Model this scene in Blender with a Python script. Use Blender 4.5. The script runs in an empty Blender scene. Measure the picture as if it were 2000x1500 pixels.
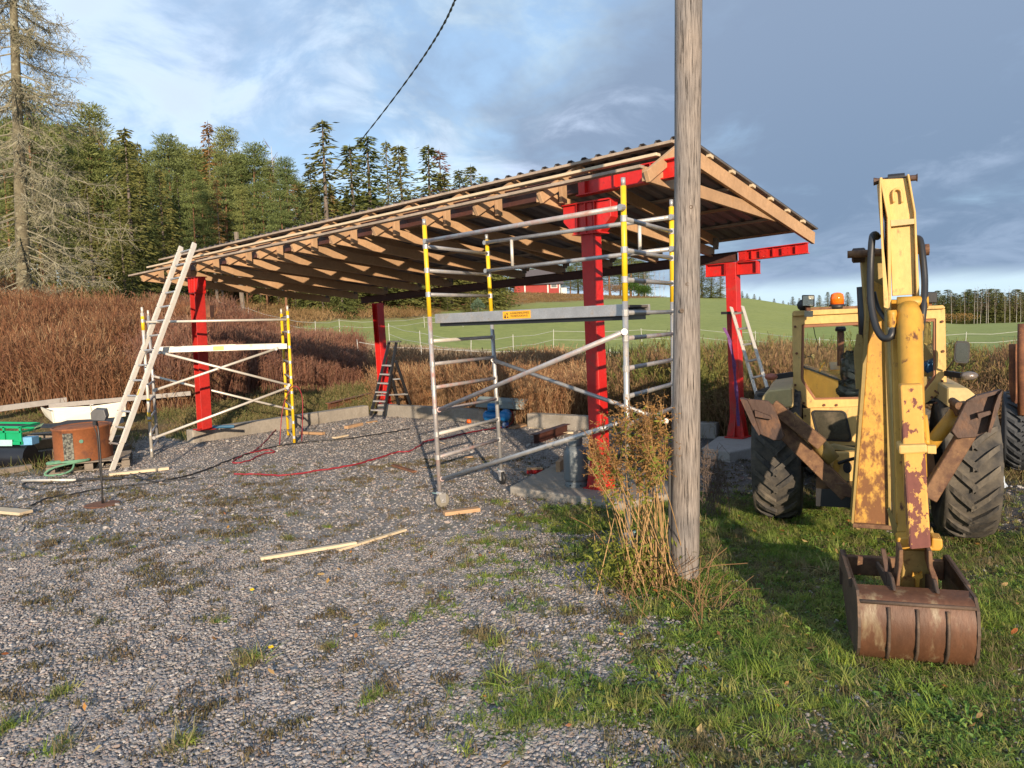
import bpy, math, random
import numpy as np
from mathutils import Vector, Matrix, noise as mnoise
random.seed(7); RNG = np.random.default_rng(7)
SC = bpy.context.scene
# ---------------------------------------------------------------- camera
FPX, ROLL, HOR, CAMH = 1500.0, math.radians(2.1), 630.0, 2.1
PITCH = math.atan((750 - HOR) * math.cos(ROLL) / FPX)
cam_d = bpy.data.cameras.new('camera'); cam = bpy.data.objects.new('camera', cam_d)
SC.collection.objects.link(cam); SC.camera = cam
cam_d.sensor_width = 36; cam_d.lens = 36 * FPX / 2000; cam_d.clip_start = .05; cam_d.clip_end = 5000
_R = Vector((1, 0, 0)); _U = Vector((0, math.sin(PITCH), math.cos(PITCH))); _F = Vector((0, math.cos(PITCH), -math.sin(PITCH)))
_cr = math.cos(ROLL) * _R - math.sin(ROLL) * _U; _cu = math.sin(ROLL) * _R + math.cos(ROLL) * _U
cam.matrix_world = Matrix(((_cr.x, _cu.x, -_F.x, 0), (_cr.y, _cu.y, -_F.y, 0), (_cr.z, _cu.z, -_F.z, CAMH), (0, 0, 0, 1)))
# ---------------------------------------------------------------- light and sky
SUN_EL = math.radians(12.8)
SUN_DIR = Vector((0.156, -0.988, 0)).normalized() * math.cos(SUN_EL) + Vector((0, 0, math.sin(SUN_EL)))
sun_d = bpy.data.lights.new('sun', 'SUN'); sun = bpy.data.objects.new('sun', sun_d); SC.collection.objects.link(sun)
sun_d.energy = 4.2; sun_d.angle = math.radians(.55); sun_d.color = (1.0, .81, .6)
sun.rotation_euler = SUN_DIR.to_track_quat('Z', 'Y').to_euler(); sun.location = (3, -12, 8)
world = bpy.data.worlds.new('World'); SC.world = world; world.use_nodes = True

def build_sky():
    nt = world.node_tree; N = nt.nodes; Lk = nt.links; N.clear()
    out = N.new('ShaderNodeOutputWorld'); bg = N.new('ShaderNodeBackground'); bg.inputs['Strength'].default_value = .1
    sky = N.new('ShaderNodeTexSky'); sky.sky_type = 'NISHITA'; sky.sun_disc = False
    sky.sun_elevation = SUN_EL; sky.sun_rotation = math.atan2(SUN_DIR.x, SUN_DIR.y); sky.air_density = 1.0; sky.dust_density = .6; sky.ozone_density = 1.5
    tc = N.new('ShaderNodeTexCoord'); sep = N.new('ShaderNodeSeparateXYZ'); Lk.new(tc.outputs['Generated'], sep.inputs[0])
    def m(op, a, b=None, c=None, clamp=False):
        n = N.new('ShaderNodeMath'); n.operation = op; n.use_clamp = clamp
        for i, v in enumerate((a, b, c)):
            if v is None: continue
            if isinstance(v, (int, float)): n.inputs[i].default_value = v
            else: Lk.new(v, n.inputs[i])
        return n.outputs[0]
    def sm(v, lo, hi):
        n = N.new('ShaderNodeMapRange'); n.interpolation_type = 'SMOOTHSTEP'; Lk.new(v, n.inputs[0])
        n.inputs[1].default_value = lo; n.inputs[2].default_value = hi; return n.outputs[0]
    x, y, z = sep.outputs
    zz = m('ADD', m('MAXIMUM', z, 0.0), .22)
    cu = N.new('ShaderNodeCombineXYZ'); Lk.new(m('DIVIDE', x, zz), cu.inputs[0]); Lk.new(m('MULTIPLY', m('DIVIDE', y, zz), .8), cu.inputs[1])
    cu.inputs[2].default_value = 3.7
    def noise(scale, detail, rough, dist=0.0, vec=None):
        n = N.new('ShaderNodeTexNoise'); n.inputs['Scale'].default_value = scale; n.inputs['Detail'].default_value = detail
        n.inputs['Roughness'].default_value = rough; n.inputs['Distortion'].default_value = dist; Lk.new(vec or cu.outputs[0], n.inputs['Vector']); return n.outputs['Fac']
    n1 = noise(1.0, 6, .55, .5); n2 = noise(3.3, 7, .6, .5); n3 = noise(.45, 3, .5)
    # cloud cover grows towards the east (right)
    cover = m('ADD', m('MULTIPLY', x, .55), m('ADD', m('MULTIPLY', m('SUBTRACT', n1, .5), 1.6), m('MULTIPLY', m('SUBTRACT', n2, .5), .7)))
    mask = sm(cover, -.36, .22)
    light = sm(m('ADD', m('ADD', n2, m('MULTIPLY', m('SUBTRACT', n3, .5), 1.2)), m('MULTIPLY', x, -.32)), .36, .68)
    def mix(f, a, b):
        n = N.new('ShaderNodeMix'); n.data_type = 'RGBA'
        for k, v in (('Factor', f), ('A', a), ('B', b)):
            s = n.inputs[{'Factor': 0, 'A': 6, 'B': 7}[k]]
            if isinstance(v, (int, float)): s.default_value = v
            elif isinstance(v, tuple): s.default_value = (*v, 1)
            else: Lk.new(v, s)
        return n.outputs[2]
    dark = (1.7, 2.25, 3.2); lite = (4.1, 4.9, 6.3)
    ccol = mix(light, dark, lite)
    # clouds get bluer and darker low over the far right
    low = sm(z, .42, .06); lowr = m('MULTIPLY', low, sm(x, -.05, .4))
    ccol = mix(m('MULTIPLY', lowr, .72), ccol, (1.15, 1.75, 2.65))
    blue = mix(.62, sky.outputs[0], (3.0, 4.5, 6.6))
    wisps = mix(m('MULTIPLY', sm(n2, .40, .62), .8), blue, (5.0, 6.4, 7.2))
    col = mix(mask, wisps, ccol)
    # bright clear band under the cloud deck
    edge = m('ADD', z, m('MULTIPLY', m('SUBTRACT', n2, .5), .02))
    band = m('MULTIPLY', sm(edge, .047, .024), .9)
    col = mix(band, col, (4.4, 5.6, 6.3))
    Lk.new(col, bg.inputs['Color']); Lk.new(bg.outputs[0], out.inputs[0])
build_sky()
SC.view_settings.view_transform = 'Standard'; SC.view_settings.look = 'None'; SC.view_settings.gamma = 1
SC.view_settings.exposure = 0.8; SC.view_settings.use_curve_mapping = False
SC.render.engine = 'CYCLES'; SC.cycles.max_bounces = 6; SC.cycles.transparent_max_bounces = 8

# ---------------------------------------------------------------- coordinates
def ray(x, y):
    dx, dy = x - 1000, 750 - y; c, s = math.cos(ROLL), math.sin(ROLL)
    X = dx * c + dy * s; Y = -dx * s + dy * c
    return np.array([X, FPX * math.cos(PITCH) + Y * math.sin(PITCH), -FPX * math.sin(PITCH) + Y * math.cos(PITCH)])
def at(x, y, Y):            # the point at depth Y seen at (x, y) of the photograph
    d = ray(x, y); return np.array([0, 0, CAMH]) + d * (Y / d[1])
def gr(x, y, z=0.0):        # the point at height z
    d = ray(x, y); return np.array([0, 0, CAMH]) + d * ((z - CAMH) / d[2])
# shed frame: s along the long side, t towards the back
_an = math.atan2(-.646, .763)
UO = np.array([-5.93, 14.72, 0.]); US = np.array([math.cos(_an), math.sin(_an), 0.]); UT = np.array([-US[1], US[0], 0.])
def zo(s): return -.027 * (10 - s)
def SH(s, t, z, drop=True): return UO + US * s + UT * t + np.array([0, 0, z + (zo(s) if drop else 0)])

# ---------------------------------------------------------------- terrain height
_PA = [-1.2, -.65, -.4, -.27, -.1, 0, .2, .28, .4, .6, 1.2]
_PR = [
 [(0, 0), (16, .3), (20, 1.2), (29, 3.2), (50, 5.5), (80, 8), (300, 20)],
 [(0, 0), (16, .15), (20, .9), (29, 2.9), (50, 4.8), (80, 7), (300, 18)],
 [(0, 0), (16.5, 0), (20, .45), (30, 1.9), (60, 4.3), (100, 6.5), (300, 16)],
 [(0, 0), (18, 0), (25, .5), (45, 2.1), (65, 4.2), (100, 6), (300, 14)],
 [(0, 0), (20, 0), (30, .4), (45, 1.3), (65, 3.1), (85, 4.6), (300, 12)],
 [(0, 0), (22, 0), (32, .2), (50, 1.3), (85, 3.8), (110, 6.2), (300, 10)],
 [(0, 0), (24, -.1), (40, .1), (70, 2.2), (110, 4.9), (150, 5.6), (300, 4)],
 [(0, 0), (24, -.1), (40, .0), (70, 1.9), (120, 4.75), (150, 5.0), (300, 2)],
 [(0, 0), (24, -.1), (40, -.2), (70, .9), (120, 2.9), (150, 2.7), (300, -4)],
 [(0, 0), (24, -.15), (40, -.35), (70, -.5), (120, -.75), (150, -1.6), (300, -8)],
 [(0, 0), (24, -.2), (40, -.6), (70, -1.4), (120, -2.4), (150, -3.0), (300, -10)]]
def hts(X, Y):
    X = np.asarray(X, float); Y = np.asarray(Y, float); Yc = np.maximum(Y, .5); a = np.clip(X / Yc, -1.2, 1.2)
    P = np.array([np.interp(Yc, [p[0] for p in pr], [p[1] for p in pr]) for pr in _PR])
    i = np.clip(np.searchsorted(_PA, a) - 1, 0, len(_PA) - 2); A0 = np.take(_PA, i); A1 = np.take(_PA, i + 1)
    f = (a - A0) / (A1 - A0); f = f * f * (3 - 2 * f)
    idx = np.arange(P.shape[1]) if P.ndim > 1 else 0
    z = P[i, idx] * (1 - f) + P[i + 1, idx] * f
    z = np.where(Y < 14, 0, z)
    ls = (X - UO[0]) * US[0] + (Y - UO[1]) * US[1]; lt = (X - UO[0]) * UT[0] + (Y - UO[1]) * UT[1]     # the shed floor is level
    k1 = np.clip((-ls - .75) / 1.6, 0, 1); k2 = np.clip((lt - 4.75) / 1.5, 0, 1); z = z * np.maximum(k1 * k1 * (3 - 2 * k1), k2 * k2 * (3 - 2 * k2))
    # the ground falls a little under the tractor's right wheel, and rises in small bumps
    z = z - .13 * np.exp(-(((X - 4.2) / .9) ** 2 + ((Y - 7.4) / 1.6) ** 2))
    z = z + .05 * np.exp(-(((X - 1.2) / .5) ** 2 + ((Y - 6.1) / .5) ** 2))
    return z
def ht(x, y): return float(hts(np.array([x]), np.array([y]))[0])

# ---------------------------------------------------------------- object helpers
COL = SC.collection
def tag(o, label=None, cat=None, group=None, kind=None):
    if label: o['label'] = label
    if cat: o['category'] = cat
    if group: o['group'] = group
    if kind: o['kind'] = kind
    return o
def thing(name, label, cat, loc, group=None):
    o = bpy.data.objects.new(name, None); o.empty_display_size = .1; COL.objects.link(o); o.location = Vector([float(v) for v in loc])
    return tag(o, label, cat, group)
def rootloc(o):
    p = Vector((0, 0, 0))
    while o is not None: p += o.location; o = o.parent
    return np.array(p)
def mesh(name, V, F, mats, parent=None, smooth=False, mi=None, loc=None):
    V = np.asarray(V, float).reshape(-1, 3)
    org = rootloc(parent) if parent is not None else (np.array(loc, float) if loc is not None else V.mean(0) * [1, 1, 0] + [0, 0, V[:, 2].min()])
    me = bpy.data.meshes.new(name); me.from_pydata((V - org).tolist(), [], [list(map(int, f)) for f in F])
    for m_ in (mats if isinstance(mats, (list, tuple)) else [mats]): me.materials.append(m_)
    if smooth: me.polygons.foreach_set('use_smooth', [True] * len(me.polygons))
    if mi is not None: me.polygons.foreach_set('material_index', mi)
    me.update()
    o = bpy.data.objects.new(name, me); COL.objects.link(o)
    if parent is not None: o.parent = parent
    else: o.location = org.tolist()
    return o
class G:                    # collects several shapes for ONE mesh
    def __init__(s): s.V = []; s.F = []; s.mi = []; s.n = 0
    def add(s, VF, m_=0):
        V, F = VF; V = np.asarray(V, float).reshape(-1, 3)
        s.V.append(V); s.F += [[i + s.n for i in f] for f in F]; s.mi += [m_] * len(F); s.n += len(V); return s
    def build(s, name, mats, parent=None, smooth=False, loc=None): return mesh(name, np.vstack(s.V), s.F, mats, parent, smooth, s.mi, loc)
def nrm(v): v = np.asarray(v, float); return v / (np.linalg.norm(v) + 1e-12)
def beam(p0, p1, w, h, up=(0, 0, 1), ch=.0):   # a bar from p0 to p1, w sideways, h upward
    p0 = np.asarray(p0, float); p1 = np.asarray(p1, float); d = nrm(p1 - p0); sd = nrm(np.cross(d, up)); u = np.cross(sd, d)
    if ch > 0: prof = [(-w/2+ch, -h/2), (w/2-ch, -h/2), (w/2, -h/2+ch), (w/2, h/2-ch), (w/2-ch, h/2), (-w/2+ch, h/2), (-w/2, h/2-ch), (-w/2, -h/2+ch)]
    else: prof = [(-w/2, -h/2), (w/2, -h/2), (w/2, h/2), (-w/2, h/2)]
    n = len(prof); V = [p + sd * a + u * b for p in (p0, p1) for a, b in prof]
    F = [[i, (i + 1) % n, n + (i + 1) % n, n + i] for i in range(n)] + [list(range(n))[::-1], list(range(n, 2 * n))]
    return V, F
def ibeam(p0, p1, w, h, tf=.012, tw=.01, up=(0, 0, 1), chan=False):
    p0 = np.asarray(p0, float); p1 = np.asarray(p1, float); d = nrm(p1 - p0); sd = nrm(np.cross(d, up)); u = np.cross(sd, d)
    a = tw / 2
    prof = [(-w/2, -h/2), (w/2, -h/2), (w/2, -h/2+tf), (a, -h/2+tf), (a, h/2-tf), (w/2, h/2-tf), (w/2, h/2), (-w/2, h/2), (-w/2, h/2-tf), (-a, h/2-tf), (-a, -h/2+tf), (-w/2, -h/2+tf)]
    n = 12; V = [p + sd * x + u * y for p in (p0, p1) for x, y in prof]
    F = [[i, (i + 1) % n, n + (i + 1) % n, n + i] for i in range(n)]
    for o_ in (0, n): F += [[o_ + k for k in q] for q in ((0, 1, 2, 3, 10, 11), (3, 4, 9, 10), (4, 5, 6, 7, 8, 9))]
    return V, F
def tube(P, r, n=10, cap=True):
    P = [np.asarray(p, float) for p in P]; V = []; F = []; rr = r if isinstance(r, (list, tuple, np.ndarray)) else [r] * len(P)
    prev = None
    for i, p in enumerate(P):
        d = nrm(P[min(i + 1, len(P) - 1)] - P[max(i - 1, 0)])
        if prev is None: prev = nrm(np.cross(d, (0, 0, 1) if abs(d[2]) < .9 else (1, 0, 0)))
        a = nrm(prev - d * np.dot(prev, d)); b = np.cross(d, a); prev = a
        for k in range(n): t = 2 * math.pi * k / n; V.append(p + rr[i] * (math.cos(t) * a + math.sin(t) * b))
    for i in range(len(P) - 1):
        for k in range(n): F.append([i*n + k, i*n + (k + 1) % n, (i + 1)*n + (k + 1) % n, (i + 1)*n + k])
    if cap: F += [list(range(n))[::-1], list(range((len(P) - 1) * n, len(P) * n))]
    return V, F
def prism(poly, ext):       # polygon (3d points) extruded by a vector
    P = np.asarray(poly, float); E = np.asarray(ext, float); n = len(P); V = np.vstack([P, P + E])
    F = [list(range(n)), list(range(2*n - 1, n - 1, -1))] + [[i, i + n, (i + 1) % n + n, (i + 1) % n] for i in range(n)]
    return V, F
def box(x0, x1, y0, y1, z0, z1): return beam(((x0 + x1) / 2, y0, (z0 + z1) / 2), ((x0 + x1) / 2, y1, (z0 + z1) / 2), x1 - x0, z1 - z0)
def lathe(c, prof, n=20, axis=(0, 0, 1), sq=1.0, cap=True):     # prof: (radius, along)
    ax = nrm(axis); a = nrm(np.cross(ax, (0, 0, 1) if abs(ax[2]) < .9 else (1, 0, 0))); b = np.cross(ax, a); V = []; F = []; c = np.asarray(c, float)
    for r, h in prof:
        for k in range(n): t = 2 * math.pi * k / n; V.append(c + ax * h + r * (math.cos(t) * a + math.sin(t) * b * sq))
    for i in range(len(prof) - 1):
        for k in range(n): F.append([i*n + k, i*n + (k + 1) % n, (i + 1)*n + (k + 1) % n, (i + 1)*n + k])
    if cap: F += [list(range(n))[::-1], list(range((len(prof) - 1) * n, len(prof) * n))]
    return V, F
def smoothpath(P, k=6):     # Catmull-Rom through points
    P = [np.asarray(p, float) for p in P]; Q = [2*P[0] - P[1]] + P + [2*P[-1] - P[-2]]; out = []
    for i in range(1, len(Q) - 2):
        for j in range(k):
            t = j / k; a, b, c, d = Q[i-1], Q[i], Q[i+1], Q[i+2]
            out.append(.5 * (2*b + (c - a)*t + (2*a - 5*b + 4*c - d)*t*t + (-a + 3*b - 3*c + d)*t**3))
    out.append(P[-1]); return out
def bev(o, w=.004, seg=1):
    m_ = o.modifiers.new('bevel', 'BEVEL'); m_.width = w; m_.segments = seg; m_.limit_method = 'ANGLE'; m_.angle_limit = .6; return o
def copy_tree(o, parent=None):
    c = o.copy(); COL.objects.link(c)
    if parent is not None: c.parent = parent
    for ch in list(o.children): copy_tree(ch, c)
    return c

# ---------------------------------------------------------------- materials
MATS = {}
def mat(name, base, rough=.6, metal=0.0, var=.18, vs=6.0, bump=.15, bs=40.0, sec=None, samt=.3, ss=5.0, shard=.06, sec_rough=None,
        stretch=(1, 1, 1), grain=None, rnd=.0, spots=None, spot_amt=.5, trans=0.0, spec=.5, alpha=None, sec2=None, s2amt=.3, s2s=30, grad=None):
    m_ = bpy.data.materials.new(name); m_.use_nodes = True; nt = m_.node_tree; N = nt.nodes; Lk = nt.links
    b = N['Principled BSDF']; b.inputs['Roughness'].default_value = rough; b.inputs['Metallic'].default_value = metal
    b.inputs['Specular IOR Level'].default_value = spec
    tc = N.new('ShaderNodeTexCoord'); mp = N.new('ShaderNodeMapping'); Lk.new(tc.outputs['Object'], mp.inputs[0]); mp.inputs['Scale'].default_value = stretch
    vec = mp.outputs[0]
    oi = N.new('ShaderNodeObjectInfo')
    va = N.new('ShaderNodeVectorMath'); va.operation = 'MULTIPLY_ADD'; Lk.new(oi.outputs['Random'], va.inputs[0]); va.inputs[1].default_value = (17, 23, 31); Lk.new(vec, va.inputs[2]); vec = va.outputs[0]
    def noise(s, d=4, r=.6):
        n = N.new('ShaderNodeTexNoise'); n.inputs['Scale'].default_value = s; n.inputs['Detail'].default_value = d; n.inputs['Roughness'].default_value = r; Lk.new(vec, n.inputs['Vector']); return n.outputs['Fac']
    def mr(v, a, c, lo=0, hi=1):
        n = N.new('ShaderNodeMapRange'); Lk.new(v, n.inputs[0]); n.inputs[1].default_value = a; n.inputs[2].default_value = c; n.inputs[3].default_value = lo; n.inputs[4].default_value = hi; return n.outputs[0]
    def mix(f, a, c, mode='MIX'):
        n = N.new('ShaderNodeMix'); n.data_type = 'RGBA'; n.blend_type = mode
        for s, v in ((n.inputs[0], f), (n.inputs[6], a), (n.inputs[7], c)):
            if isinstance(v, (int, float)): s.default_value = v
            elif isinstance(v, tuple): s.default_value = (*v[:3], 1)
            else: Lk.new(v, s)
        return n.outputs[2]
    B = np.array(base)
    col = mix(mr(noise(vs), .3, .7), tuple(B * (1 - var)), tuple(np.minimum(B * (1 + var), .95)))
    col = mix(mr(noise(vs * 9, 3), .35, .7, 0, .55), col, tuple(B * (1 - var * 1.6)))
    if rnd: col = mix(mr(oi.outputs['Random'], 0, 1, 0, 1), mix(1.0, col, (1 - rnd,) * 3, 'MULTIPLY'), col)
    rv = None
    if sec is not None:
        nn = noise(ss, 8, .65)
        if grad:
            sz = N.new('ShaderNodeSeparateXYZ'); Lk.new(tc.outputs['Object'], sz.inputs[0]); ad = N.new('ShaderNodeMath'); ad.operation = 'ADD'; Lk.new(nn, ad.inputs[0]); Lk.new(mr(sz.outputs[2], grad[0], grad[1], grad[2], grad[3]), ad.inputs[1]); nn = ad.outputs[0]
        f = mr(nn, 1 - samt - shard, 1 - samt + shard); col = mix(f, col, mix(noise(vs * 5), tuple(np.array(sec) * .7), tuple(np.array(sec) * 1.25))); rv = f
    if sec2 is not None:
        f2 = mr(noise(s2s, 6, .7), 1 - s2amt - .05, 1 - s2amt + .05); col = mix(f2, col, sec2)
    Lk.new(col, b.inputs['Base Color'])
    if rv is not None and sec_rough is not None:
        Lk.new(mr(rv, 0, 1, rough, sec_rough), b.inputs['Roughness'])
        if metal: Lk.new(mr(rv, 0, 1, metal, 0), b.inputs['Metallic'])
    if bump:
        bn = N.new('ShaderNodeBump'); bn.inputs['Strength'].default_value = bump; bn.inputs['Distance'].default_value = .01; Lk.new(noise(bs, 5, .6), bn.inputs['Height']); Lk.new(bn.outputs[0], b.inputs['Normal'])
    if trans: b.inputs['Transmission Weight'].default_value = trans
    if alpha is not None: b.inputs['Alpha'].default_value = alpha
    MATS[name] = m_; return m_
RUST = (.105, .042, .022)
M_red = mat('red_paint', (.54, .016, .013), .45, 0, .16, 3, .1, 60, sec=(.3, .06, .04), samt=.33, ss=5, shard=.1, sec2=(.28, .012, .01), s2amt=.36, s2s=14, grad=(0, 1.0, .13, 0))
M_redfade = mat('faded_red_paint', (.42, .02, .015), .5, 0, .2, 3, .1, 60, sec=(.12, .03, .02), samt=.32, ss=3)
M_brownsteel = mat('dark_brown_steel', (.075, .026, .018), .6, 0, .3, 3, .1, 60)  # plain dark brown tone for the left beam lengths and a loose offcut
M_blacksteel = mat('black_steel', (.018, .015, .015), .55, 0, .3, 4, .1, 60)
M_wood = mat('fresh_timber', (.5, .31, .17), .7, 0, .18, 2.2, .12, 90, stretch=(1, 1, 1), rnd=.22, sec=(.4, .22, .1), samt=.33, ss=3, shard=.1)
M_wood2 = mat('weathered_batten', (.42, .33, .25), .75, 0, .22, 3, .15, 90, rnd=.15, sec=(.24, .19, .15), samt=.4, ss=4, shard=.12)
M_pale = mat('planed_pale_timber', (.62, .5, .34), .65, 0, .12, 5, .1, 90, rnd=.1, sec=(.42, .27, .13), samt=.3, ss=6)
M_oldwood = mat('old_grey_timber', (.23, .19, .15), .85, 0, .25, 6, .3, 60, rnd=.2)
M_alu = mat('scuffed_aluminium', (.47, .46, .45), .42, .55, .16, 8, .12, 80, sec=(.3, .26, .22), samt=.37, ss=9, shard=.07, sec_rough=.7, sec2=(.6, .6, .58), s2amt=.33, s2s=60)
M_aluw = mat('light_aluminium', (.66, .62, .55), .45, .35, .1, 8, .08, 80, sec=(.42, .36, .27), samt=.34, ss=9, shard=.1, sec_rough=.7)
M_alur = mat('red_smeared_aluminium', (.45, .42, .41), .45, .45, .16, 8, .1, 80, sec=(.33, .16, .13), samt=.4, ss=7, shard=.12, sec_rough=.6)
M_yel = mat('yellow_tube_paint', (.78, .5, .02), .4, 0, .1, 6, .06, 60, sec=(.3, .24, .14), samt=.3, ss=14, shard=.03)
M_sheet = mat('dark_roof_sheet', (.035, .035, .04), .5, .2, .2, 4, .05, 60)
M_sheetin = mat('grey_sheet_underside', (.21, .2, .21), .55, .2, .15, 4, .05, 60)
M_conc = mat('concrete', (.3, .27, .23), .9, 0, .2, 2.5, .5, 25, sec=(.2, .17, .13), samt=.36, ss=2, shard=.12, sec2=(.1, .11, .05), s2amt=.3, s2s=5)
M_concl = mat('pale_concrete', (.36, .34, .32), .9, 0, .15, 3, .4, 30, sec=(.24, .22, .2), samt=.38, ss=3, shard=.12)
M_black = mat('black_rubber', (.018, .018, .019), .5, 0, .2, 10, .05, 60)
M_blackp = mat('black_paint', (.02, .02, .022), .4, 0, .2, 10, .05, 60)
M_rust = mat('rusty_steel', (.16, .065, .035), .85, 0, .35, 5, .35, 50, sec=(.28, .12, .05), samt=.4, ss=6, shard=.12)
# ================================================================ the ground
def nz(x, y, s, o=0.0): return mnoise.noise(Vector((x * s + o, y * s - o, o * 1.7)))
def nzv(X, Y, s, o=0.0): return np.array([mnoise.fractal(Vector((float(a) * s + o, float(b) * s - o, o * 1.7)), 1.0, 2.0, 3) for a, b in zip(X, Y)])
def sst(v, lo, hi): t = np.clip((v - lo) / (hi - lo), 0, 1); return t * t * (3 - 2 * t)
def grass_amount(X, Y, n=None):          # 0 bare gravel .. 1 turf
    if n is None: n = nzv(X, Y, .9, 3.1) * .8 + nzv(X, Y, 2.7, 9.1) * .45
    edge = .45 + .10 * (Y - 5.0)
    g = sst(X - edge + n * 1.1, -.75, .65)
    g = g * (1 - sst(Y, 8.2, 9.6)) * (1 - sst(X, 3.2, 3.8) * sst(Y, 6.8, 7.6) * .6) * (1 - sst(X, 4.6, 5.4) * sst(Y, 6.2, 7.0) * .8)
    patch = sst(n, .34, .7) * .2 * (1 - sst(Y, 7, 10))
    return np.clip(np.maximum(g, patch), 0, 1)
def local_s(X, Y): return (X - UO[0]) * US[0] + (Y - UO[1]) * US[1]
def local_t(X, Y): return (X - UO[0]) * UT[0] + (Y - UO[1]) * UT[1]
def outside(X, Y):                        # 0 in the yard, 1 beyond the kerbs (rough ground)
    t = local_t(X, Y); s = local_s(X, Y)
    back = sst(t, 4.75, 4.9); left = sst(-s, .5, .9) * sst(t, -.9, .2); lft = sst(-X - .25 * Y, 3.4, 4.0) * sst(Y, 11.6, 12.6)
    lft2 = sst(-s, .5, .75) * sst(t, -.2, .1)
    rt = sst(X, 4.7, 5.3) * sst(Y, 8.6, 9.4)
    return np.clip(np.maximum.reduce([back, lft2, lft, rt]), 0, 1)
def field_amount(X, Y):
    a = X / np.maximum(Y, 1)
    topY = np.interp(a, [-1.2, -.45, -.27, -.1, 0, .12, .2, .24, .3, 1.2], [0, 0, 46, 62, 84, 98, 112, 140, 400, 400])
    botY = np.interp(a, [-1.2, -.3, -.1, .1, .3, 1.2], [44, 40, 28, 24, 22, 22])
    return sst(Y, botY, botY + 3) * (1 - sst(Y, topY, topY + 4)) * (a > -.4)
def build_ground():
    rs = np.concatenate([np.linspace(.8, 24, 180), np.geomspace(24.2, 420, 80)[1:]])
    an = np.concatenate([np.radians(np.linspace(-48, 48, 230)), np.radians(np.linspace(48, 312, 60))[1:-1]])
    A, Rr = np.meshgrid(an, rs); X = (Rr * np.sin(A)).ravel(); Y = (Rr * np.cos(A)).ravel()
    Z = hts(X, Y); near = np.hypot(X, Y) < 60
    rough = np.zeros_like(X); rough[near] = nzv(X[near], Y[near], 1.3, 5) * .018 + nzv(X[near], Y[near], 5, 5) * .006
    out = outside(X, Y); Z = Z - .004 + rough * (.12 + 4.5 * out) + np.where(np.hypot(X, Y) > 20, nzv(X, Y, .12, 2) * .15, 0) * (Y > 15)
    g = grass_amount(X, Y); fld = field_amount(X, Y)
    n = len(an); F = []
    for i in range(len(rs) - 1):
        for j in range(n): F.append((i*n + j, i*n + (j + 1) % n, (i + 1)*n + (j + 1) % n, (i + 1)*n + j))
    V = np.stack([X, Y, Z], 1); c = len(V); V = np.vstack([V, [0, 0, 0]]); F += [(c, (j + 1) % n, j) for j in range(n)]
    F = [tuple(reversed(f)) for f in F]
    g = np.append(g, 0); fld = np.append(fld, 0); out = np.append(out, 0)
    o = mesh('ground', V, F, M_ground(), None, True, loc=(0, 0, 0)); tag(o, kind='structure')
    for nm, v in (('g_grass', g), ('g_field', fld), ('g_out', out)):
        at_ = o.data.attributes.new(nm, 'FLOAT', 'POINT'); at_.data.foreach_set('value', v.astype(np.float32))
    return o
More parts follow.
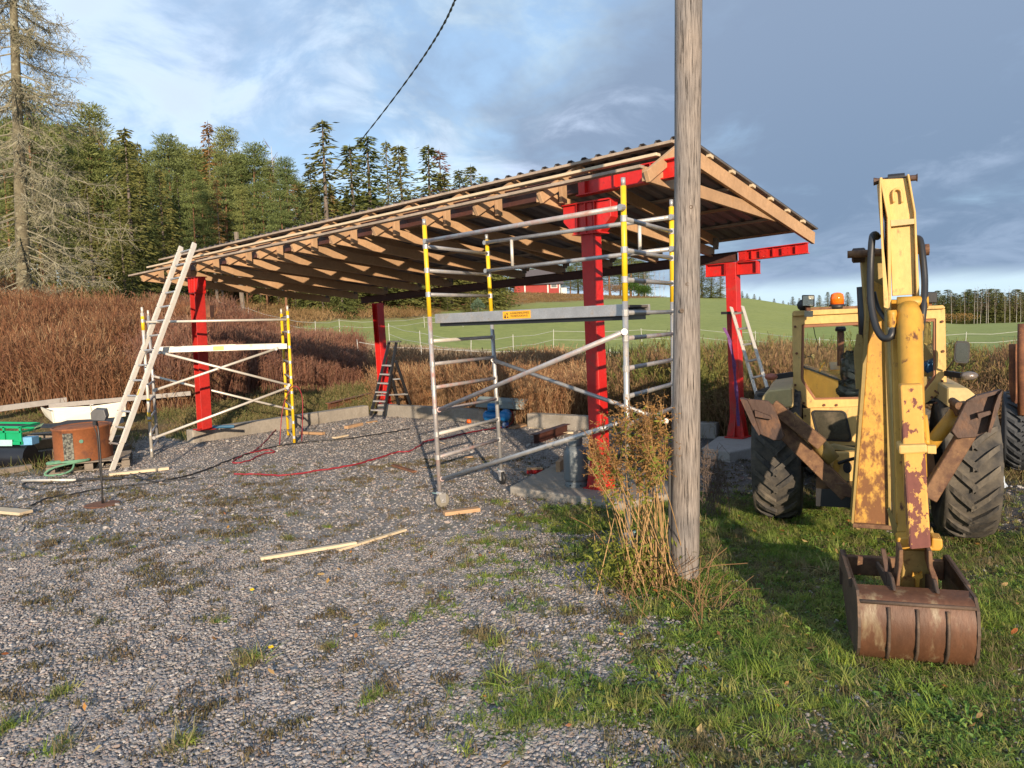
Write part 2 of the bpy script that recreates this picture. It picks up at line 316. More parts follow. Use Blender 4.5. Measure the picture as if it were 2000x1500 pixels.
def M_ground():
    m_ = bpy.data.materials.new('ground_mix'); m_.use_nodes = True; nt = m_.node_tree; N = nt.nodes; Lk = nt.links; b = N['Principled BSDF']; b.inputs['Roughness'].default_value = .95
    b.inputs['Specular IOR Level'].default_value = .25
    geo = N.new('ShaderNodeNewGeometry'); P = geo.outputs['Position']
    def noise(s, d=5, r=.6, vec=P):
        n = N.new('ShaderNodeTexNoise'); n.inputs['Scale'].default_value = s; n.inputs['Detail'].default_value = d; n.inputs['Roughness'].default_value = r; Lk.new(vec, n.inputs['Vector']); return n.outputs['Fac']
    def mr(v, a, c, lo=0, hi=1):
        n = N.new('ShaderNodeMapRange'); Lk.new(v, n.inputs[0]); n.inputs[1].default_value = a; n.inputs[2].default_value = c; n.inputs[3].default_value = lo; n.inputs[4].default_value = hi; return n.outputs[0]
    def mix(f, a, c, mode='MIX'):
        n = N.new('ShaderNodeMix'); n.data_type = 'RGBA'; n.blend_type = mode
        for s, v in ((n.inputs[0], f), (n.inputs[6], a), (n.inputs[7], c)):
            if isinstance(v, (int, float)): s.default_value = v
            elif isinstance(v, tuple): s.default_value = (*v[:3], 1)
            else: Lk.new(v, s)
        return n.outputs[2]
    def attr(nm): n = N.new('ShaderNodeAttribute'); n.attribute_name = nm; return n.outputs['Fac']
    def mth(op, a, c):
        n = N.new('ShaderNodeMath'); n.operation = op
        for s, v in ((n.inputs[0], a), (n.inputs[1], c)):
            if isinstance(v, (int, float)): s.default_value = v
            else: Lk.new(v, s)
        return n.outputs[0]
    def vor(s):
        n = N.new('ShaderNodeTexVoronoi'); n.inputs['Scale'].default_value = s; Lk.new(P, n.inputs['Vector']); return n
    v1 = vor(38); v2 = vor(75)
    st = mix(1.0, mix(noise(1.2), (.17, .165, .17), (.27, .255, .25)), mix(v1.outputs['Color'], (.5, .5, .5), (1.25, 1.2, 1.2)), 'MULTIPLY')
    sepc = N.new('ShaderNodeSeparateColor'); Lk.new(v1.outputs['Color'], sepc.inputs[0])
    st = mix(sepc.outputs[0], (.14, .13, .12), (.42, .385, .36)); sepd = N.new('ShaderNodeSeparateColor'); Lk.new(v2.outputs['Color'], sepd.inputs[0])
    st = mix(.5, st, mix(sepd.outputs[0], (.06, .055, .055), (.36, .34, .33)))
    st = mix(mr(noise(.7, 6, .65), .42, .68, 0, .45), st, (.19, .155, .14))
    soil = mix(noise(9, 6, .7), (.05, .04, .03), (.14, .11, .08))
    moss = mix(noise(30, 4, .7), (.06, .075, .02), (.17, .18, .055))
    g = attr('g_grass')
    sepp = N.new('ShaderNodeSeparateXYZ'); Lk.new(P, sepp.inputs[0])
    farf = mr(sepp.outputs[1], 9, 20)
    dk = mr(noise(3.1, 9, .78), .52, .62, 0, .5)
    yard = mix(dk, st, mix(noise(4), soil, moss))
    col = mix(mr(mth('ADD', g, mth('MULTIPLY', mth('SUBTRACT', noise(6, 6, .7), .5), .9)), .25, .6), yard, mix(noise(7), soil, moss))
    # darker damp soil right of and behind the tractor
    damp = mth('MULTIPLY', mr(sepp.outputs[0], 2.2, 3.2), mr(sepp.outputs[1], 6.3, 7.4)); col = mix(mth('MULTIPLY', damp, .8), col, mix(noise(20, 5, .7), (.03, .027, .027), (.075, .068, .066)))
    rough_ = mix(noise(3, 6, .7), (.09, .06, .03), (.2, .14, .075)); rough_ = mix(mr(noise(.8, 4), .5, .65), rough_, (.06, .075, .022))
    col = mix(attr('g_out'), col, rough_)
    fcol = mix(noise(.12, 6, .65), (.25, .29, .075), (.37, .39, .13)); fcol = mix(mr(noise(1.5, 8, .75), .35, .7, 0, .7), fcol, (.17, .21, .055))
    far = mix(noise(.25, 6, .7), (.2, .12, .055), (.33, .23, .12)); far = mix(mr(noise(.09, 3), .5, .7, 0, .7), far, (.18, .19, .06))
    col = mix(mr(sepp.outputs[1], 24, 34), col, far)
    col = mix(attr('g_field'), col, fcol)
    Lk.new(col, b.inputs['Base Color'])
    hgt = mth('ADD', mth('MULTIPLY', v1.outputs['Distance'], -.9), mth('ADD', mth('MULTIPLY', v2.outputs['Distance'], -.5), noise(60, 4)))
    bn = N.new('ShaderNodeBump'); bn.inputs['Distance'].default_value = .009; Lk.new(mr(sepp.outputs[1], 4, 40, .6, .4), bn.inputs['Strength']); Lk.new(hgt, bn.inputs['Height']); Lk.new(bn.outputs[0], b.inputs['Normal'])
    return m_
build_ground()
# ================================================================ the open shed
def build_shed():
    sh = thing('open_shed', 'red steel framed open shed with half finished timber roof and corrugated sheets', 'shed', SH(4.5, 2, 0, False))
    def P(name, VF, m_, par=None, b=0, smooth=False):
        o = mesh(name, VF[0], VF[1], m_, par or sh, smooth)
        if b: bev(o, b)
        return o
    # ---- columns: H sections, the web along the beam direction
    def column(s, t, zb, zt, kind, m_, base_px=None, top_px=None, flare=True):
        p0 = SH(s, t, zb, False); p1 = SH(s, t, zt, False)
        if base_px is not None: p0 = base_px
        if top_px is not None: p1 = top_px
        c = P('column', beam(p0, p1, .17, .17, up=US) if kind else ibeam(p0, p1, .2, .2, .014, .012, up=US), m_, b=.003)
        bp = P('base_plate', beam(p0 + [0, 0, -.008], p0 + [0, 0, .012], .31, .31, up=US), m_, c)
        if flare:
            for a, dirv, perp in ((1, US, UT), (-1, US, UT)):
                for off in (-.085, .073):
                    q = p0 + perp * off
                    P('stiffener', prism([q + dirv * a * .085, q + dirv * a * .15, q + dirv * a * .085 + [0, 0, .36]], perp * .012), m_, c)
            for off in (-1, 1):
                q = p0 + UT * off * .085 - US * .006
                P('stiffener', prism([q, q + UT * off * .07, q + [0, 0, .36]], US * .012), m_, c)
        return c, p0, p1
    Cb = gr(1174, 952, .1); Db = gr(1441, 853, .16); Ab = gr(400, 838, .28); Bb = gr(752, 789, .24)
    def top(p, px, Y=None, extra=0): q = at(px[0], px[1], p[1]); return np.array([p[0] * .3 + q[0] * .7, p[1], q[2] + extra])
    cC, c0, c1 = column(0, 0, 0, 0, 1, M_red, Cb, top(Cb, (1149, 398)))
    cD, d0, d1 = column(0, 0, 0, 0, 1, M_red, Db, top(Db, (1428, 513)))
    cA, a0, a1 = column(0, 0, 0, 0, 0, M_redfade, Ab, top(Ab, (385, 543)), flare=False)
    cB, b0, b1 = column(0, 0, 0, 0, 0, M_red, Bb, top(Bb, (735, 592)))
    # ---- brackets (corbels) on the columns
    for c, p in ((cC, c1), (cA, a1)):
        w = .33 if c is cC else .2; hh = .34 if c is cC else .28
        p = p + [0, 0, -.0]
        br = P('bracket', prism([p + US * k[0] + [0, 0, k[1]] + UT * -.075 for k in ((-w, 0), (w, 0), (w, -hh * .55), (w * .55, -hh), (-w * .55, -hh), (-w, -hh * .55))], UT * .15), M_red, c, .002)
        P('flange', beam(p + US * -w + [0, 0, .008], p + US * w + [0, 0, .008], .22, .016), M_red, br)
        P('flange', beam(p + US * -w * .56 + [0, 0, -hh - .007], p + US * w * .56 + [0, 0, -hh - .007], .22, .014), M_red, br)
        for k in (-.12, 0.0, .12):
            P('stiffener', beam(p + US * k + [0, 0, -hh], p + US * k, .012, .21, up=UT), M_red, br)
    for c, p, w in ((cD, d1, .32), (cB, b1, .0)):
        if w:
            br = P('bracket', ibeam(p + US * -.42 + [0, 0, -.1], p + US * .42 + [0, 0, -.1], .16, .2, .014, .01), M_red, c, .0015)
            for k in (-.1, .1, -.41, .41): P('stiffener', beam(p + US * k + [0, 0, -.19], p + US * k + [0, 0, -.01], .012, .15, up=UT), M_red, br)
    # ---- beams
    zf = 3.645
    P('front_beam', ibeam(SH(-1.2, .2, 3.72), SH(8.95, .2, 3.72), .12, .2, .013, .01), M_brownsteel, b=.001)
    fb = P('front_beam', ibeam(SH(8.88, 0, zf), SH(10.25, 0, zf), .13, .2, .013, .01), M_red, b=.001)
    for s in (9.0, 9.4, 9.85): P('stiffener', beam(SH(s, 0, zf - .09), SH(s, 0, zf + .09), .012, .125, up=UT), M_red, fb)
    zr = 3.02
    D_s = 9.02
    P('rear_beam', ibeam(SH(-.15, 4.06, zr - .005), SH(D_s - .02, 4.06, zr), .12, .15, .012, .01), M_brownsteel, b=.001)
    rb = P('rear_beam', ibeam(SH(D_s, 4.06, zr - .005), SH(10.08, 4.06, zr + .005), .12, .16, .012, .01), M_red, b=.001)
    for s in (D_s + .09, D_s + .42, D_s + .76):
        P('splice_plate', beam(SH(s - .065, 4.0, zr - .005), SH(s + .065, 4.0, zr - .005), .012, .12), M_red, rb)
        P('stiffener', beam(SH(s + .13, 4.03, zr - .005), SH(s + .142, 4.03, zr - .005), .05, .12), M_red, rb)
        for bx in (-.035, .035):
            for bz in (-.035, .03): P('bolt', lathe(SH(s + bx, 3.993, zr + bz), [(.009, -.002), (.009, .006)], 6, axis=-UT), M_red, rb)
    # ---- trusses
    tips = [-1.38, -.3, .76, 1.86, 2.81, 3.76, 4.75, 5.7, 6.71, 7.62, 8.62, 10.0]
    for i, s in enumerate(tips):
        s2 = min(s + .14, 9.02) if i < 10 else s
        last = i == len(tips) - 1
        j = (RNG.random() - .5) * .02
        # rafter (rear slope) down past the rear beam
        zr1 = lambda t: 4.065 - .17 * t - .075
        te = 4.52 if last else 4.18
        bev(P('rafter', beam(SH(s, .34, zr1(.34) - (.012 if last else 0)), SH(s, te, zr1(te) - (.022 if last else 0)), .048, .175 if last else .148), M_wood), .003)
        # short front rafter
        near = beam(SH(s - .001, -.39 + j, 3.53), SH(s - .001, .37, 3.935), .048, .12)
        P('front_rafter', near, M_wood, b=.003)
        # tie chord
        tt = 3.15 if last else 4.12; sl = .04 if last else .096
        sc = s - .05 if not last else s - .0495
        P('truss_chord', beam(SH(sc, -.36 + j, 3.57), SH(sc, tt, 3.56 - sl * (tt + .36)), .048, .145), M_wood, b=.003)
        if not last:
            P('post_block', beam(SH(s + .06, 3.98, 3.16), SH(s + .06, 3.98, 3.34), .07, .048, up=UT), M_oldwood)
            P('truss_strut', beam(SH(s + .052, -.02, 3.5), SH(s + .052, -.02, 3.76), .1, .045, up=US), M_wood, b=.003)
    # ---- battens: three bare ones at the front, more under the sheets
    for k, (t, z, sL, m_) in enumerate(((-.385, 3.64, -1.87, M_wood2), (-.08, 3.80, -1.72, M_pale), (.27, 3.985, -1.9, M_wood2))):
        z += .002
        segs = [sL, 2.2 + k * .6, 6.1 + k * .5, 9.97 - (0 if k else .02)]
        for a, b in zip(segs[:-1], segs[1:]): P('batten', beam(SH(a, t, z), SH(b - .004, t, z), .1 if k != 1 else .09, .032, up=(0, 0, 1)), m_, b=.003)
    zt = lambda t: 4.065 - .17 * t
    for k in range(6):
        t = .62 + k * .763
        for a, b in ((-1.5, 4.3), (4.304, 9.975)):
            P('batten', beam(SH(a, t, zt(t) + .018), SH(b, t, zt(t) + .018), .1 if k != 5 else .05, .032), M_wood if k % 2 else M_wood2)
    P('ridge_board', beam(SH(-1.5, .42, 4.02), SH(9.97, .42, 4.02), .1, .03), M_wood2)
    # blocks that carry the sheet along the gable
    for k in range(6):
        t = .95 + k * .6; P('end_block', beam(SH(10.03, t, zt(t) + .02), SH(10.03, t + .09, zt(t + .09) + .02), .05, .036), M_pale)
    # ---- corrugated sheets
    pitch = .2; prof = [(0, 0), (.05, 0), (.075, .034), (.125, .034), (.15, 0)]
    widths = np.linspace(-1.7, 10.06, 12)
    for a, b in zip(widths[:-1], widths[1:]):
        ss = []; n0 = math.floor(a / pitch)
        pts = [(a, None)] + [(n * pitch + q[0], q[1]) for n in range(n0, int(b / pitch) + 1) for q in prof if a < n * pitch + q[0] < b] + [(b, None)]
        def hgt(x):
            u_ = x % pitch; return float(np.interp(u_, [0, .05, .075, .125, .15, .2], [0, 0, .034, .034, 0, 0]))
        tA, tB = .38, 4.56; V = []; F = []
        for (x, _h) in pts:
            for t in (tA, tB):
                for dz in (.0, .006): V.append(SH(x, t, zt(t) + .036 + hgt(x) + dz))
        n = len(pts)
        for i in range(n - 1):
            o = i * 4; p = o + 4
            F += [[o, o + 2, p + 2, p], [o + 1, p + 1, p + 3, o + 3], [o, p, p + 1, o + 1], [o + 2, o + 3, p + 3, p + 2]]
        F += [[0, 1, 3, 2], [4*n - 4, 4*n - 2, 4*n - 1, 4*n - 3]]
        mi = []
        for i in range(n - 1): mi += [1, 0, 0, 0]
        mesh('roof_sheet', V, F, [M_sheet, M_sheetin], sh, mi=mi + [0, 0])
    return sh
build_shed()
# ---- concrete kerbs, pads
def kerb(label, pts, w, zt, mt=M_conc):
    A, B = [np.array(p, float) for p in pts]
    V, F = beam(A + [0, 0, zt / 2 - .15], B + [0, 0, zt / 2 - .15], w, zt + .3)
    o = mesh('concrete_kerb', V, F, mt); bev(o, .02, 2); return tag(o, label, 'kerb', 'concrete kerbs round the shed')
kerb('long concrete kerb under the left red column, running back to the stepladder', [gr(372, 866) + [-.05, .1, 0], gr(722, 812) + [-.1, .06, 0]], .24, .25)
kerb('concrete kerb along the back of the shed, behind the stepladder and blue compressor', [gr(742, 812) + [0, .14, 0], gr(1003, 829) + [0, .12, 0]], .22, .27)
kerb('concrete kerb along the back of the shed, right of the blue compressor', [gr(1036, 834) + [0, .15, 0], gr(1225, 846) + [0, .1, 0]], .22, .27)
kerb('short grey concrete kerb block behind the utility pole beside the right column', [gr(1330, 853) + [0, .1, 0], gr(1406, 856) + [0, .1, 0]], .25, .26, M_concl)
def slab(label, pts, z0, z1, m_=M_concl, b=.02):
    P = [gr(x, y, z1) for x, y in pts]; V, F = prism([[p[0], p[1], z1] for p in P], (0, 0, z0 - z1)); o = mesh('concrete_pad', V, [f[::-1] for f in F], m_); bev(o, b, 2)
    return tag(o, label, 'concrete pad')
slab('flat concrete pad under the front red column and gas bottle', [(995, 950), (1090, 903), (1290, 925), (1330, 960), (1215, 983)], -.2, .1, M_conc)
slab('grey concrete slab under the right red column beside the tractor', [(1372, 873), (1402, 852), (1478, 852), (1478, 872), (1425, 883)], -.1, .15)
# ================================================================ scaffolds and ladders
def lerp(a, b, t): return np.asarray(a) * (1 - t) + np.asarray(b) * t
def put_text(name, body, origin, xdir, up, size, m_, parent, depth=.0006, align='LEFT'):
    cu = bpy.data.curves.new(name, 'FONT'); cu.body = body; cu.size = size; cu.extrude = depth; cu.align_x = align
    tmp = bpy.data.objects.new('tmp', cu); me = bpy.data.meshes.new_from_object(tmp); me.name = name; bpy.data.objects.remove(tmp)
    x = nrm(xdir); n = nrm(np.cross(x, up)); u = np.cross(n, x)
    M_ = Matrix(((x[0], u[0], n[0], 0), (x[1], u[1], n[1], 0), (x[2], u[2], n[2], 0), (0, 0, 0, 1)))
    me.transform(M_); me.materials.clear(); me.materials.append(m_)
    o = bpy.data.objects.new(name, me); COL.objects.link(o); o.parent = parent
    o.location = Vector((np.asarray(origin) - rootloc(parent)).tolist()); return o
M_orange = mat('yellow_sticker', (.85, .42, .02), .5, 0, .08, 10, 0)
M_ink = mat('black_ink', (.03, .02, .015), .6, 0, .1, 10, 0)
M_caster = mat('worn_caster_rubber', (.22, .2, .16), .8, 0, .2, 10, .2)
M_tarp = mat('turquoise_paint', (.25, .42, .42), .6, 0, .2, 10, .1)
def caster(par, top, m_=M_caster, yaw=.6):
    top = np.asarray(top, float); c = top + [0, 0, -.03]
    k = mesh('caster', *lathe(top + [0, 0, -.0], [(.035, -.02), (.05, -.035), (.05, -.045), (.03, -.05)], 12), M_alu, par)
    a = np.array([math.cos(yaw), math.sin(yaw), 0]); r = .085; ctr = np.array([top[0], top[1], r + .005]) - a * .03; ax = np.array([-a[1], a[0], 0])
    for sgn in (-1, 1):
        q = ctr + ax * .028 * sgn
        mesh('fork', *prism([q + [0, 0, top[2] - .04 - ctr[2]] - a * .03, q + [0, 0, top[2] - .04 - ctr[2]] + a * .06, q + a * .03 - [0, 0, .03], q - a * .03 - [0, 0, .03]], ax * .005 * sgn), M_alu, k)
    mesh('wheel', *lathe(ctr - ax * .02, [(.03, -.002), (.045, .0), (.06, .0), (r - .006, .0), (r, .008), (r, .032), (r - .006, .04), (.06, .04), (.045, .04), (.03, .042)], 24, axis=ax), m_, k, True)
    mesh('axle', *lathe(ctr - ax * .04, [(.012, 0), (.018, .005), (.018, .075), (.012, .08)], 8, axis=ax), M_alu, k)
    mesh('brake_lever', *beam(ctr + a * .03 + [0, 0, .08], ctr + a * .12 + [0, 0, .1], .03, .006), M_tarp, k)
def clamp(par, p, axis, r=.03, l=.05): mesh('collar', *lathe(np.asarray(p) - nrm(axis) * l / 2, [(r, 0), (r, l)], 12, axis=axis), M_alu, par)
def front_scaffold():
    A0, A1 = at(859, 962, 8.72), at(828, 428, 8.72)      # near left upright
    B0, B1 = at(979, 925, 9.9), at(950, 458, 9.9)        # far left upright
    C0, C1 = at(1227, 965, 6.75), at(1217, 347, 6.75)    # near right upright
    D0, D1 = at(1318, 930, 7.9), at(1311, 390, 7.9)      # far right upright
    sc = thing('scaffold_tower', 'wheeled aluminium scaffold tower with yellow upper uprights and a platform, in front of the shed', 'scaffold', [float(A0[0] + C0[0]) / 2, float(A0[1] + C0[1]) / 2, 0])
    r = .0255
    def on(p0, p1, z): t = (z - p0[2]) / (p1[2] - p0[2]); return lerp(p0, p1, t)
    for p0, p1, zj, m_ in ((A0, A1, 2.2, M_alur), (B0, B1, 2.2, M_alu), (C0, C1, 2.25, M_alu), (D0, D1, 2.25, M_alu)):
        p0 = p0.copy(); p1 = p1.copy(); zb = .2
        q = on(p0, p1, zb); j = on(p0, p1, zj); e = on(p0, p1, p1[2] - .07)
        mesh('upright', *tube([q, j], r, 14), m_, sc, True)
        mesh('upright', *tube([j, e], r, 14), M_yel, sc, True)
        mesh('spigot', *tube([e, p1], r * .8, 12), M_alu, sc, True)
    zA = [z for z in (3.0, 2.78, 2.5, 2.22, 1.94, 1.66, 1.38, 1.1, .83, .56)]
    def rung(P, Q, z, m_, dz=0, rr=.021):
        a, b = on(*P, z), on(*Q, z + dz); o = mesh('rung', *tube([a, b], rr, 10), m_, sc, True)
        for p in (a, b): clamp(sc, p, P[1] - P[0], .031, .055)
    # rungs of the left frame: heights read off the near upright
    for y in (481, 528, 575, 666, 711, 757, 803, 848, 893):
        z = at(838 + (y - 481) * .045, y, 8.72)[2]
        rung((A0, A1), (B0, B1), z, M_yel if False else (M_alur if 666 < y < 900 and y % 2 else (M_aluw if y > 640 else M_alu)))
    for y in (432, 493, 551, 616, 666, 725, 780, 835):
        z = at(1220, y - 5, 6.75)[2]
        rung((C0, C1), (D0, D1), z, M_alur if y in (666, 725) else M_alu)
    # guard rails and braces
    def rail(p, q, m_=M_alu, rr=.024, hook=True):
        o = mesh('guard_rail', *tube([p, q], rr, 12), m_, sc, True)
        for k in ((p, q) if hook else ()): mesh('hook', *lathe(k - [0, 0, .0], [(.029, -.025), (.029, .025)], 10, axis=np.cross(nrm(np.asarray(q) - p), (0, 0, 1))), M_alu, o)
    off = nrm(np.cross(C0 - A0, (0, 0, 1))) * .045
    f = off if off[1] < 0 else -off                      # towards the camera
    rail(at(832, 471, 8.68), at(1214, 405, 6.70), M_alur)
    rail(at(948, 474, 9.86), at(1312, 424, 7.86)); rail(at(950, 529, 9.86), at(1313, 486, 7.86))
    mesh('rail_post', *tube([at(999, 468, 9.5), at(1001, 520, 9.5)], .02, 10), M_aluw, sc, True)
    mesh('rail_post', *tube([at(1249, 433, 8.2), at(1250, 495, 8.2)], .02, 10), M_aluw, sc, True)
    def brace(p, q, m_, lab=None):
        o = mesh('brace', *tube([p, q], .024, 12), m_, sc, True)
        for k in (p, q): mesh('hook', *lathe(k, [(.029, -.02), (.029, .02)], 10, axis=(0, 1, 0)), M_alur, o)
        return o
    brace(at(858, 800, 8.65), at(1219, 648, 6.66), M_alur); brace(at(963, 703, 9.85), at(1300, 822, 7.9), M_alu)
    brace(at(864, 935, 8.65), at(1215, 825, 6.7), M_alu); brace(at(1108, 853, 7.3), at(1302, 800, 6.5), M_alu) if False else None
    # platform
    pa, pb, pc, pd = at(850, 608, 8.75), at(1214, 577, 6.85), at(1300, 583, 7.75), at(968, 611, 9.7)
    zp = 2.2
    pa, pb, pc, pd = [np.array([p[0], p[1], zp]) for p in (at(840, 621, 8.78), at(1222, 592, 6.8), on(D0, D1, zp), on(B0, B1, zp))]
    u_ = nrm(pb - pa); w_ = nrm(pd - pa)
    deck = mesh('platform', *prism([pa + u_ * .06 + w_ * .08, pb - u_ * .06 + w_ * .08, pc - u_ * .06 - w_ * .55, pd + u_ * .06 - w_ * .55], (0, 0, .022)), mat('worn_plywood_deck', (.12, .10, .085), .85, 0, .25, 6, .2), sc)
    mesh('deck_underside', *prism([pa + u_ * .08 + w_ * .1 - [0, 0, .115], pb - u_ * .08 + w_ * .1 - [0, 0, .115], pc - u_ * .08 - w_ * .58 - [0, 0, .115], pd + u_ * .08 - w_ * .58 - [0, 0, .115]], (0, 0, .1)), M_blackp, deck)
    fb = beam(pa + u_ * .05 + w_ * .06 + [0, 0, -.025], pb - u_ * .05 + w_ * .06 + [0, 0, -.025], .03, .105, ch=.004); mesh('side_rail', *fb, M_alu, deck)
    mesh('side_rail', *beam(pd + u_ * .05 - w_ * .55 + [0, 0, -.025], pc - u_ * .05 - w_ * .55 + [0, 0, -.025], .03, .105), M_alu, deck)
    for k in (.2, .5, .8): mesh('cross_bar', *beam(lerp(pa + w_ * .1, pb + w_ * .1, k) - [0, 0, .04], lerp(pd - w_ * .57, pc - w_ * .57, k) - [0, 0, .04], .04, .04), M_alu, deck)
    stk0 = at(993, 0, 8) * 0
    n_ = nrm(np.cross(u_, (0, 0, 1))); n_ = n_ if n_[1] < 0 else -n_
    tS = .42; o_ = lerp(pa + u_ * .05 + w_ * .06, pb - u_ * .05 + w_ * .06, tS) + n_ * .0165 + [0, 0, -.062]
    mesh('sticker', *prism([o_, o_ + u_ * .40, o_ + u_ * .40 + [0, 0, .078], o_ + [0, 0, .078]], n_ * .001), M_orange, deck)
    put_text('sticker_lettering', 'A-RAKENNUSMIES', o_ + u_ * .11 + n_ * .0015 + [0, 0, .046], u_, (0, 0, 1), .033, M_ink, deck)
    put_text('sticker_lettering', 'TELINEVUOKRAUS', o_ + u_ * .11 + n_ * .0015 + [0, 0, .018], u_, (0, 0, 1), .030, M_ink, deck)
    q = o_ + n_ * .0015
    for tri in ([(.02, .01), (.05, .01), (.035, .06)], [(.05, .06), (.075, .06), (.07, .035)], [(.06, .012), (.085, .012), (.07, .03)]):
        mesh('pictogram', *prism([q + u_ * a + [0, 0, b] for a, b in tri], n_ * .0008), M_ink, deck)
    caster(sc, on(A0, A1, .215), yaw=-2.6); caster(sc, on(B0, B1, .215), M_black, yaw=2.0); caster(sc, on(C0, C1, .215), yaw=.5); caster(sc, on(D0, D1, .215), yaw=1.)
    mesh('hinge_latch', *beam(at(1170, 580, 7.1), at(1210, 572, 6.9), .05, .03), M_blackp, sc) if False else None
front_scaffold()

def left_scaffold():
    N0, N1 = at(297, 893, 13.25), at(277, 600, 13.25); Fa, Fb = at(308, 868, 14.5), at(289, 606, 14.5)
    R0, R1 = at(575, 866, 14.2), at(561, 597, 14.2); S0, S1 = at(563, 850, 15.3), at(549, 603, 15.3)
    sc = thing('low_scaffold', 'low left scaffold with crossed braces and yellow right-hand uprights, by the long ladder', 'scaffold', [-5.2, 14.2, 0])
    def on(p0, p1, z): return lerp(p0, p1, (z - p0[2]) / (p1[2] - p0[2]))
    for p0, p1, m_ in ((N0, N1, M_aluw), (Fa, Fb, M_alu), (R0, R1, M_yel), (S0, S1, M_yel)):
        e = on(p0, p1, p1[2] - .1)
        mesh('upright', *tube([p0, e], .027, 12), m_, sc, True); mesh('spigot', *tube([e, p1], .02, 10), M_aluw, sc, True)
    for pp in ((N0, N1),):
        for a, b in ((2.2, 2.44), (.62, .78), (.95, 1.02)): mesh('yellow_band', *tube([on(*pp, a), on(*pp, b)], .029, 12), M_yel, sc, True)
    for P, Q in (((N0, N1), (Fa, Fb)), ((R0, R1), (S0, S1))):
        for z in np.arange(.12, 2.5, .28):
            a, b = on(*P, z), on(*Q, z); mesh('rung', *tube([a, b], .02, 8), M_alu, sc, True); clamp(sc, a, P[1] - P[0], .031, .05)
    f = lambda x, y, Y: at(x, y, Y)
    mesh('guard_rail', *tube([f(285, 629, 13.3), f(560, 624, 14.15)], .022, 10), M_aluw, sc, True)
    for p, q in ((f(312, 688, 13.2), f(565, 752, 14.1)), (f(303, 762, 13.2), f(540, 681, 14.1)), (f(300, 735, 14.45), f(572, 801, 15.25)), (f(302, 855, 13.2), f(562, 757, 14.15))):
        o = mesh('brace', *tube([p, q], .022, 10), M_aluw, sc, True)
        for k in (p, q): mesh('hook', *lathe(k, [(.032, -.03), (.032, .03)], 10, axis=(0, 1, 0)), M_alu, o)
    pa, pb = f(300, 684, 13.28), f(560, 676, 14.2); u_ = nrm((pb - pa) * [1, 1, 0]); w_ = nrm(np.cross((0, 0, 1), u_))
    pb = pa + (pb - pa)
    deck = mesh('platform', *prism([pa + [0, 0, .02], pb + [0, 0, .02], pb + w_ * .6 + [0, 0, .02], pa + w_ * .6 + [0, 0, .02]], (0, 0, .02)), MATS['worn_plywood_deck'], sc)
    mesh('side_rail', *beam(pa, pb, .03, .1, ch=.004), M_aluw, deck); mesh('side_rail', *beam(pa + w_ * .6, pb + w_ * .6, .03, .1, ch=.004), M_aluw, deck)
    c = lerp(pa, pb, .47) - w_ * .017 - [0, 0, .035]
    mesh('sticker', *prism([c - u_ * .09, c + u_ * .09, c + u_ * .09 + [0, 0, .07], c - u_ * .09 + [0, 0, .07]], -w_ * .001), mat('pale_yellow_sticker', (.7, .55, .15), .5), deck)
    mesh('guard_cap', *beam(lerp(pa, pb, .42) + [0, 0, .056], lerp(pa, pb, .6) + [0, 0, .056], .03, .012), M_aluw, deck)
left_scaffold()

def ladder(label, L0, L1, R0, R1, n, rail_w, rail_d, m_, rung_m, t0=.03, t1=.97, group=None, feet=True):
    L0, L1, R0, R1 = map(np.asarray, (L0, L1, R0, R1)); c = (L0 + R0) / 2
    ld = thing('ladder', label, 'ladder', [float(c[0]), float(c[1]), float(min(L0[2], R0[2]))], group)
    sd = nrm(R0 - L0); fw = nrm(np.cross(L1 - L0, sd))
    for a, b in ((L0, L1), (R0, R1)):
        o = mesh('side_rail', *beam(a, b, rail_w, rail_d, up=fw), m_, ld); bev(o, .002)
        mesh('rail_lip', *beam(a - fw * (rail_d / 2 + .002), b - fw * (rail_d / 2 + .002), rail_w * .35, .006, up=fw), m_, o)
        if feet: mesh('foot', *beam(a - nrm(b - a) * .015, a + nrm(b - a) * .05, rail_w + .01, rail_d + .01, up=fw), M_black, o)
    for i in range(n):
        t = t0 + (t1 - t0) * i / (n - 1); a, b = lerp(L0, L1, t), lerp(R0, R1, t)
        mesh('rung', *beam(a, b, .03, .03, up=fw, ch=.006), rung_m, ld)
        for p, s_ in ((a, -1), (b, 1)):
            pass
    return ld
lad_l0, lad_l1 = at(192, 918, 12.35), at(354, 482, 14.1); lad_r0, lad_r1 = at(217, 923, 12.0), at(380, 475, 13.75)
# two nested sections make a double ladder
LD = ladder('long aluminium extension ladder leaning on the left end of the shed roof', lad_l0, lad_l1, lad_r0, lad_r1, 15, .035, .075, M_aluw, M_alu, .045, .97, feet=False)
_fw = nrm(np.cross(lad_l1 - lad_l0, lad_r0 - lad_l0))
for a, b in ((lad_l0, lad_l1), (lad_r0, lad_r1)):
    mesh('upper_section_rail', *beam(lerp(a, b, .12) + _fw * .0 + nrm(lad_r0 - lad_l0) * .04, lerp(a, b, .99) + nrm(lad_r0 - lad_l0) * .04, .03, .06, up=_fw), M_aluw, LD)
    for i in range(15):
        t = .045 + .925 * i / 14; p = lerp(a, b, t) - nrm(np.cross(b - a, lad_r0 - lad_l0)) * .0
        mesh('rivet', *lathe(p, [(.011, -.045), (.011, .045)], 6, axis=_fw), M_blackp, LD)
mesh('yellow_label', *beam(lerp(lad_r0, lad_r1, .31) - _fw * -.0 , lerp(lad_r0, lad_r1, .335), .037, .08, up=_fw), M_orange, LD)
ladder('short aluminium ladder leaning beside the right red column, behind the digger', at(1484, 792, 10.9), at(1428, 600, 11.75), at(1507, 785, 10.75), at(1450, 598, 11.6), 6, .022, .06, M_aluw, M_alu, .1, .93, feet=False)
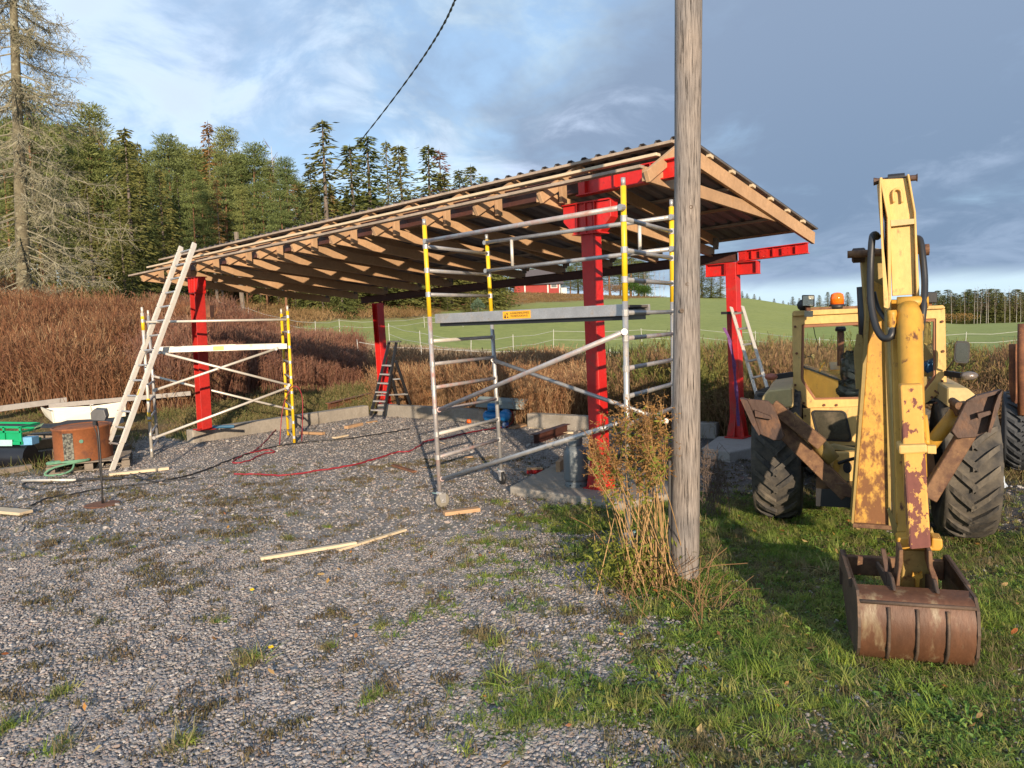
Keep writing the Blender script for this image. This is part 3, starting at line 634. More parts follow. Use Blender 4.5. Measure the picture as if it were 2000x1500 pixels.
# the stepladder
def stepladder():
    f = at; sl = thing('stepladder', 'black folding stepladder with grey treads against the far red column', 'stepladder', [-3.1, 17.3, 0])
    a0, a1 = f(724, 812, 17.0), f(760, 668, 17.4); b0, b1 = f(749, 813, 16.9), f(774, 669, 17.3)
    c0, c1 = f(780, 792, 17.9), f(758, 706, 17.55); d0, d1 = f(802, 790, 17.8), f(773, 705, 17.45)
    for p, q in ((a0, a1), (b0, b1), (c0, c1), (d0, d1)): mesh('leg', *beam(p, q, .035, .06), M_blackp, sl)
    for i in range(6):
        t = .08 + .105 * i * 1.15; p, q = lerp(a0, a1, t), lerp(b0, b1, t); mesh('tread', *beam(p + [0, -.02, 0], q + [0, -.02, 0], .12, .03), M_alu, sl)
    for t in (.25, .6): mesh('tie_bar', *beam(lerp(c0, c1, t), lerp(d0, d1, t), .03, .03), M_alu, sl)
    mesh('tie_bar', *beam(f(735, 772, 17.1), f(796, 770, 17.7), .03, .03), M_alu, sl)
    mesh('top_tray', *beam(f(757, 667, 17.3), f(783, 667, 17.3), .2, .03), M_blackp, sl)
stepladder()

# ================================================================ utility pole and cable
def pole():
    b = gr(1337, 1128, .04); b[2] = -.1; t_ = at(1346, -260, b[1] + .0)
    po = thing('utility_pole', 'weathered grey wooden utility pole with tall dry weeds round its foot', 'pole', [float(b[0]), float(b[1]), 0])
    n = 40; K = 28; V = []; F = []
    for i in range(n):
        t = i / (n - 1); c = lerp(b, t_, t)
        R0 = .108 - .013 * t + .004 * math.sin(t * 9)
        for k in range(K):
            a = 2 * math.pi * k / K; r = R0 * (1 + .012 * math.sin(3 * a + t * 4) + .008 * math.sin(7 * a + t * 11)); V.append(c + [r * math.cos(a), r * math.sin(a), 0])
    for i in range(n - 1):
        for k in range(K): F.append([i*K + k, i*K + (k + 1) % K, (i + 1)*K + (k + 1) % K, (i + 1)*K + k])
    F.append(list(range((n - 1) * K, n * K)))
    m_ = bpy.data.materials.new('weathered_pole_wood'); m_.use_nodes = True; nt = m_.node_tree; N = nt.nodes; Lk = nt.links; bs = N['Principled BSDF']; bs.inputs['Roughness'].default_value = .9
    tc = N.new('ShaderNodeTexCoord'); mp = N.new('ShaderNodeMapping'); mp.inputs['Scale'].default_value = (1, 1, .035); Lk.new(tc.outputs['Object'], mp.inputs[0])
    n1 = N.new('ShaderNodeTexNoise'); n1.inputs['Scale'].default_value = 210; n1.inputs['Detail'].default_value = 6; Lk.new(mp.outputs[0], n1.inputs['Vector'])
    n2 = N.new('ShaderNodeTexNoise'); n2.inputs['Scale'].default_value = 95; n2.inputs['Detail'].default_value = 8; n2.inputs['Roughness'].default_value = .7; Lk.new(mp.outputs[0], n2.inputs['Vector'])
    n3 = N.new('ShaderNodeTexNoise'); n3.inputs['Scale'].default_value = 3; n3.inputs['Detail'].default_value = 5; Lk.new(tc.outputs['Object'], n3.inputs['Vector'])
    def ramp(v, pts):
        r = N.new('ShaderNodeValToRGB'); Lk.new(v, r.inputs[0]); e = r.color_ramp.elements
        e[0].position, e[0].color = pts[0][0], (*pts[0][1], 1); e[1].position, e[1].color = pts[-1][0], (*pts[-1][1], 1)
        for p, c in pts[1:-1]: q = e.new(p); q.color = (*c, 1)
        return r.outputs[0]
    c1 = ramp(n1.outputs[0], [(.3, (.12, .105, .098)), (.5, (.27, .245, .225)), (.7, (.38, .35, .325))])
    c2 = ramp(n2.outputs[0], [(.38, (.05, .042, .038)), (.45, (.8, .8, .8)), (.7, (1, 1, 1))])
    mx = N.new('ShaderNodeMix'); mx.data_type = 'RGBA'; mx.blend_type = 'MULTIPLY'; mx.inputs[0].default_value = .9; Lk.new(c1, mx.inputs[6]); Lk.new(c2, mx.inputs[7])
    c3 = ramp(n3.outputs[0], [(.3, (.78, .78, .8)), (.7, (1.1, 1.02, .95))]); mx2 = N.new('ShaderNodeMix'); mx2.data_type = 'RGBA'; mx2.blend_type = 'MULTIPLY'; mx2.inputs[0].default_value = 1; Lk.new(mx.outputs[2], mx2.inputs[6]); Lk.new(c3, mx2.inputs[7])
    Lk.new(mx2.outputs[2], bs.inputs['Base Color'])
    bn = N.new('ShaderNodeBump'); bn.inputs['Strength'].default_value = .7; bn.inputs['Distance'].default_value = .006; Lk.new(n2.outputs[0], bn.inputs['Height']); Lk.new(bn.outputs[0], bs.inputs['Normal'])
    mesh('shaft', V, F, m_, po, True)
    # knots
    for (x, y) in ((1350, 404), (1332, 607), (1343, 555), (1349, 60), (1339, 865)):
        p = at(x, y, b[1] - .1); mesh('knot', *lathe(p + [0, .004, 0], [(.0, -.006), (.008, -.0), (.013, .003), (.018, -.004)][::-1], 10, axis=(0, -1, 0), cap=False), mat('pole_knot', (.12, .09, .07), .9) if 'pole_knot' not in MATS else MATS['pole_knot'], po, True)
    # earthing pipe at the back of the pole
    mesh('cable_guard', *beam(at(1308, 1100, b[1] + .02), at(1308, 900, b[1] + .02), .02, .02), M_blackp, po)
pole()
P_ = [at(900, -30, 17), at(889, 0, 18), at(868, 45, 20), at(838, 95, 23), at(800, 150, 27), at(750, 217, 32), at(700, 280, 38), at(650, 340, 45), at(610, 390, 52), at(560, 440, 60), at(475, 470, 68)]
g_ = G()
sp = smoothpath(P_, 14)
for ph in (0, math.pi):
    pts = []
    for i, p in enumerate(sp):
        r = .017; a = i * .9 + ph; pts.append(p + np.array([math.cos(a), 0, math.sin(a)]) * r)
    g_.add(tube(pts, .016, 6))
tag(g_.build('overhead_cable', M_blackp, smooth=True), 'twisted black overhead cable sloping down to the forest', 'cable')

# ================================================================ things in the yard
def plank(label, p, q, w, h, m_=M_pale, name='plank', group=None, cat='plank', b=.002):
    o = mesh(name, *beam(p, q, w, h), m_); bev(o, b); return tag(o, label, cat, group)
plank('long pale batten lying on the gravel in the foreground, left one of the pair', gr(509, 1097) + [0, 0, .03], gr(696, 1066) + [0, 0, .03], .055, .028)
plank('pale batten continuing right from the foreground pair, slightly bent away', gr(660, 1077) + [0, 0, .012], gr(792, 1038) + [0, 0, .02], .05, .022)
plank('short thick offcut board lying right of the scaffold wheel', gr(867, 1008) + [0, 0, .03], gr(936, 999) + [0, 0, .03], .1, .04, M_wood)
plank('wide board lying under the foot of the long ladder', gr(213, 930) + [0, 0, .025], gr(330, 917) + [0, 0, .025], .12, .04, M_pale)
plank('light board end at the left edge of the picture', gr(-60, 996) + [0, 0, .03], gr(52, 1006) + [0, 0, .03], .17, .035, M_pale)
plank('small upright grey stub beside the left board end', gr(20, 1000) + [0, 0, 0], gr(20, 1000) + [0, 0, .14], .06, .03, M_oldwood)
plank('short timber offcut right of the left scaffold', gr(588, 848) + [0, 0, .035], gr(632, 850) + [0, 0, .035], .1, .05, M_wood)
plank('timber offcut on the gravel before the left kerb', gr(652, 857) + [0, 0, .02], gr(678, 852) + [0, 0, .02], .09, .03, M_pale)
plank('thick timber offcut lying left of the stepladder', gr(676, 838) + [0, 0, .035], gr(706, 831) + [0, 0, .035], .1, .06, M_wood)
plank('thin offcut near the feet of the stepladder', gr(717, 827) + [0, 0, .02], gr(735, 824) + [0, 0, .02], .08, .03, M_wood)
plank('flat pale board in front of the blue compressor', gr(1000, 838) + [0, 0, .02], gr(1034, 829) + [0, 0, .02], .16, .03, M_wood)
plank('weathered board leaning at the kerb gap right of the compressor', gr(1003, 826) + [0, 0, .1], gr(1038, 826) + [0, 0, .1], .04, .22, M_wood)
plank('thin white strip on the gravel before the back kerb', gr(1033, 836) + [0, 0, .01], gr(1064, 838) + [0, 0, .01], .05, .015, M_pale)
plank('pale board lying behind the rusty beam', gr(1078, 848) + [0, 0, .02], gr(1118, 846) + [0, 0, .02], .2, .03, M_pale)
plank('sawn timber block standing left of the gas bottle', gr(1090, 922, .1) + [0, 0, .07], gr(1106, 908, .1) + [0, 0, .07], .06, .14, M_wood, b=.003)
plank('small wood scrap on the gravel near the far scaffold wheel', gr(908, 894) + [0, 0, .015], gr(924, 894) + [0, 0, .015], .06, .02, M_wood)
plank('broken reddish bark board between the hose and the scaffold wheel', gr(768, 911) + [0, 0, .02], gr(810, 924) + [0, 0, .02], .07, .025, M_rust)
o = mesh('steel_beam', *ibeam(gr(1043, 866) + [0, 0, .08], gr(1108, 846) + [0, 0, .1], .14, .16, .012, .01), M_brownsteel); tag(o, 'rusty brown steel beam offcut lying on gravel left of the front column', 'steel beam')
o = mesh('steel_beam', *ibeam(gr(632, 822) + [0, .5, .26], gr(722, 800) + [0, .5, .3], .14, .2, .012, .01), M_rust); tag(o, 'rusty steel beam lying on the grass behind the left kerb', 'steel beam')
# brush head
def broom():
    c = gr(1029, 926) + [0, 0, 0]; t = thing('broom_head', 'red bristled broom head lying near the front pad', 'broom', c)
    d = nrm(gr(1056, 925) - gr(1029, 926)); L = .22; s = np.cross((0, 0, 1), d)
    mesh('block', *beam(c + [0, 0, .075], c + d * L + [0, 0, .075], .06, .025), M_wood, t)
    g = G()
    for i in range(12):
        for j in range(3):
            p = c + d * (.01 + .2 * i / 11) + s * (-.02 + .02 * j); g.add(tube([p + [0, 0, .065], p + np.array([RNG.normal() * .008, RNG.normal() * .008, 0])], .006, 4))
    o = g.build('bristles', mat('red_bristles', (.45, .02, .02), .6), t); tag(o, kind='stuff')
broom()
# gas bottle
def gas():
    c = gr(1126, 948, .1); t = thing('gas_bottle', 'grey steel gas bottle with red cap standing left of the front red column', 'gas bottle', c)
    m_ = mat('grey_bottle_paint', (.16, .18, .19), .45, .1, .12, 4, .05); r = .15
    mesh('tank', *lathe(c, [(r * .92, .06), (r, .1), (r, .36), (r * .97, .42), (r * .8, .475), (r * .4, .5), (.03, .51)], 28), m_, t, True)
    mesh('foot_ring', *lathe(c, [(r * .93, 0), (r * .95, .05), (r * .9, .075)], 28, cap=False), m_, t, True)
    for a in (-2.2, -1.3, -.6): mesh('hole', *lathe(c + np.array([math.cos(a), math.sin(a), 0]) * r * .935 + [0, 0, .025], [(.01, -.002), (.01, .004)], 8, axis=(math.cos(a), math.sin(a), 0)), M_black, t)
    mesh('neck_ring', *lathe(c + [0, 0, .5], [(.085, 0), (.09, .06), (.085, .1)], 20, cap=False), m_, t, True)
    mesh('valve', *lathe(c + [0, 0, .5], [(.02, 0), (.02, .05), (.03, .06), (.03, .085)], 10), mat('red_cap', (.5, .02, .02), .4), t)
gas()
# compressor with a curved sheet on top
def compressor():
    c = gr(968, 832); t = thing('air_compressor', 'blue twin tank air compressor under a curved grey sheet beside the back kerb', 'compressor', c)
    m_ = mat('blue_tank_paint', (.02, .2, .5), .35, 0, .12, 5, .04); y0 = c[1]
    for x0, x1, yy in ((948, 980, y0 + .1), (976, 994, y0 - .1)):
        a, b = at(x0, 812, yy), at(x1, 812, yy); L = np.linalg.norm(b - a); R = .115
        if x0 > 960: a = at(985, 813, yy - .25); b = a + np.array([.05, .5, 0]); L = .5
        mesh('tank', *lathe(a, [(.03, -.05), (R * .6, -.035), (R * .92, 0), (R, .04), (R, L - .04), (R * .92, L), (R * .6, L + .035), (.03, L + .05)], 24, axis=b - a), m_, t, True)
    p = at(962, 800, y0); mesh('motor', *lathe(p + [-.1, 0, .05], [(.07, 0), (.09, .02), (.09, .2), (.07, .22)], 18, axis=(1, 0, 0)), m_, t, True)
    mesh('pump', *beam(p + [.05, 0, 0], p + [.05, 0, .16], .12, .12), M_blackp, t)
    for x in (952, 968, 985, 992): q = at(x, 797, y0); mesh('bracket', *beam(q, q + [0, 0, .14], .015, .015), M_blackp, t)
    for x in (953, 990): q = gr(x, 832); mesh('foot', *beam(q, q + [0, 0, .1], .03, .03), M_black, t)
    mesh('hose', *tube(smoothpath([at(993, 800, y0), at(1001, 806, y0), at(1002, 822, y0), gr(990, 836) + [0, 0, .02]], 5), .012, 6), mat('red_hose', (.35, .03, .03), .5), t, True)
compressor()
def curved_sheet():
    yy = 15.6; sh = at(930, 796, yy); L = []; m_ = mat('grey_coated_sheet', (.22, .27, .27), .4, .2, .1, 4, .05)
    a, b = at(929, 793, yy), at(1002, 797, yy); ax = nrm(b - a); a = a.copy()
    prof = [(0, 0), (0, .1), (.06, .15), (.2, .2), (.34, .17), (.5, .09), (.5, .0), (.48, .0), (.48, .08), (.33, .155), (.2, .185), (.07, .135), (.015, .09), (.015, 0)]
    dp = nrm([.45, .9, 0]); V = []; Lg = 1.0
    for k in (0, 1):
        for d, z in prof: V.append(a + ax * (Lg * k) + dp * d * 1.0 + [0, 0, z - .02])
    n = len(prof); F = [[i, (i + 1) % n, n + (i + 1) % n, n + i] for i in range(n)] + [list(range(n))[::-1], list(range(n, 2*n))]
    t = mesh('curved_sheet', V, F, m_, smooth=False); tag(t, 'curved grey metal cover sheet resting on the blue compressor', 'metal sheet')
curved_sheet()
def bag():
    c = gr(988, 834) + [0, 0, .05]; V, F = lathe(c, [(.02, -.05), (.1, -.045), (.12, 0), (.09, .05), (.02, .07)], 10, sq=.6); V = np.array(V) + RNG.normal(size=(len(V), 3)) * .012
    tag(mesh('plastic_bag', V, F, mat('blue_white_plastic', (.35, .4, .5), .4, 0, .2, 8, .2, sec=(.02, .08, .3), samt=.5, ss=12)), 'blue and white plastic bag in front of the compressor', 'bag')
    c = gr(916, 826) + [0, 0, .03]; tag(mesh('orange_cap', *lathe(c, [(.05, -.03), (.055, 0), (.04, .05)], 12), mat('orange_plastic', (.7, .12, .01), .4)), 'small orange cap on the ground left of the compressor', 'cap')
bag()
# hoses and leads on the ground
def lead(name, label, cat, pts, r, m_, z=.0):
    P = [gr(x, y) + [0, 0, r + z] for x, y in pts]; P = smoothpath(P, 8)
    P = [p + np.array([RNG.normal() * .01, RNG.normal() * .01, abs(RNG.normal()) * .004]) for p in P]
    return tag(mesh(name, *tube(P, r, 6), m_, smooth=True), label, cat)
M_hose = mat('dark_red_hose', (.27, .02, .03), .55)
lead('air_hose', 'dark red air hose running over the gravel to the compressor', 'hose', [(455, 928), (500, 928), (560, 930), (620, 921), (680, 912), (740, 896), (775, 885), (800, 883), (822, 870), (836, 862), (870, 858), (900, 850), (940, 842), (980, 836)], .014, M_hose)
lead('air_hose', 'loose loop of dark red hose beside the left scaffold', 'hose', [(560, 800), (545, 830), (520, 862), (500, 880), (470, 893), (455, 905), (480, 903), (515, 888), (535, 885), (525, 880), (480, 888), (500, 884)], .012, M_hose)
def hang():
    Q = [at(545, 850, 14.0), at(552, 800, 14.1), at(566, 762, 14.15), at(580, 755, 14.15), at(590, 775, 14.2), at(591, 810, 14.2), at(588, 838, 14.3)]
    Q[0][2] = .02; Q[-1][2] = .02
    tag(mesh('hanging_hose', *tube(smoothpath(Q, 6), .009, 6), M_hose, smooth=True), 'thin red hose looped over the yellow uprights of the left scaffold', 'hose')
hang()
lead('power_lead', 'black cable snaking over the gravel from the lamp stand to the stepladder', 'cable', [(60, 990), (95, 975), (150, 965), (210, 955), (290, 946), (340, 937), (400, 920), (470, 892), (540, 873), (600, 865), (680, 858), (760, 846), (800, 838)], .012, M_black)
lead('power_lead', 'black cable curling between the silver pipe and the lamp foot', 'cable', [(160, 950), (80, 958), (48, 954), (52, 944), (110, 946), (170, 940), (240, 935), (300, 938), (260, 920), (262, 930), (300, 942), (380, 935)], .01, M_black)
o = mesh('silver_pipe', *tube([gr(44, 941) + [0, 0, .02], gr(150, 940) + [0, 0, .02]], .02, 10), M_aluw, smooth=True); mesh('sleeve', *tube([gr(150, 940) + [0, 0, .02], gr(240, 937) + [0, 0, .02]], .022, 10), M_black, o)
tag(o, 'silver pipe with black sleeve lying in front of the pallet', 'pipe')
# work light on a stand
def lamp():
    c = gr(200, 986); t = thing('work_light', 'grey floodlight on a thin black stand with a rusty disc foot', 'work light', c)
    mesh('disc_foot', *lathe(c, [(.02, 0), (.2, 0), (.21, .006), (.2, .014), (.02, .02)], 28), M_rust, t)
    top = at(190, 826, c[1] + .05)
    mesh('stem', *tube(smoothpath([c + [0, 0, .01], at(198, 920, c[1]), at(193, 850, c[1] + .02), top], 5), .011, 8), M_blackp, t, True)
    mesh('stem', *tube(smoothpath([c + [.02, 0, .01], at(195, 920, c[1]), at(190, 855, c[1]), at(183, 832, c[1])], 5), .006, 6), M_black, t, True)
    h = at(191, 811, c[1]); m_ = mat('grey_lamp_housing', (.11, .11, .11), .5, .1)
    V, F = prism([h + np.array(p) * .9 for p in ((-.1, 0, -.07), (.085, 0, -.085), (.11, 0, -.03), (.09, 0, .07), (-.05, 0, .085), (-.105, 0, .035))], (.0, .09, .015)); bev(mesh('lamp_head', V, F, m_, t), .008, 2)
    mesh('clamp', *beam(h + [-.06, .0, -.1], h + [-.02, .0, -.1], .05, .05), M_blackp, t)
    mesh('handle', *tube([h + [-.1, .05, .05], h + [-.1, .03, .13], h + [-.06, .03, .13]], .007, 6), M_aluw, t)
lamp()
# pallet with rusty drum, rope, crates, black tube
def pallet():
    fl, fr = gr(92, 928), gr(256, 912); d = nrm(fr - fl); n = np.cross((0, 0, 1), d); n = n if n[1] > 0 else -n; L = float(np.linalg.norm(fr - fl)) * .98; W = .95
    t = thing('pallet', 'weathered wooden pallet under the rusty drum', 'pallet', fl)
    for i in range(6): a = fl + n * (W * (i + .5) / 6) + [0, 0, .14]; mesh('deck_board', *beam(a, a + d * L, .13, .02), M_oldwood, t)
    for k in (0, .5, 1):
        for j in (0, .5, 1): a = fl + d * (.05 + (L - .1) * k) + n * (.05 + (W - .1) * j) + [0, 0, .07]; mesh('block', *beam(a - d * .06, a + d * .06, .09, .09), M_oldwood, t)
    for j in (0, .5, 1): a = fl + n * (.05 + (W - .1) * j) + [0, 0, .012]; mesh('bottom_board', *beam(a, a + d * L, .1, .02), M_oldwood, t)
    # drum: an oval rusty steel tank
    c = (fl + fr) / 2 + n * .45 + [-.12, 0, .15]; dr = thing('rusty_drum', 'rust brown oval steel drum with a grey patch, standing on the pallet', 'drum', c)
    m_ = mat('orange_rust_sheet', (.27, .09, .03), .8, 0, .25, 3, .2, 40, sec=(.12, .045, .025), samt=.4, ss=4)
    V, F = lathe(c, [(.50, 0), (.505, .02), (.5, .04), (.5, .5), (.52, .51), (.52, .535), (.5, .54), (.46, .5)], 40, sq=.8, cap=False); mesh('shell', V, F, m_, dr, True)
    mesh('lid', *lathe(c + [0, 0, .49], [(.5, 0), (.49, .03), (.3, .05), (.02, .05)], 40, sq=.8), m_, dr, True)
    g = G()
    for i in range(4):
        a0 = -1.66 + i * .095; P = [c + np.array([.508 * .8 * math.cos(a), .508 * math.sin(a), z]) for a in (a0, a0 + .09) for z in (.03, .47)]
        g.add(([P[0], P[2], P[3], P[1]], [[0, 1, 2, 3]]))
    g.build('grey_patch', mat('peeling_label', (.2, .2, .16), .8, 0, .3, 30, .2, sec=(.03, .03, .03), samt=.5, ss=25), dr)
    a = -1.02; mesh('green_spot', *lathe(c + np.array([.508 * .8 * math.cos(a), .508 * math.sin(a), .33]), [(.03, 0), (.03, .004)], 12, axis=(math.cos(a), math.sin(a), 0)), mat('green_spot', (.1, .25, .18), .7), dr)
    # rope on the pallet
    P = []
    for i in range(70): a = i * .72; r = .12 + .11 * abs(math.sin(i * 1.7)); P.append(fl + d * (.3 + r * 1.7 * math.cos(a) * .9) + n * (.05 + r * .4 * math.sin(a)) + [0, 0, .165 + .02 * abs(math.sin(i * .9))])
    P += [fl + d * .12 + n * -.06 + [0, 0, .12], fl + d * -.02 + n * -.1 + [0, 0, .02], fl + d * .2 - n * .15 + [0, 0, .012], fl + d * .35 - n * .09 + [0, 0, .06], fl + d * .38 + n * .02 + [0, 0, .16]]
    tag(mesh('rope', *tube(smoothpath(P, 3), .016, 6), mat('green_rope', (.12, .27, .17), .8, 0, .2, 20, .2), smooth=True), 'tangle of green rope hanging over the front of the pallet', 'rope')
pallet()
def crates():
    c = gr(-30, 905); M_g = mat('green_plastic', (.0, .3, .12), .4, 0, .1, 4, .03)
    # black tube
    a, b = at(-140, 893, 12.6), at(60, 893, 12.6); o = mesh('black_pipe', *lathe(a, [(.2, 0), (.215, .0), (.215, float(np.linalg.norm(b - a))), (.2, float(np.linalg.norm(b - a)))], 40, axis=b - a), mat('glossy_black_plastic', (.012, .013, .018), .3), smooth=False)
    tag(o, 'thick glossy black plastic pipe lying under the green crate at the left edge', 'pipe'); o.data.polygons.foreach_set('use_smooth', [True] * len(o.data.polygons)); m2 = o.modifiers.new('es', 'EDGE_SPLIT')
    cr = thing('green_crate', 'bright green plastic crate on the black pipe at the left edge', 'crate', at(0, 868, 12.7))
    x0, x1 = -120, 43; f = lambda x, y, Y=12.5: at(x, y, Y)
    L0, L1 = f(x0, 866), f(x1, 868); H = f(x1, 834)[2] - L1[2]; dy = np.array([0, .5, 0])
    for z, h in ((H, .03), (H * .72, .03), (0.02, .05), (.0, .0)):
        if h: mesh('slat', *beam(L0 + [0, 0, z], L1 + [0, 0, z], .03, h), M_g, cr); mesh('slat', *beam(L1 + [0, 0, z], L1 + dy + [0, 0, z], .03, h), M_g, cr); mesh('slat', *beam(L0 + dy + [0, 0, z], L1 + dy + [0, 0, z], .03, h), M_g, cr)
    mesh('panel', *beam(L0 + [0, .02, H * .35], L1 + [0, .02, H * .35], .012, H * .65), M_g, cr)
    for k in (.55, .8, .995): mesh('rib', *beam(lerp(L0, L1, k), lerp(L0, L1, k) + [0, 0, H], .03, .03, up=(0, 1, 0)), M_g, cr)
    mesh('crate_floor', *beam((L0 + L1) / 2 * [0, 1, 1] + [L0[0], .25, 0], (L0 + L1) / 2 * [0, 1, 1] + [L1[0], .25, 0], .5, .02), M_g, cr)
    mesh('label', *prism([f(-20, 871, 12.48), f(24, 871, 12.48), f(24, 859, 12.48), f(-20, 859, 12.48)], (0, -.004, 0)), mat('pale_blue_label', (.35, .6, .55), .5), cr)
    q = f(45, 868, 12.6); o = mesh('blue_box', *beam(q + [0, .02, .06], q + [.2, .02, .06], .2, .13), mat('light_blue_plastic', (.16, .38, .62), .5)); tag(bev(o, .008, 2), 'small light blue box beside the green crate', 'box')
    o = mesh('green_tray', *prism([f(50, 846, 12.8), f(70, 836, 12.8), f(62, 838, 12.8) + [0, .2, .05]], (0, .15, .01)), mat('pale_green_sheet', (.3, .42, .2), .6)); tag(o, 'crumpled pale green scrap lying between crate and timber stack', 'scrap')
    # timber stack behind the drum
    st = [((70, 868), (130, 860), 13.6, .16, M_wood), ((60, 852), (215, 842), 14.0, .1, M_oldwood), ((68, 890), (115, 882), 13.3, .14, M_oldwood)]
    lab = ['sawn square timber between the green crate and the rusty drum', 'upper old timber under the black sheet, behind the drum', 'lower dark timber left of the rusty drum']
    for (p, q, Y, h, m_), l in zip(st, lab): o = mesh('timber', *beam(at(*p, Y), at(*q, Y + .2), .25, h), m_); tag(bev(o, .006), l, 'timber')
    for i, (p, q, Y, h) in enumerate((((66, 905), (250, 885), 14.1, .3), ((70, 878), (240, 862), 14.3, .22))):
        o = mesh('timber', *beam(at(*p, Y), at(*q, Y), .3, h), M_oldwood); tag(bev(o, .01), ('bottom' if i == 0 else 'middle') + ' dark grey log beam behind the rusty drum', 'timber')
    o = mesh('black_sheet', *prism([at(-150, 836, 13.2), at(90, 834, 13.3), at(110, 827, 14), at(222, 822, 14.1), at(224, 831, 13.9), at(100, 836, 13.2)], (0, .35, .015)), M_black); tag(o, 'strip of black roofing sheet lying over the timber stack', 'sheet')
    o = mesh('old_plank', *beam(gr(-120, 945) + [0, 0, .05], gr(62, 918) + [0, 0, .05], .15, .09), M_oldwood); tag(bev(o, .006), 'old plank lying on the ground below the black pipe', 'plank')
    # white trough
    w = thing('white_trough', 'white plastic trough lying on the grass behind the timber stack', 'trough', gr(150, 822, .3)); Mw = mat('cream_plastic', (.72, .68, .55), .5, 0, .06, 3, .03)
    z0 = .3
    a, b, c_, d_ = at(104, 826, 15.6), at(300, 805, 16.8), at(80, 798, 16.4), at(104, 806, 15.6)
    mesh('side', *prism([at(104, 826, 15.6), at(245, 813, 16.2), at(245, 784, 16.2), at(100, 804, 15.6)], (.0, .03, 0)), Mw, w)
    mesh('end', *prism([at(104, 826, 15.6), at(100, 804, 15.6), at(79, 795, 16.3), at(88, 812, 16.3)], (.03, .0, 0)), Mw, w)
    mesh('floor', *prism([at(104, 826, 15.6), at(245, 813, 16.2), at(238, 805, 16.9), at(88, 812, 16.3)], (.0, .0, .02)), Mw, w)
    mesh('far_side', *prism([at(88, 812, 16.3), at(238, 806, 16.95), at(236, 790, 16.95), at(80, 798, 16.3)], (.0, .02, 0)), Mw, w)
    # long grey pipe/board behind
    o = mesh('grey_board', *beam(at(-60, 806, 16.2), at(130, 781, 17.5), .05, .12), M_concl); tag(o, 'long grey board at the foot of the red brown brush, left end', 'board')
    o = mesh('grey_board', *beam(at(95, 793, 16.8), at(372, 768, 18.4), .05, .1), M_concl); tag(o, 'long grey board running behind the white trough towards the red column', 'board')
crates()
# strap on the right column
def strap():
    g = [at(1414, 640, 11.75), at(1424, 662, 11.7), at(1432, 700, 11.68), at(1436, 740, 11.7), at(1440, 790, 11.72), at(1442, 832, 11.75)]
    V = []; F = []
    for i, p in enumerate(smoothpath(g, 6)): w = .045 + .01 * math.sin(i); V += [p + [-w / 2, 0, 0], p + [w / 2, .02 * math.sin(i * .8), 0]]
    n = len(V) // 2; F = [[2*i, 2*i + 1, 2*i + 3, 2*i + 2] for i in range(n - 1)]
    o = mesh('ratchet_strap', V, F, mat('purple_webbing', (.16, .06, .2), .8, 0, .3, 30, .1)); o.modifiers.new('s', 'SOLIDIFY').thickness = .004
    tag(o, 'purple webbing strap hanging down the right red column', 'strap')
    c = at(1424, 611, 11.9); d = nrm(US); mesh('strap_band', *beam(c - d * .09, c + d * .09, .19, .04, up=(0, 0, 1)), M_black, o)
strap()
def fallen():
    c = at(415, 834, 14.6); tag(mesh('tool', *tube([c, c + [.4, .05, -.01]], .03, 8), mat('blue_tool', (.03, .12, .22), .5)), 'blue and black tool lying on the kerb right of the left column', 'tool')
    o = mesh('steel_box', *beam(at(400, 608, 22), at(414, 608, 22), .3, .34), M_rust); tag(o, 'rust red box in the brush right of the left column top', 'box')
    c = gr(1290, 0 + 940, .1)
fallen()
# ================================================================ the digger (backhoe loader seen from behind)
def pmat(name, base, rust_amt, rust_s, rough=.5, stretch=(1, 1, 1), dark=None, hard=.05):
    return mat(name, base, rough, 0, .16, 3, .12, 40, sec=RUST, samt=rust_amt, ss=rust_s, shard=hard, sec_rough=.9, stretch=stretch, sec2=dark or (.10, .07, .035), s2amt=.3, s2s=22)
M_cream = mat('cream_yellow_paint', (.62, .4, .13), .52, 0, .16, 3, .12, 40, sec=RUST, samt=.27, ss=9, shard=.05, sec_rough=.9, stretch=(1, 1, .5), sec2=(.3, .2, .08), s2amt=.36, s2s=12)
M_creamp = pmat('pale_cream_paint', (.5, .38, .17), .3, 6)
M_boom = pmat('chipped_yellow_paint', (.52, .275, .035), .36, 14, stretch=(1, 1, .6))
M_boomr = mat('flaking_yellow_over_rust', (.54, .29, .045), .55, 0, .16, 3, .15, 40, sec=(.17, .075, .03), samt=.3, ss=15, shard=.07, sec_rough=.9, stretch=(1, 1, .55), sec2=(.2, .09, .035), s2amt=.38, s2s=45, grad=(.4, 2.2, .26, -.1))
M_olive = pmat('grimy_yellow_paint', (.33, .225, .065), .36, 6)
M_arm = mat('rusty_brown_arm', (.2, .105, .05), .75, 0, .25, 5, .2, 40, sec=(.09, .04, .022), samt=.48, ss=14, shard=.1, sec2=(.42, .26, .1), s2amt=.33, s2s=30, stretch=(1, 1, 1))
M_padm = mat('brown_steel_pad', (.08, .045, .033), .6, .1, .3, 6, .3, 40, sec=(.15, .075, .04), samt=.4, ss=9, sec2=(.2, .15, .11), s2amt=.3, s2s=16, stretch=(1, 1, .5))
M_gasket = mat('brown_window_gasket', (.28, .12, .06), .7, 0, .15, 8, .05)
M_glass = bpy.data.materials.new('cab_glass'); M_glass.use_nodes = True
_b = M_glass.node_tree.nodes['Principled BSDF']; _b.inputs['Base Color'].default_value = (.82, .93, .88, 1); _b.inputs['Transmission Weight'].default_value = 1; _b.inputs['Roughness'].default_value = .02; _b.inputs['IOR'].default_value = 1.1
M_tyre = mat('tractor_tyre_rubber', (.035, .034, .034), .85, 0, .3, 5, .3, 50, sec=(.16, .135, .10), samt=.45, ss=3.5, shard=.16)
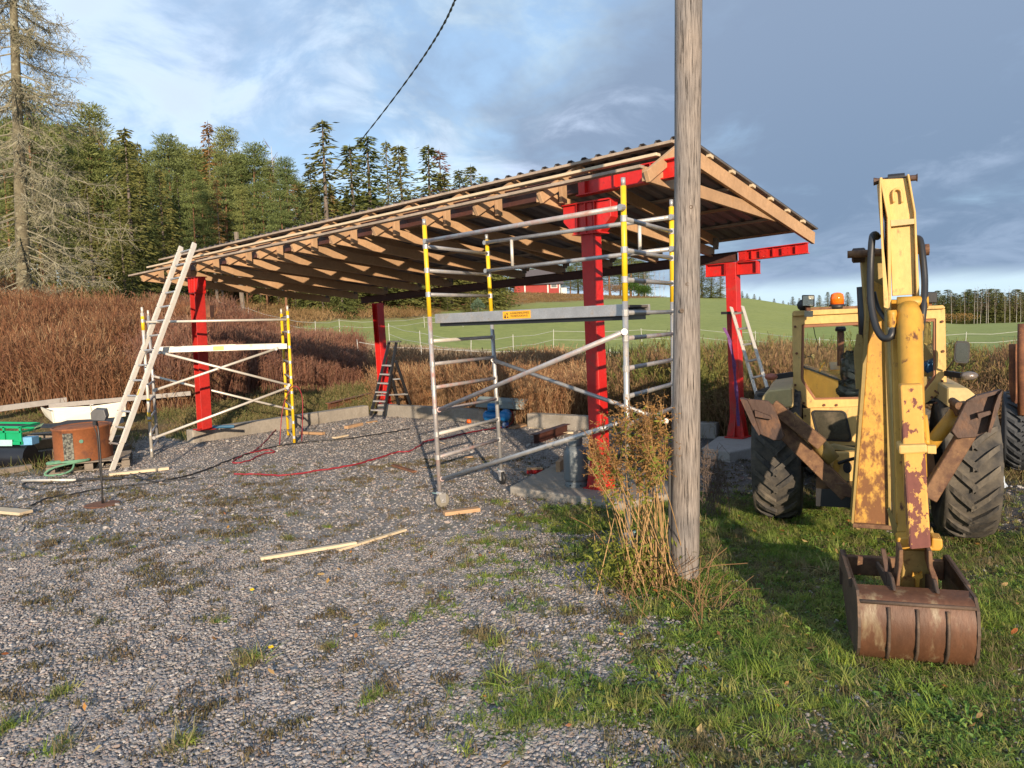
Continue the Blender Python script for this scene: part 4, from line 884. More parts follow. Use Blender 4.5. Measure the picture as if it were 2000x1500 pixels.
M_bucket = mat('worn_bucket_steel', (.12, .052, .026), .55, .1, .3, 4, .25, 40, sec=(.21, .155, .09), samt=.4, ss=8, shard=.06, stretch=(1, 1, .3), sec_rough=.45, sec2=(.05, .03, .022), s2amt=.3, s2s=9)
M_bucketi = mat('dull_bucket_steel', (.10, .065, .045), .7, .1, .3, 6, .25, 40, sec=(.2, .12, .07), samt=.36, ss=6)
M_guard = mat('half_rusted_guard', (.62, .33, .07), .5, 0, .1, 3, .08, 60, sec=(.17, .06, .045), samt=.42, ss=4.5, shard=.012, sec_rough=.9, stretch=(2.6, 2.6, .45), grad=(.5, 1.6, .16, -.02))
M_chrome = mat('oily_fitting', (.3, .27, .2), .35, .7, .2, 20, .1)
M_hoseb = mat('black_hydraulic_hose', (.02, .021, .024), .42, 0, .2, 10, .05)
M_plasticbag = mat('black_plastic_cover', (.03, .038, .04), .25, 0, .3, 8, .9, 14)

def tyre(par, c, R, W, name='rear_tyre', lugs=22, sgn=1, m_=M_tyre, rim=True):
    c = np.asarray(c, float); ax = (1, 0, 0)
    w = thing_part('wheel', par)
    r0 = R - .05
    prof = [(R*.5, -W*.36), (R*.62, -W*.46), (R*.8, -W*.5), (R*.93, -W*.47), (r0, -W*.38), (r0 + .012, 0), (r0, W*.38), (R*.93, W*.47), (R*.8, W*.5), (R*.62, W*.46), (R*.5, W*.36)]
    g = G(); g.add(lathe(c, prof, 48, axis=ax))
    o = g.build('tyre', m_, w, True)
    # chevron lugs
    g = G(); h = .045
    for i in range(lugs * 2):
        side = -1 if i % 2 else 1; a0 = math.pi * 2 * (i / 2) / lugs + (math.pi / lugs if side < 0 else 0)
        pts = []
        for k in range(5):
            u_ = k / 4; xw = side * (-.02 + u_ * W * .53); a = a0 + (.34 * u_) * 1.0; rad = (r0 + h) if k < 3 else (r0 + h - .02 if k == 3 else R * .9)
            pts.append((xw, a, rad, .05 - .012 * u_))
        V = []
        for xw, a, rad, hw in pts:
            for da in (-hw, hw):
                for rr in (rad - .06, rad): V.append(c + [xw, rr * math.sin(a + da), rr * math.cos(a + da)])
        F = []
        for k in range(4):
            o4 = k * 4; p4 = o4 + 4; F += [[o4 + 1, o4 + 3, p4 + 3, p4 + 1], [o4, o4 + 1, p4 + 1, p4], [o4 + 2, p4 + 2, p4 + 3, o4 + 3]]
        F += [[0, 2, 3, 1], [16, 17, 19, 18]]
        V2 = np.array(V); mesh('lug', V2, F, m_, w) if i % 1 == 0 else None
    if rim: mesh('rim', *lathe(c, [(R*.5, -W*.3), (R*.46, -W*.25), (R*.2, -.05), (.06, 0), (.06, .05), (R*.2, .05), (R*.46, W*.25), (R*.5, W*.3)], 32, axis=ax), M_cream, w, True)
    return w
def thing_part(name, par):
    o = bpy.data.objects.new(name, None); o.empty_display_size = .1; COL.objects.link(o); o.parent = par; return o

def digger():
    T = thing('backhoe_loader', 'old cream and yellow backhoe digger seen from behind with its boom folded upright', 'digger', [3.45, 7.6, 0])
    # the digger points away from the camera, turned 22 degrees; points are worked out in its own frame (y forward)
    th_ = math.radians(22); T.rotation_euler = (0, 0, -th_); T0 = np.array([3.45, 7.6, 0.]); cs, sn = math.cos(th_), math.sin(th_)
    def loc_(v): return np.array([cs * v[0] - sn * v[1], sn * v[0] + cs * v[1], v[2]])
    cl = T0 + loc_(np.array([0, 0, CAMH]) - T0)
    def at(x, y, Y): d = loc_(ray(x, y)); return cl + d * ((1.1 * Y - .76 - cl[1]) / d[1])
    def gr(x, y, z=0.0): d = loc_(ray(x, y)); return cl + d * ((z - cl[2]) / d[2])
    f = at
    P = lambda pts, Y: [at(x, y, Y) for x, y in pts]
    def plate(name, pts, Y, th, m_, par=T, b=.003):
        o = mesh(name, *prism(P(pts, Y), (0, th, 0)), m_, par); return bev(o, b) if b else o
    # ---------- wheels
    for (x, Y, z) in ((1521, 7.55, .67), (1880, 7.5, .60)):
        p = at(x, 900, Y); tyre(T, [p[0], p[1], z], .68, .46)
    for x in (1590, 1800):
        p = at(x, 850, 9.7); tyre(T, [p[0], p[1], .42], .44, .3, lugs=14)
    # ---------- rear axle and chassis
    mesh('rear_axle', *tube([[2.75, 7.55, .66], [4.2, 7.5, .62]], .13, 14), M_blackp, T, True)
    mesh('chassis', *box(3.1, 3.85, 7.75, 10.4, .5, .95), M_olive, T)
    mesh('underside', *box(2.95, 4.05, 7.55, 8.4, .62, .95), M_blackp, T)
    # ---------- cab
    Y0 = 7.55; cab = thing_part('cab', T)
    def ring(name, outer, inner, Y, th, m_, par):          # frame with an opening; same number of points
        n = len(outer); V = [*P(outer, Y), *P(inner, Y)]; V = V + [v + np.array([0, th, 0]) for v in V]; F = []
        for i in range(n):
            j = (i + 1) % n; F += [[i, j, n + j, n + i], [2*n + i, 3*n + i, 3*n + j, 2*n + j], [i, 2*n + i, 2*n + j, j], [n + i, n + j, 3*n + j, 3*n + i]]
        return bev(mesh(name, V, F, m_, par), .004)
    out = [(1547, 618), (1846, 603), (1849, 748), (1842, 764), (1803, 792), (1578, 797), (1556, 781), (1549, 768)]
    inn = [(1566, 634), (1828, 622), (1828, 735), (1825, 741), (1796, 777), (1590, 781), (1566, 746), (1564, 738)]
    ring('rear_frame', out, inn, Y0, .05, M_cream, cab)
    inn2 = [(1571, 640), (1823, 628), (1823, 733), (1819, 740), (1793, 773), (1593, 777), (1571, 744), (1569, 738)]
    ring('gasket', inn, inn2, Y0 + .012, .03, M_gasket, cab)
    mesh('rear_window', P(inn2, Y0 + .03) , [list(range(8))[::-1]], M_glass, cab)
    for x, y in ((1553, 638), (1553, 752), (1840, 628), (1840, 744), (1556, 690), (1842, 686), (1570, 787), (1610, 791), (1634, 791), (1820, 776)):
        p = at(x, y, Y0 - .004); mesh('bolt', *lathe(p, [(.013, 0), (.013, .012), (.006, .015)], 8, axis=(0, -1, 0)), M_rust, cab)
    # roof
    D = 1.45
    rp = P([(1547, 618), (1547, 611), (1550, 607), (1842, 596), (1846, 600), (1846, 603)], Y0 - .03); bev(mesh('roof', *prism(rp, (0, D, 0)), M_cream, cab), .008, 2)
    rp = P([(1578, 606), (1586, 600), (1690, 597), (1800, 593), (1808, 598)], Y0 + .1); mesh('roof_cap', *prism(rp, (0, D - .2, 0)), M_arm, cab)
    # pillars, side glass, front
    for x in (1551, 1843):
        a = at(x, 770 if x < 1700 else 752, Y0 + .05); b = at(x, 618 if x < 1700 else 604, Y0 + .05)
        mesh('front_pillar', *beam(a + [0, D - .1, 0], b + [0, D - .1, 0], .06, .06, up=(0, 1, 0)), M_cream, cab)
        mesh('side_panel', *prism([a + [0, .02, .0], a + [0, D - .1, 0], a + [0, D - .1, .35], a + [0, .02, .18]], (.03 * (1 if x < 1700 else -1), 0, 0)), M_cream, cab)
        mesh('door_pillar', *beam(a + [0, .62, 0], b + [0, .62, 0], .045, .05, up=(0, 1, 0)), M_cream, cab)
        mesh('side_window', *prism([a + [0, .02, .18], a + [0, D - .1, .35], b + [0, D - .1, -.02], b + [0, .02, -.02]], (.004, 0, 0)), M_glass, cab)
    q0 = at(1551, 745, Y0 + .05) + [0, D - .06, 0]; q1 = at(1843, 735, Y0 + .05) + [0, D - .06, 0]
    mesh('front_lower_panel', *prism([q0, q1, q1 - [0, 0, .28], q0 - [0, 0, .28]], (0, .03, 0)), M_olive, cab)
    # interior
    mesh('console', *prism([f(1570, 716, 7.75), f(1637, 742, 7.75), f(1640, 790, 7.75), f(1570, 790, 7.75)], (0, .5, 0)), M_boom, cab)
    mesh('console_edge', *beam(f(1568, 716, 7.74), f(1640, 742, 7.74), .02, .02), M_blackp, cab)
    mesh('lever', *tube([f(1600, 726, 7.8), f(1604, 716, 7.8), f(1611, 708, 7.8)], .008, 6), M_boom, cab)
    mesh('lever', *tube([f(1570, 697, 7.8), f(1586, 696, 7.8)], .008, 6), M_chrome, cab)
    V, F = lathe(f(1588, 697, 7.78), [(.01, -.02), (.028, -.01), (.028, .01), (.01, .02)], 12, axis=(1, 0, 0)); mesh('knob', V, F, M_creamp, cab)
    def blob(name, pts, Y, th, m_, seed):
        r_ = np.random.default_rng(seed); V = []; n = 22; cx = np.mean([p[0] for p in pts]); cy = np.mean([p[1] for p in pts])
        W_ = (max(p[0] for p in pts) - min(p[0] for p in pts)) / 2; H_ = (max(p[1] for p in pts) - min(p[1] for p in pts)) / 2; F = []
        for i in range(13):
            ph = math.pi * i / 12
            for k in range(n):
                a = 2 * math.pi * k / n; sx = abs(math.cos(a)) ** .6 * np.sign(math.cos(a)); rr = math.sin(ph) ** .5
                q = f(cx + W_ * rr * sx, cy - H_ * math.cos(ph), Y) + [0, th * math.sin(a) * rr, 0]; V.append(q + r_.normal(size=3) * .012)
        for i in range(12):
            for k in range(n): F.append([i*n + k, i*n + (k + 1) % n, (i + 1)*n + (k + 1) % n, (i + 1)*n + k])
        return mesh(name, V, F, m_, cab)
    blob('seat_back', [(1640, 686), (1692, 748)], 8.0, .14, M_plasticbag, 1); blob('seat_cushion', [(1628, 742), (1698, 782)], 7.9, .25, M_plasticbag, 2)
    mesh('seat_stem', *beam(f(1668, 748, 7.95), f(1668, 720, 7.95), .2, .1, up=(0, 1, 0)), mat('dark_red_vinyl', (.06, .025, .022), .5), cab)
    mesh('cab_floor', *prism([f(1560, 792, 7.6), f(1840, 782, 7.6), f(1840, 782, 7.6) + [0, 1.3, 0], f(1560, 792, 7.6) + [0, 1.3, 0]], (0, 0, -.03)), M_blackp, cab)
    mesh('blue_cover', *beam(f(1820, 722, 7.9), f(1812, 705, 7.9), .12, .25, up=(0, 1, 0)), mat('blue_cloth', (.02, .08, .2), .7), cab)
    mesh('steering_wheel', *tube([f(1700 + 26 * math.cos(a), 700 + 16 * math.sin(a), 8.6 + .1 * math.sin(a)) for a in np.linspace(0, 6.28, 20)], .014, 6), M_blackp, cab, True)
    mesh('wiper', *tube([f(1588, 633, 7.62), f(1592, 655, 7.62), f(1598, 672, 7.62), f(1597, 684, 7.62)], .004, 5), M_blackp, cab)
    mesh('interior_light', *beam(f(1666, 632, 7.7), f(1684, 634, 7.7), .06, .05), M_creamp, cab)
    # hood and exhaust, loader arms ahead
    mesh('hood', *box(3.2, 3.95, 9.0, 10.6, .95, 1.42), M_boom, T)
    mesh('exhaust_pipe', *tube([f(1641, 760, 9.6), f(1641, 645, 9.6)], .04, 12), M_rust, T, True); mesh('exhaust_cap', *lathe(f(1641, 640, 9.6), [(.06, -.04), (.065, -.01), (.05, .02)], 12), M_blackp, T)
    # ---------- lower rear panel with window
    plate('lower_panel', [(1568, 798), (1690, 794), (1690, 878), (1664, 876), (1625, 872), (1570, 866)], 7.5, .04, M_cream)
    plate('lower_panel', [(1790, 792), (1806, 792), (1806, 872), (1790, 872)], 7.5, .04, M_cream)
    def rrect(pts, r=.12, k=3):
        o_ = []; n = len(pts)
        for i in range(n):
            p = np.array(pts[i], float); a = np.array(pts[i - 1], float); b = np.array(pts[(i + 1) % n], float)
            for t in np.linspace(0, 1, k + 1): s = p + (a - p) * r * (1 - t) ** 1.6 + (b - p) * r * t ** 1.6; o_.append(tuple(s))
        return o_
    wi = rrect([(1587, 804), (1648, 805), (1661, 860), (1601, 856)]); wo = rrect([(1583, 801), (1652, 802), (1666, 864), (1597, 860)])
    ring('window_seal', wo, wi, 7.49, .015, M_blackp, T)
    mesh('lower_window', P(wi, 7.487), [list(range(len(wi)))[::-1]], mat('dirty_dark_glass', (.06, .055, .04), .12, 0, .3, 6, .02, sec=(.12, .1, .07), samt=.4, ss=5), T)
    for x, y in ((1573, 812), (1573, 834), (1574, 850), (1798, 810), (1798, 838)):
        mesh('bolt', *lathe(f(x, y, 7.497), [(.01, 0), (.01, .01)], 8, axis=(0, -1, 0)), M_rust, T)
    plate('torn_sill', [(1608, 874), (1628, 868), (1668, 876), (1690, 878), (1690, 884), (1650, 880), (1615, 878)], 7.4, .08, M_creamp)
    # rear casting (slew frame)
    cst = plate('slew_frame', [(1622, 884), (1690, 882), (1735, 882), (1735, 965), (1660, 964), (1632, 950), (1609, 912)], 7.0, .09, M_cream, b=.008)
    mesh('pin_ring', *lathe(f(1618, 910, 6.99), [(.012, 0), (.022, 0), (.022, .01), (.012, .01)], 14, axis=(0, -1, 0), cap=False), M_arm, cst)
    for x, y, a, b in ((1634, 910, .03, .062), (1655, 913, .038, .055)):
        V, F = lathe(f(x, y, 6.992), [(.001, 0), (a, 0), (a, .004)], 18, axis=(0, -1, 0), sq=b / a, cap=False); V = np.array(V); mesh('hole', V, F, M_blackp if x > 1640 else M_boom, cst)
    mesh('hydraulic_hose', *tube(smoothpath([f(1638, 905, 6.95), f(1655, 899, 6.9), f(1675, 894, 6.8)], 5), .016, 8), M_hoseb, T, True)
    mesh('slew_housing', *box(3.05, 3.95, 6.55, 7.05, .36, .52), M_blackp, T)
    mesh('slew_cylinder', *tube([f(1630, 962, 6.9), f(1700, 985, 6.6)], .07, 14), M_blackp, T, True)
    # ---------- fenders
    for pts, zx in (([(1488, 777), (1500, 763), (1547, 758), (1549, 796), (1500, 798), (1488, 790)], 0), ([(1850, 757), (1890, 758), (1906, 772), (1906, 786), (1880, 792), (1850, 795)], 0)):
        o = plate('fender', pts, 7.0, 1.35, M_creamp, b=.012)
    # ---------- stabilisers
    def boxarm(name, p, q, w, h, m_, par): return bev(mesh(name, *beam(p, q, w, h, up=(0, 1, 0)), m_, par), .006)
    for sd in (0, 1):
        st = thing_part('stabiliser', T)
        if sd == 0:
            boxarm('leg', f(1655, 965, 6.7), f(1512, 822, 6.72), .13, .14, M_arm, st)
            mesh('cylinder', *tube([f(1626, 898, 6.72), f(1545, 812, 6.72)], .052, 16), M_boom, st, True)
            mesh('cylinder_end', *tube([f(1627, 899, 6.72), f(1600, 868, 6.72)], .068, 16), M_olive, st, True)
            boxarm('guard', f(1606, 868, 6.6), f(1508, 791, 6.62), .11, .10, M_arm, st)
            mesh('bracket', *prism(P([(1632, 945), (1640, 965), (1660, 972), (1668, 960), (1655, 945)], 6.6), (0, .06, 0)), M_arm, st)
            pad = [(1447, 776), (1460, 779), (1500, 783), (1512, 794), (1533, 852), (1524, 861), (1510, 860), (1484, 848), (1468, 820)]
            padY = 6.45
            rim = [(1447, 776), (1484, 848), (1470, 843), (1455, 815)]
        else:
            boxarm('leg', f(1812, 972, 6.25), f(1893, 838, 6.3), .12, .13, M_arm, st)
            mesh('cylinder', *tube([f(1808, 880, 6.35), f(1872, 800, 6.4)], .055, 16), M_boom, st, True)
            boxarm('guard', f(1862, 800, 6.35), f(1892, 795, 6.4), .1, .1, M_arm, st)
            mesh('bracket', *prism(P([(1802, 890), (1802, 965), (1830, 930), (1822, 880)], 6.5), (0, .06, 0)), M_arm, st)
            pad = [(1953, 760), (1946, 776), (1930, 842), (1905, 855), (1870, 857), (1858, 842), (1888, 782), (1905, 772)]
            padY = 6.1
            rim = [(1953, 760), (1946, 790), (1930, 842), (1944, 800)]
        V, F = prism(P(pad, padY), (0, .03, 0)); pd = bev(mesh('pad', V, F, M_padm, st), .006)
        mx = (1492, 800, 1505, 852) if sd == 0 else (1920, 790, 1886, 850)
        # folded rim and the rib across the pad
        if sd == 0:
            mesh('pad_rim', *prism(P([(1447, 776), (1460, 779), (1470, 800), (1486, 845), (1484, 848), (1468, 822)], padY), (0, -.09, .0)), M_padm, pd)
            mesh('pad_rib', *prism(P([(1475, 800), (1506, 812), (1508, 818), (1476, 812)], padY), (0, -.06, 0)), M_padm, pd)
        else:
            mesh('pad_rim', *prism(P([(1953, 760), (1948, 790), (1930, 842), (1925, 842), (1938, 790), (1945, 770)], padY), (0, -.09, 0)), M_padm, pd)
            mesh('pad_rib', *prism(P([(1906, 806), (1930, 800), (1934, 806), (1908, 816)], padY), (0, -.07, 0)), M_padm, pd)
            mesh('pad_rim', *prism(P([(1888, 782), (1905, 772), (1953, 760), (1946, 768), (1905, 780)], padY), (0, -.05, 0)), M_padm, pd)
        mesh('pivot_pin', *lathe(f(1512 if sd == 0 else 1870, 806 if sd == 0 else 790, padY + .12), [(.03, -.1), (.03, .25)], 12, axis=(0, 1, 0)), M_arm, st)
    # ---------- boom (rises behind the dipper)
    bm = thing_part('boom', T)
    Yb = 6.3; fr = P([(1667, 1024), (1740, 1029), (1735, 950), (1733, 860), (1731, 740), (1728, 560), (1700, 545), (1697, 640), (1689, 760), (1677, 900)], Yb)
    bev(mesh('boom_box', *prism(fr, (0, .26, 0)), M_boomr, bm), .006)
    for pts in ([(1663, 1020), (1667, 1026), (1677, 900), (1689, 760), (1697, 640), (1700, 545), (1694, 540), (1690, 640), (1682, 760), (1672, 900)], [(1741, 1031), (1736, 1030), (1733, 860), (1729, 700), (1728, 540), (1733, 540), (1735, 700), (1739, 860)]):
        mesh('side_plate', *prism(P(pts, Yb - .035), (0, .34, 0)), M_olive, bm)
    bev(mesh('foot_lip', *beam(f(1665, 1025, Yb - .02), f(1741, 1030, Yb - .02), .05, .035), M_arm, bm), .004)
    bev(mesh('boom_head', *prism(P([(1690, 620), (1682, 510), (1688, 492), (1702, 484), (1722, 486), (1728, 560), (1728, 640)], 6.35), (0, .22, 0)), M_olive, bm), .01)
    mesh('pivot_boss', *lathe(f(1690, 498, 6.3), [(.05, 0), (.06, .01), (.06, .09), (.045, .1)], 18, axis=(-1, 0, 0)), M_padm, bm)
    mesh('pivot_pin', *lathe(f(1806, 488, 6.2), [(.03, -.55), (.03, .0), (.045, .0), (.045, .03)], 14, axis=(1, 0, 0)), M_arm, bm)
    mesh('lift_cylinder', *tube([f(1690, 690, 6.55), f(1684, 560, 6.55)], .045, 14), M_blackp, bm, True)
    mesh('cylinder_lug', *prism(P([(1668, 690), (1674, 652), (1684, 655), (1690, 700), (1688, 760), (1672, 760)], 6.42), (0, .08, 0)), M_olive, bm)
    # ---------- dipper: cream housing at the top, arm down to the bucket
    dp = thing_part('dipper_arm', T)
    Yd = 5.75
    bev(mesh('housing_web', *prism(P([(1722, 350), (1770, 348), (1786, 412), (1786, 575), (1743, 578), (1738, 440)], Yd + .04), (0, .03, 0)), M_cream, dp), .003)
    for pts in ([(1718, 347), (1723, 346), (1740, 420), (1741, 606), (1735, 606), (1733, 425)], [(1772, 340), (1776, 340), (1789, 415), (1797, 600), (1791, 604), (1785, 415)]):
        bev(mesh('flange', *prism(P(pts, Yd), (0, .30, 0)), M_cream, dp), .003)
    bev(mesh('housing_side', *prism([f(1718, 350, Yd), f(1718, 400, Yd), f(1726, 600, Yd), f(1738, 604, Yd)] + [f(1738, 604, Yd) + [0, .3, 0], f(1718, 350, Yd) + [0, .3, 0]], (.01, 0, 0)), M_cream, dp), .002)
    mesh('cross_plate', *prism(P([(1740, 430), (1786, 427), (1786, 437), (1740, 442)], Yd - .003), (0, .04, 0)), M_creamp, dp)
    lo = [(1746, 396), (1744, 380), (1746, 372), (1752, 369), (1759, 372), (1761, 382), (1762, 396)]
    mesh('lifting_eye', *tube(smoothpath(P(lo, Yd + .02), 4), .009, 8), M_cream, dp, True)
    mesh('top_bush', *lathe(f(1734, 350, Yd + .1), [(.035, 0), (.035, .11)], 14, axis=(1, 0, 0)), M_blackp, dp); mesh('top_pin', *lathe(f(1715, 354, Yd + .12), [(.03, -.03), (.022, 0), (.022, .25), (.03, .26)], 12, axis=(1, 0, 0)), M_padm, dp)
    # the arm proper
    bev(mesh('arm_box', *prism([f(1740, 585, 5.9), f(1776, 585, 5.9), f(1782, 1040, 4.98), f(1752, 1040, 4.98)], (0, .2, 0)), M_boom, dp), .006)
    bev(mesh('arm_web', *prism([f(1728, 600, 6.0), f(1745, 600, 5.96), f(1755, 1035, 5.02), f(1749, 1035, 5.06)], (0, .2, 0)), M_olive, dp), .004)
    # bucket cylinder and its guard
    mesh('cylinder_eye', *lathe(f(1752, 592, 5.72), [(.045, 0), (.045, .2)], 16, axis=(1, 0, 0)), M_boom, dp, True)
    mesh('bucket_cylinder', *tube([f(1773, 598, 5.68), f(1776, 615, 5.64), f(1780, 760, 5.4), f(1788, 930, 5.06)], [.068, .082, .08, .068], 22), M_boom, dp, True)
    bev(mesh('cylinder_guard', *prism([f(1758, 752, 5.26), f(1802, 750, 5.26), f(1807, 880, 5.01), f(1819, 1070, 4.68), f(1777, 1074, 4.68), f(1764, 880, 5.01)], (0, .16, 0)), M_guard, dp), .012, 2)
    bev(mesh('clamp_band', *prism(P([(1755, 870), (1811, 868), (1812, 885), (1756, 888)], 4.99), (0, .2, 0)), M_cream, dp), .012, 2)
    bev(mesh('clamp_lug', *prism(P([(1811, 871), (1829, 871), (1829, 887), (1811, 886)], 5.02), (0, .05, 0)), M_cream, dp), .003)
    mesh('pipe', *tube(smoothpath([f(1806, 812, 5.3), f(1809, 840, 5.25), f(1811, 868, 5.2)], 4), .018, 8), M_boom, dp, True)
    # fittings
    for x, y, dx in ((1742, 622, 1), (1795, 630, -1)):
        a = f(x, y, 5.62); mesh('fitting', *lathe(a, [(.03, .06), (.035, .03), (.028, .0), (.034, -.03), (.026, -.07), (.022, -.11)], 12), M_boom, dp, True)
        mesh('fitting_nut', *lathe(a - [0, 0, .06], [(.03, 0), (.03, -.05), (.022, -.05), (.022, -.09)], 6), M_chrome, dp)
    def hose(pts, r=.022): mesh('hydraulic_hose', *tube(smoothpath([f(*p) for p in pts], 8), r, 10), M_hoseb, dp, True)
    hose([(1714, 463, 5.95), (1708, 458, 5.9), (1703, 470, 5.85), (1700, 530, 5.8), (1701, 590, 5.72), (1710, 635, 5.66), (1722, 657, 5.62), (1733, 661, 5.6), (1741, 654, 5.6), (1743, 640, 5.62)], .026)
    hose([(1790, 465, 5.9), (1797, 470, 5.85), (1802, 500, 5.8), (1806, 550, 5.75), (1804, 600, 5.68), (1799, 640, 5.64), (1795, 668, 5.62)], .024)
    hose([(1706, 570, 6.1), (1714, 600, 6.1), (1728, 622, 6.05), (1736, 630, 6.0)], .018)
    # knuckle at the bottom of the arm
    bev(mesh('knuckle', *prism(P([(1752, 1051), (1778, 1049), (1778, 1066), (1819, 1068), (1820, 1051), (1841, 1053), (1842, 1070), (1836, 1077), (1754, 1073)], 4.78), (0, .14, 0)), M_boom, dp), .01, 2)
    for pts, Y in (([(1733, 996), (1738, 992), (1758, 1040), (1752, 1052), (1745, 1045)], 5.0), ([(1816, 1040), (1820, 1030), (1828, 1052), (1820, 1054)], 4.9)):
        bev(mesh('link_lever', *prism(P(pts, Y), (0, .03, 0)), M_olive, dp), .003)
    # tipping plate (between the links)
    bev(mesh('bucket_bracket', *prism(P([(1764, 1074), (1814, 1076), (1818, 1110), (1828, 1160), (1758, 1160), (1762, 1110)], 4.80), (0, .05, 0)), M_olive, dp), .006)
    for pts in ([(1756, 1075), (1764, 1074), (1764, 1100), (1758, 1125), (1757, 1184), (1752, 1188), (1749, 1150), (1754, 1115)], [(1813, 1076), (1821, 1077), (1822, 1105), (1832, 1130), (1834, 1175), (1826, 1190), (1822, 1180), (1823, 1140), (1814, 1110)]):
        bev(mesh('link_plate', *prism(P(pts, 4.62), (0, .2, 0)), M_arm, dp), .004)
    mesh('pin', *tube([f(1758, 1174, 4.66), f(1825, 1178, 4.64)], .038, 16), M_boom, dp, True)
    yc = f(1791, 1128, 4.77); mesh('yellow_casting', *prism([yc + np.array(p) * 1.0 for p in ((-.025, 0, .04), (-.01, 0, .03), (.01, 0, .03), (.025, 0, .045), (.03, 0, .01), (.012, 0, 0), (.01, 0, -.05), (-.01, 0, -.05), (-.012, 0, 0), (-.03, 0, .01))], (0, -.03, 0)), M_boom, dp)
    # ---------- bucket
    bk = thing_part('bucket', T)
    q0 = gr(1678, 1292); q1 = gr(1908, 1313); W = float(np.linalg.norm(q1 - q0)) * .97; e = nrm(q1 - q0); inw = nrm(np.cross((0, 0, 1), e)); base = q0 + inw * -.08
    def bp(a, d, z): return base + e * (a * W) + inw * d + [0, 0, z]
    prof = [(.86, .02), (.55, .0), (.22, .0), (.09, .03), (.02, .13), (.0, .26), (.025, .37), (.07, .42), (.19, .44)]
    # back shell (curved)
    V = []; F = []; ns = 2; k = len(prof); K0 = 2
    prof = prof[:K0] + [(float(q[0]), float(q[1])) for q in smoothpath([np.array([a, b]) for a, b in prof[K0:]], 4)]; outer = prof[K0:]; inner = [(d + .012, z - .01 if z > .2 else z + .01) for d, z in outer]
    for a in (0, 1):
        for d, z in outer + inner[::-1]: V.append(bp(a, d, z))
    n = 2 * len(outer); F = [[i, (i + 1) % n, n + (i + 1) % n, n + i] for i in range(n)] + [list(range(n))[::-1], list(range(n, 2*n))]
    bs_ = mesh('back_shell', V, F, M_bucket, bk, True); bs_.modifiers.new('edges', 'EDGE_SPLIT').split_angle = .7
    mesh('top_lip', *tube([bp(-.0, .03, .39), bp(1, .03, .39)], .012, 8), M_bucketi, bk, True)
    side = [(.25, -.0), (.1, .02), (.015, .11), (-.01, .25), (.015, .38), (.08, .44), (.3, .44), (.84, .46), (.9, .38), (.87, .2), (.55, .03)]
    for a, ex in ((0, -1), (1, 1)):
        mesh('side_plate', *prism([bp(a, d, z) for d, z in side], e * .016 * ex), M_bucketi, bk)
        mesh('side_cutter', *prism([bp(a, d, z) for d, z in ((.3, .44), (.84, .46), (.9, .38), (.87, .2), (.84, .34), (.3, .38))], e * .034 * ex), M_bucketi, bk)
    for a in (.02, .25, .5, .76, .98):
        pts = [(.22, -.006), (.09, .02), (.008, .12), (-.012, .25), (.012, .37)]
        if a in (.02, .98): continue
        mesh('wear_strip', *tube([bp(a, d, z) for d, z in pts], .010, 6), M_bucketi, bk, True)
    bev(mesh('tooth_bar', *beam(bp(0, .83, .36), bp(1, .83, .36), .05, .13), M_arm, bk), .006)
    mesh('bottom_plate', *prism([bp(0, .25, .0), bp(1, .25, 0), bp(1, .3, .0), bp(0, .3, 0)], (0, 0, .012)), M_bucketi, bk)
    for a in (.31, .69):
        pts = [(.1, .44), (.2, .43), (.4, .36), (.82, .36), (.8, .4), (.5, .43), (.3, .49), (.2, .49)]
        bev(mesh('ear', *prism([bp(a, d, z) for d, z in pts], e * .02), M_bucketi, bk), .004)
    mesh('ear_pin', *tube([f(1742, 1166, 4.62), f(1758, 1168, 4.62)], .03, 10), M_blackp, bk, True); mesh('ear_pin', *tube([f(1834, 1170, 4.6), f(1842, 1170, 4.6)], .03, 10), M_blackp, bk, True)
    for x, y in ((1722, 1078),): bev(mesh('link', *prism(P([(1720, 1072), (1730, 1074), (1742, 1130), (1750, 1170), (1752, 1196), (1742, 1196), (1738, 1170), (1728, 1120)], 4.7), (0, .03, 0)), M_padm, bk), .004)
    mesh('link', *prism(P([(1836, 1150), (1844, 1170), (1842, 1200), (1830, 1202), (1832, 1160)], 4.66), (0, .03, 0)), M_padm, bk)
    # ---------- lights and mirrors
    wl = thing_part('work_lamp', T); a = f(1578, 600, 7.45)
    def lamp(p0, p1, Y, par, m_lens):
        V, F = prism(P([(p0[0], p0[1]), (p1[0], p0[1]), (p1[0], p1[1]), (p0[0], p1[1])], Y), (0, .09, 0)); bev(mesh('lamp_body', V, F, M_blackp, par), .01, 2)
        mesh('lens', *prism(P([(p0[0] + 2, p0[1] + 2), (p1[0] - 2, p0[1] + 2), (p1[0] - 2, p1[1] - 2), (p0[0] + 2, p1[1] - 2)], Y), (0, -.006, 0)), m_lens, par)
    M_lens = mat('lamp_lens', (.5, .48, .38), .15, .3, .2, 30, .4, 60)
    lamp((1566, 576), (1591, 599), 7.42, wl, M_lens); mesh('bracket', *beam(f(1578, 599, 7.48), f(1578, 612, 7.48), .05, .05, up=(0, 1, 0)), M_rust, wl); mesh('bracket_box', *beam(f(1571, 613, 7.44), f(1588, 613, 7.44), .04, .06), M_chrome, wl)
    mesh('rear_shell', *lathe(f(1569, 596, 7.56), [(.02, -.05), (.06, -.03), (.06, .02), (.02, .04)], 12, axis=(0, 1, 0)), M_blackp, wl)
    w2 = thing_part('work_lamp', T); lamp((1802, 570), (1830, 592), 7.6, w2, M_blackp); mesh('bracket', *beam(f(1815, 592, 7.65), f(1815, 604, 7.65), .04, .04, up=(0, 1, 0)), M_rust, w2)
    bc = thing_part('beacon', T); c = f(1635, 599, 7.7)
    mesh('beacon_base', *lathe(c, [(.075, -.02), (.078, .01), (.066, .025)], 22), M_black, bc, True)
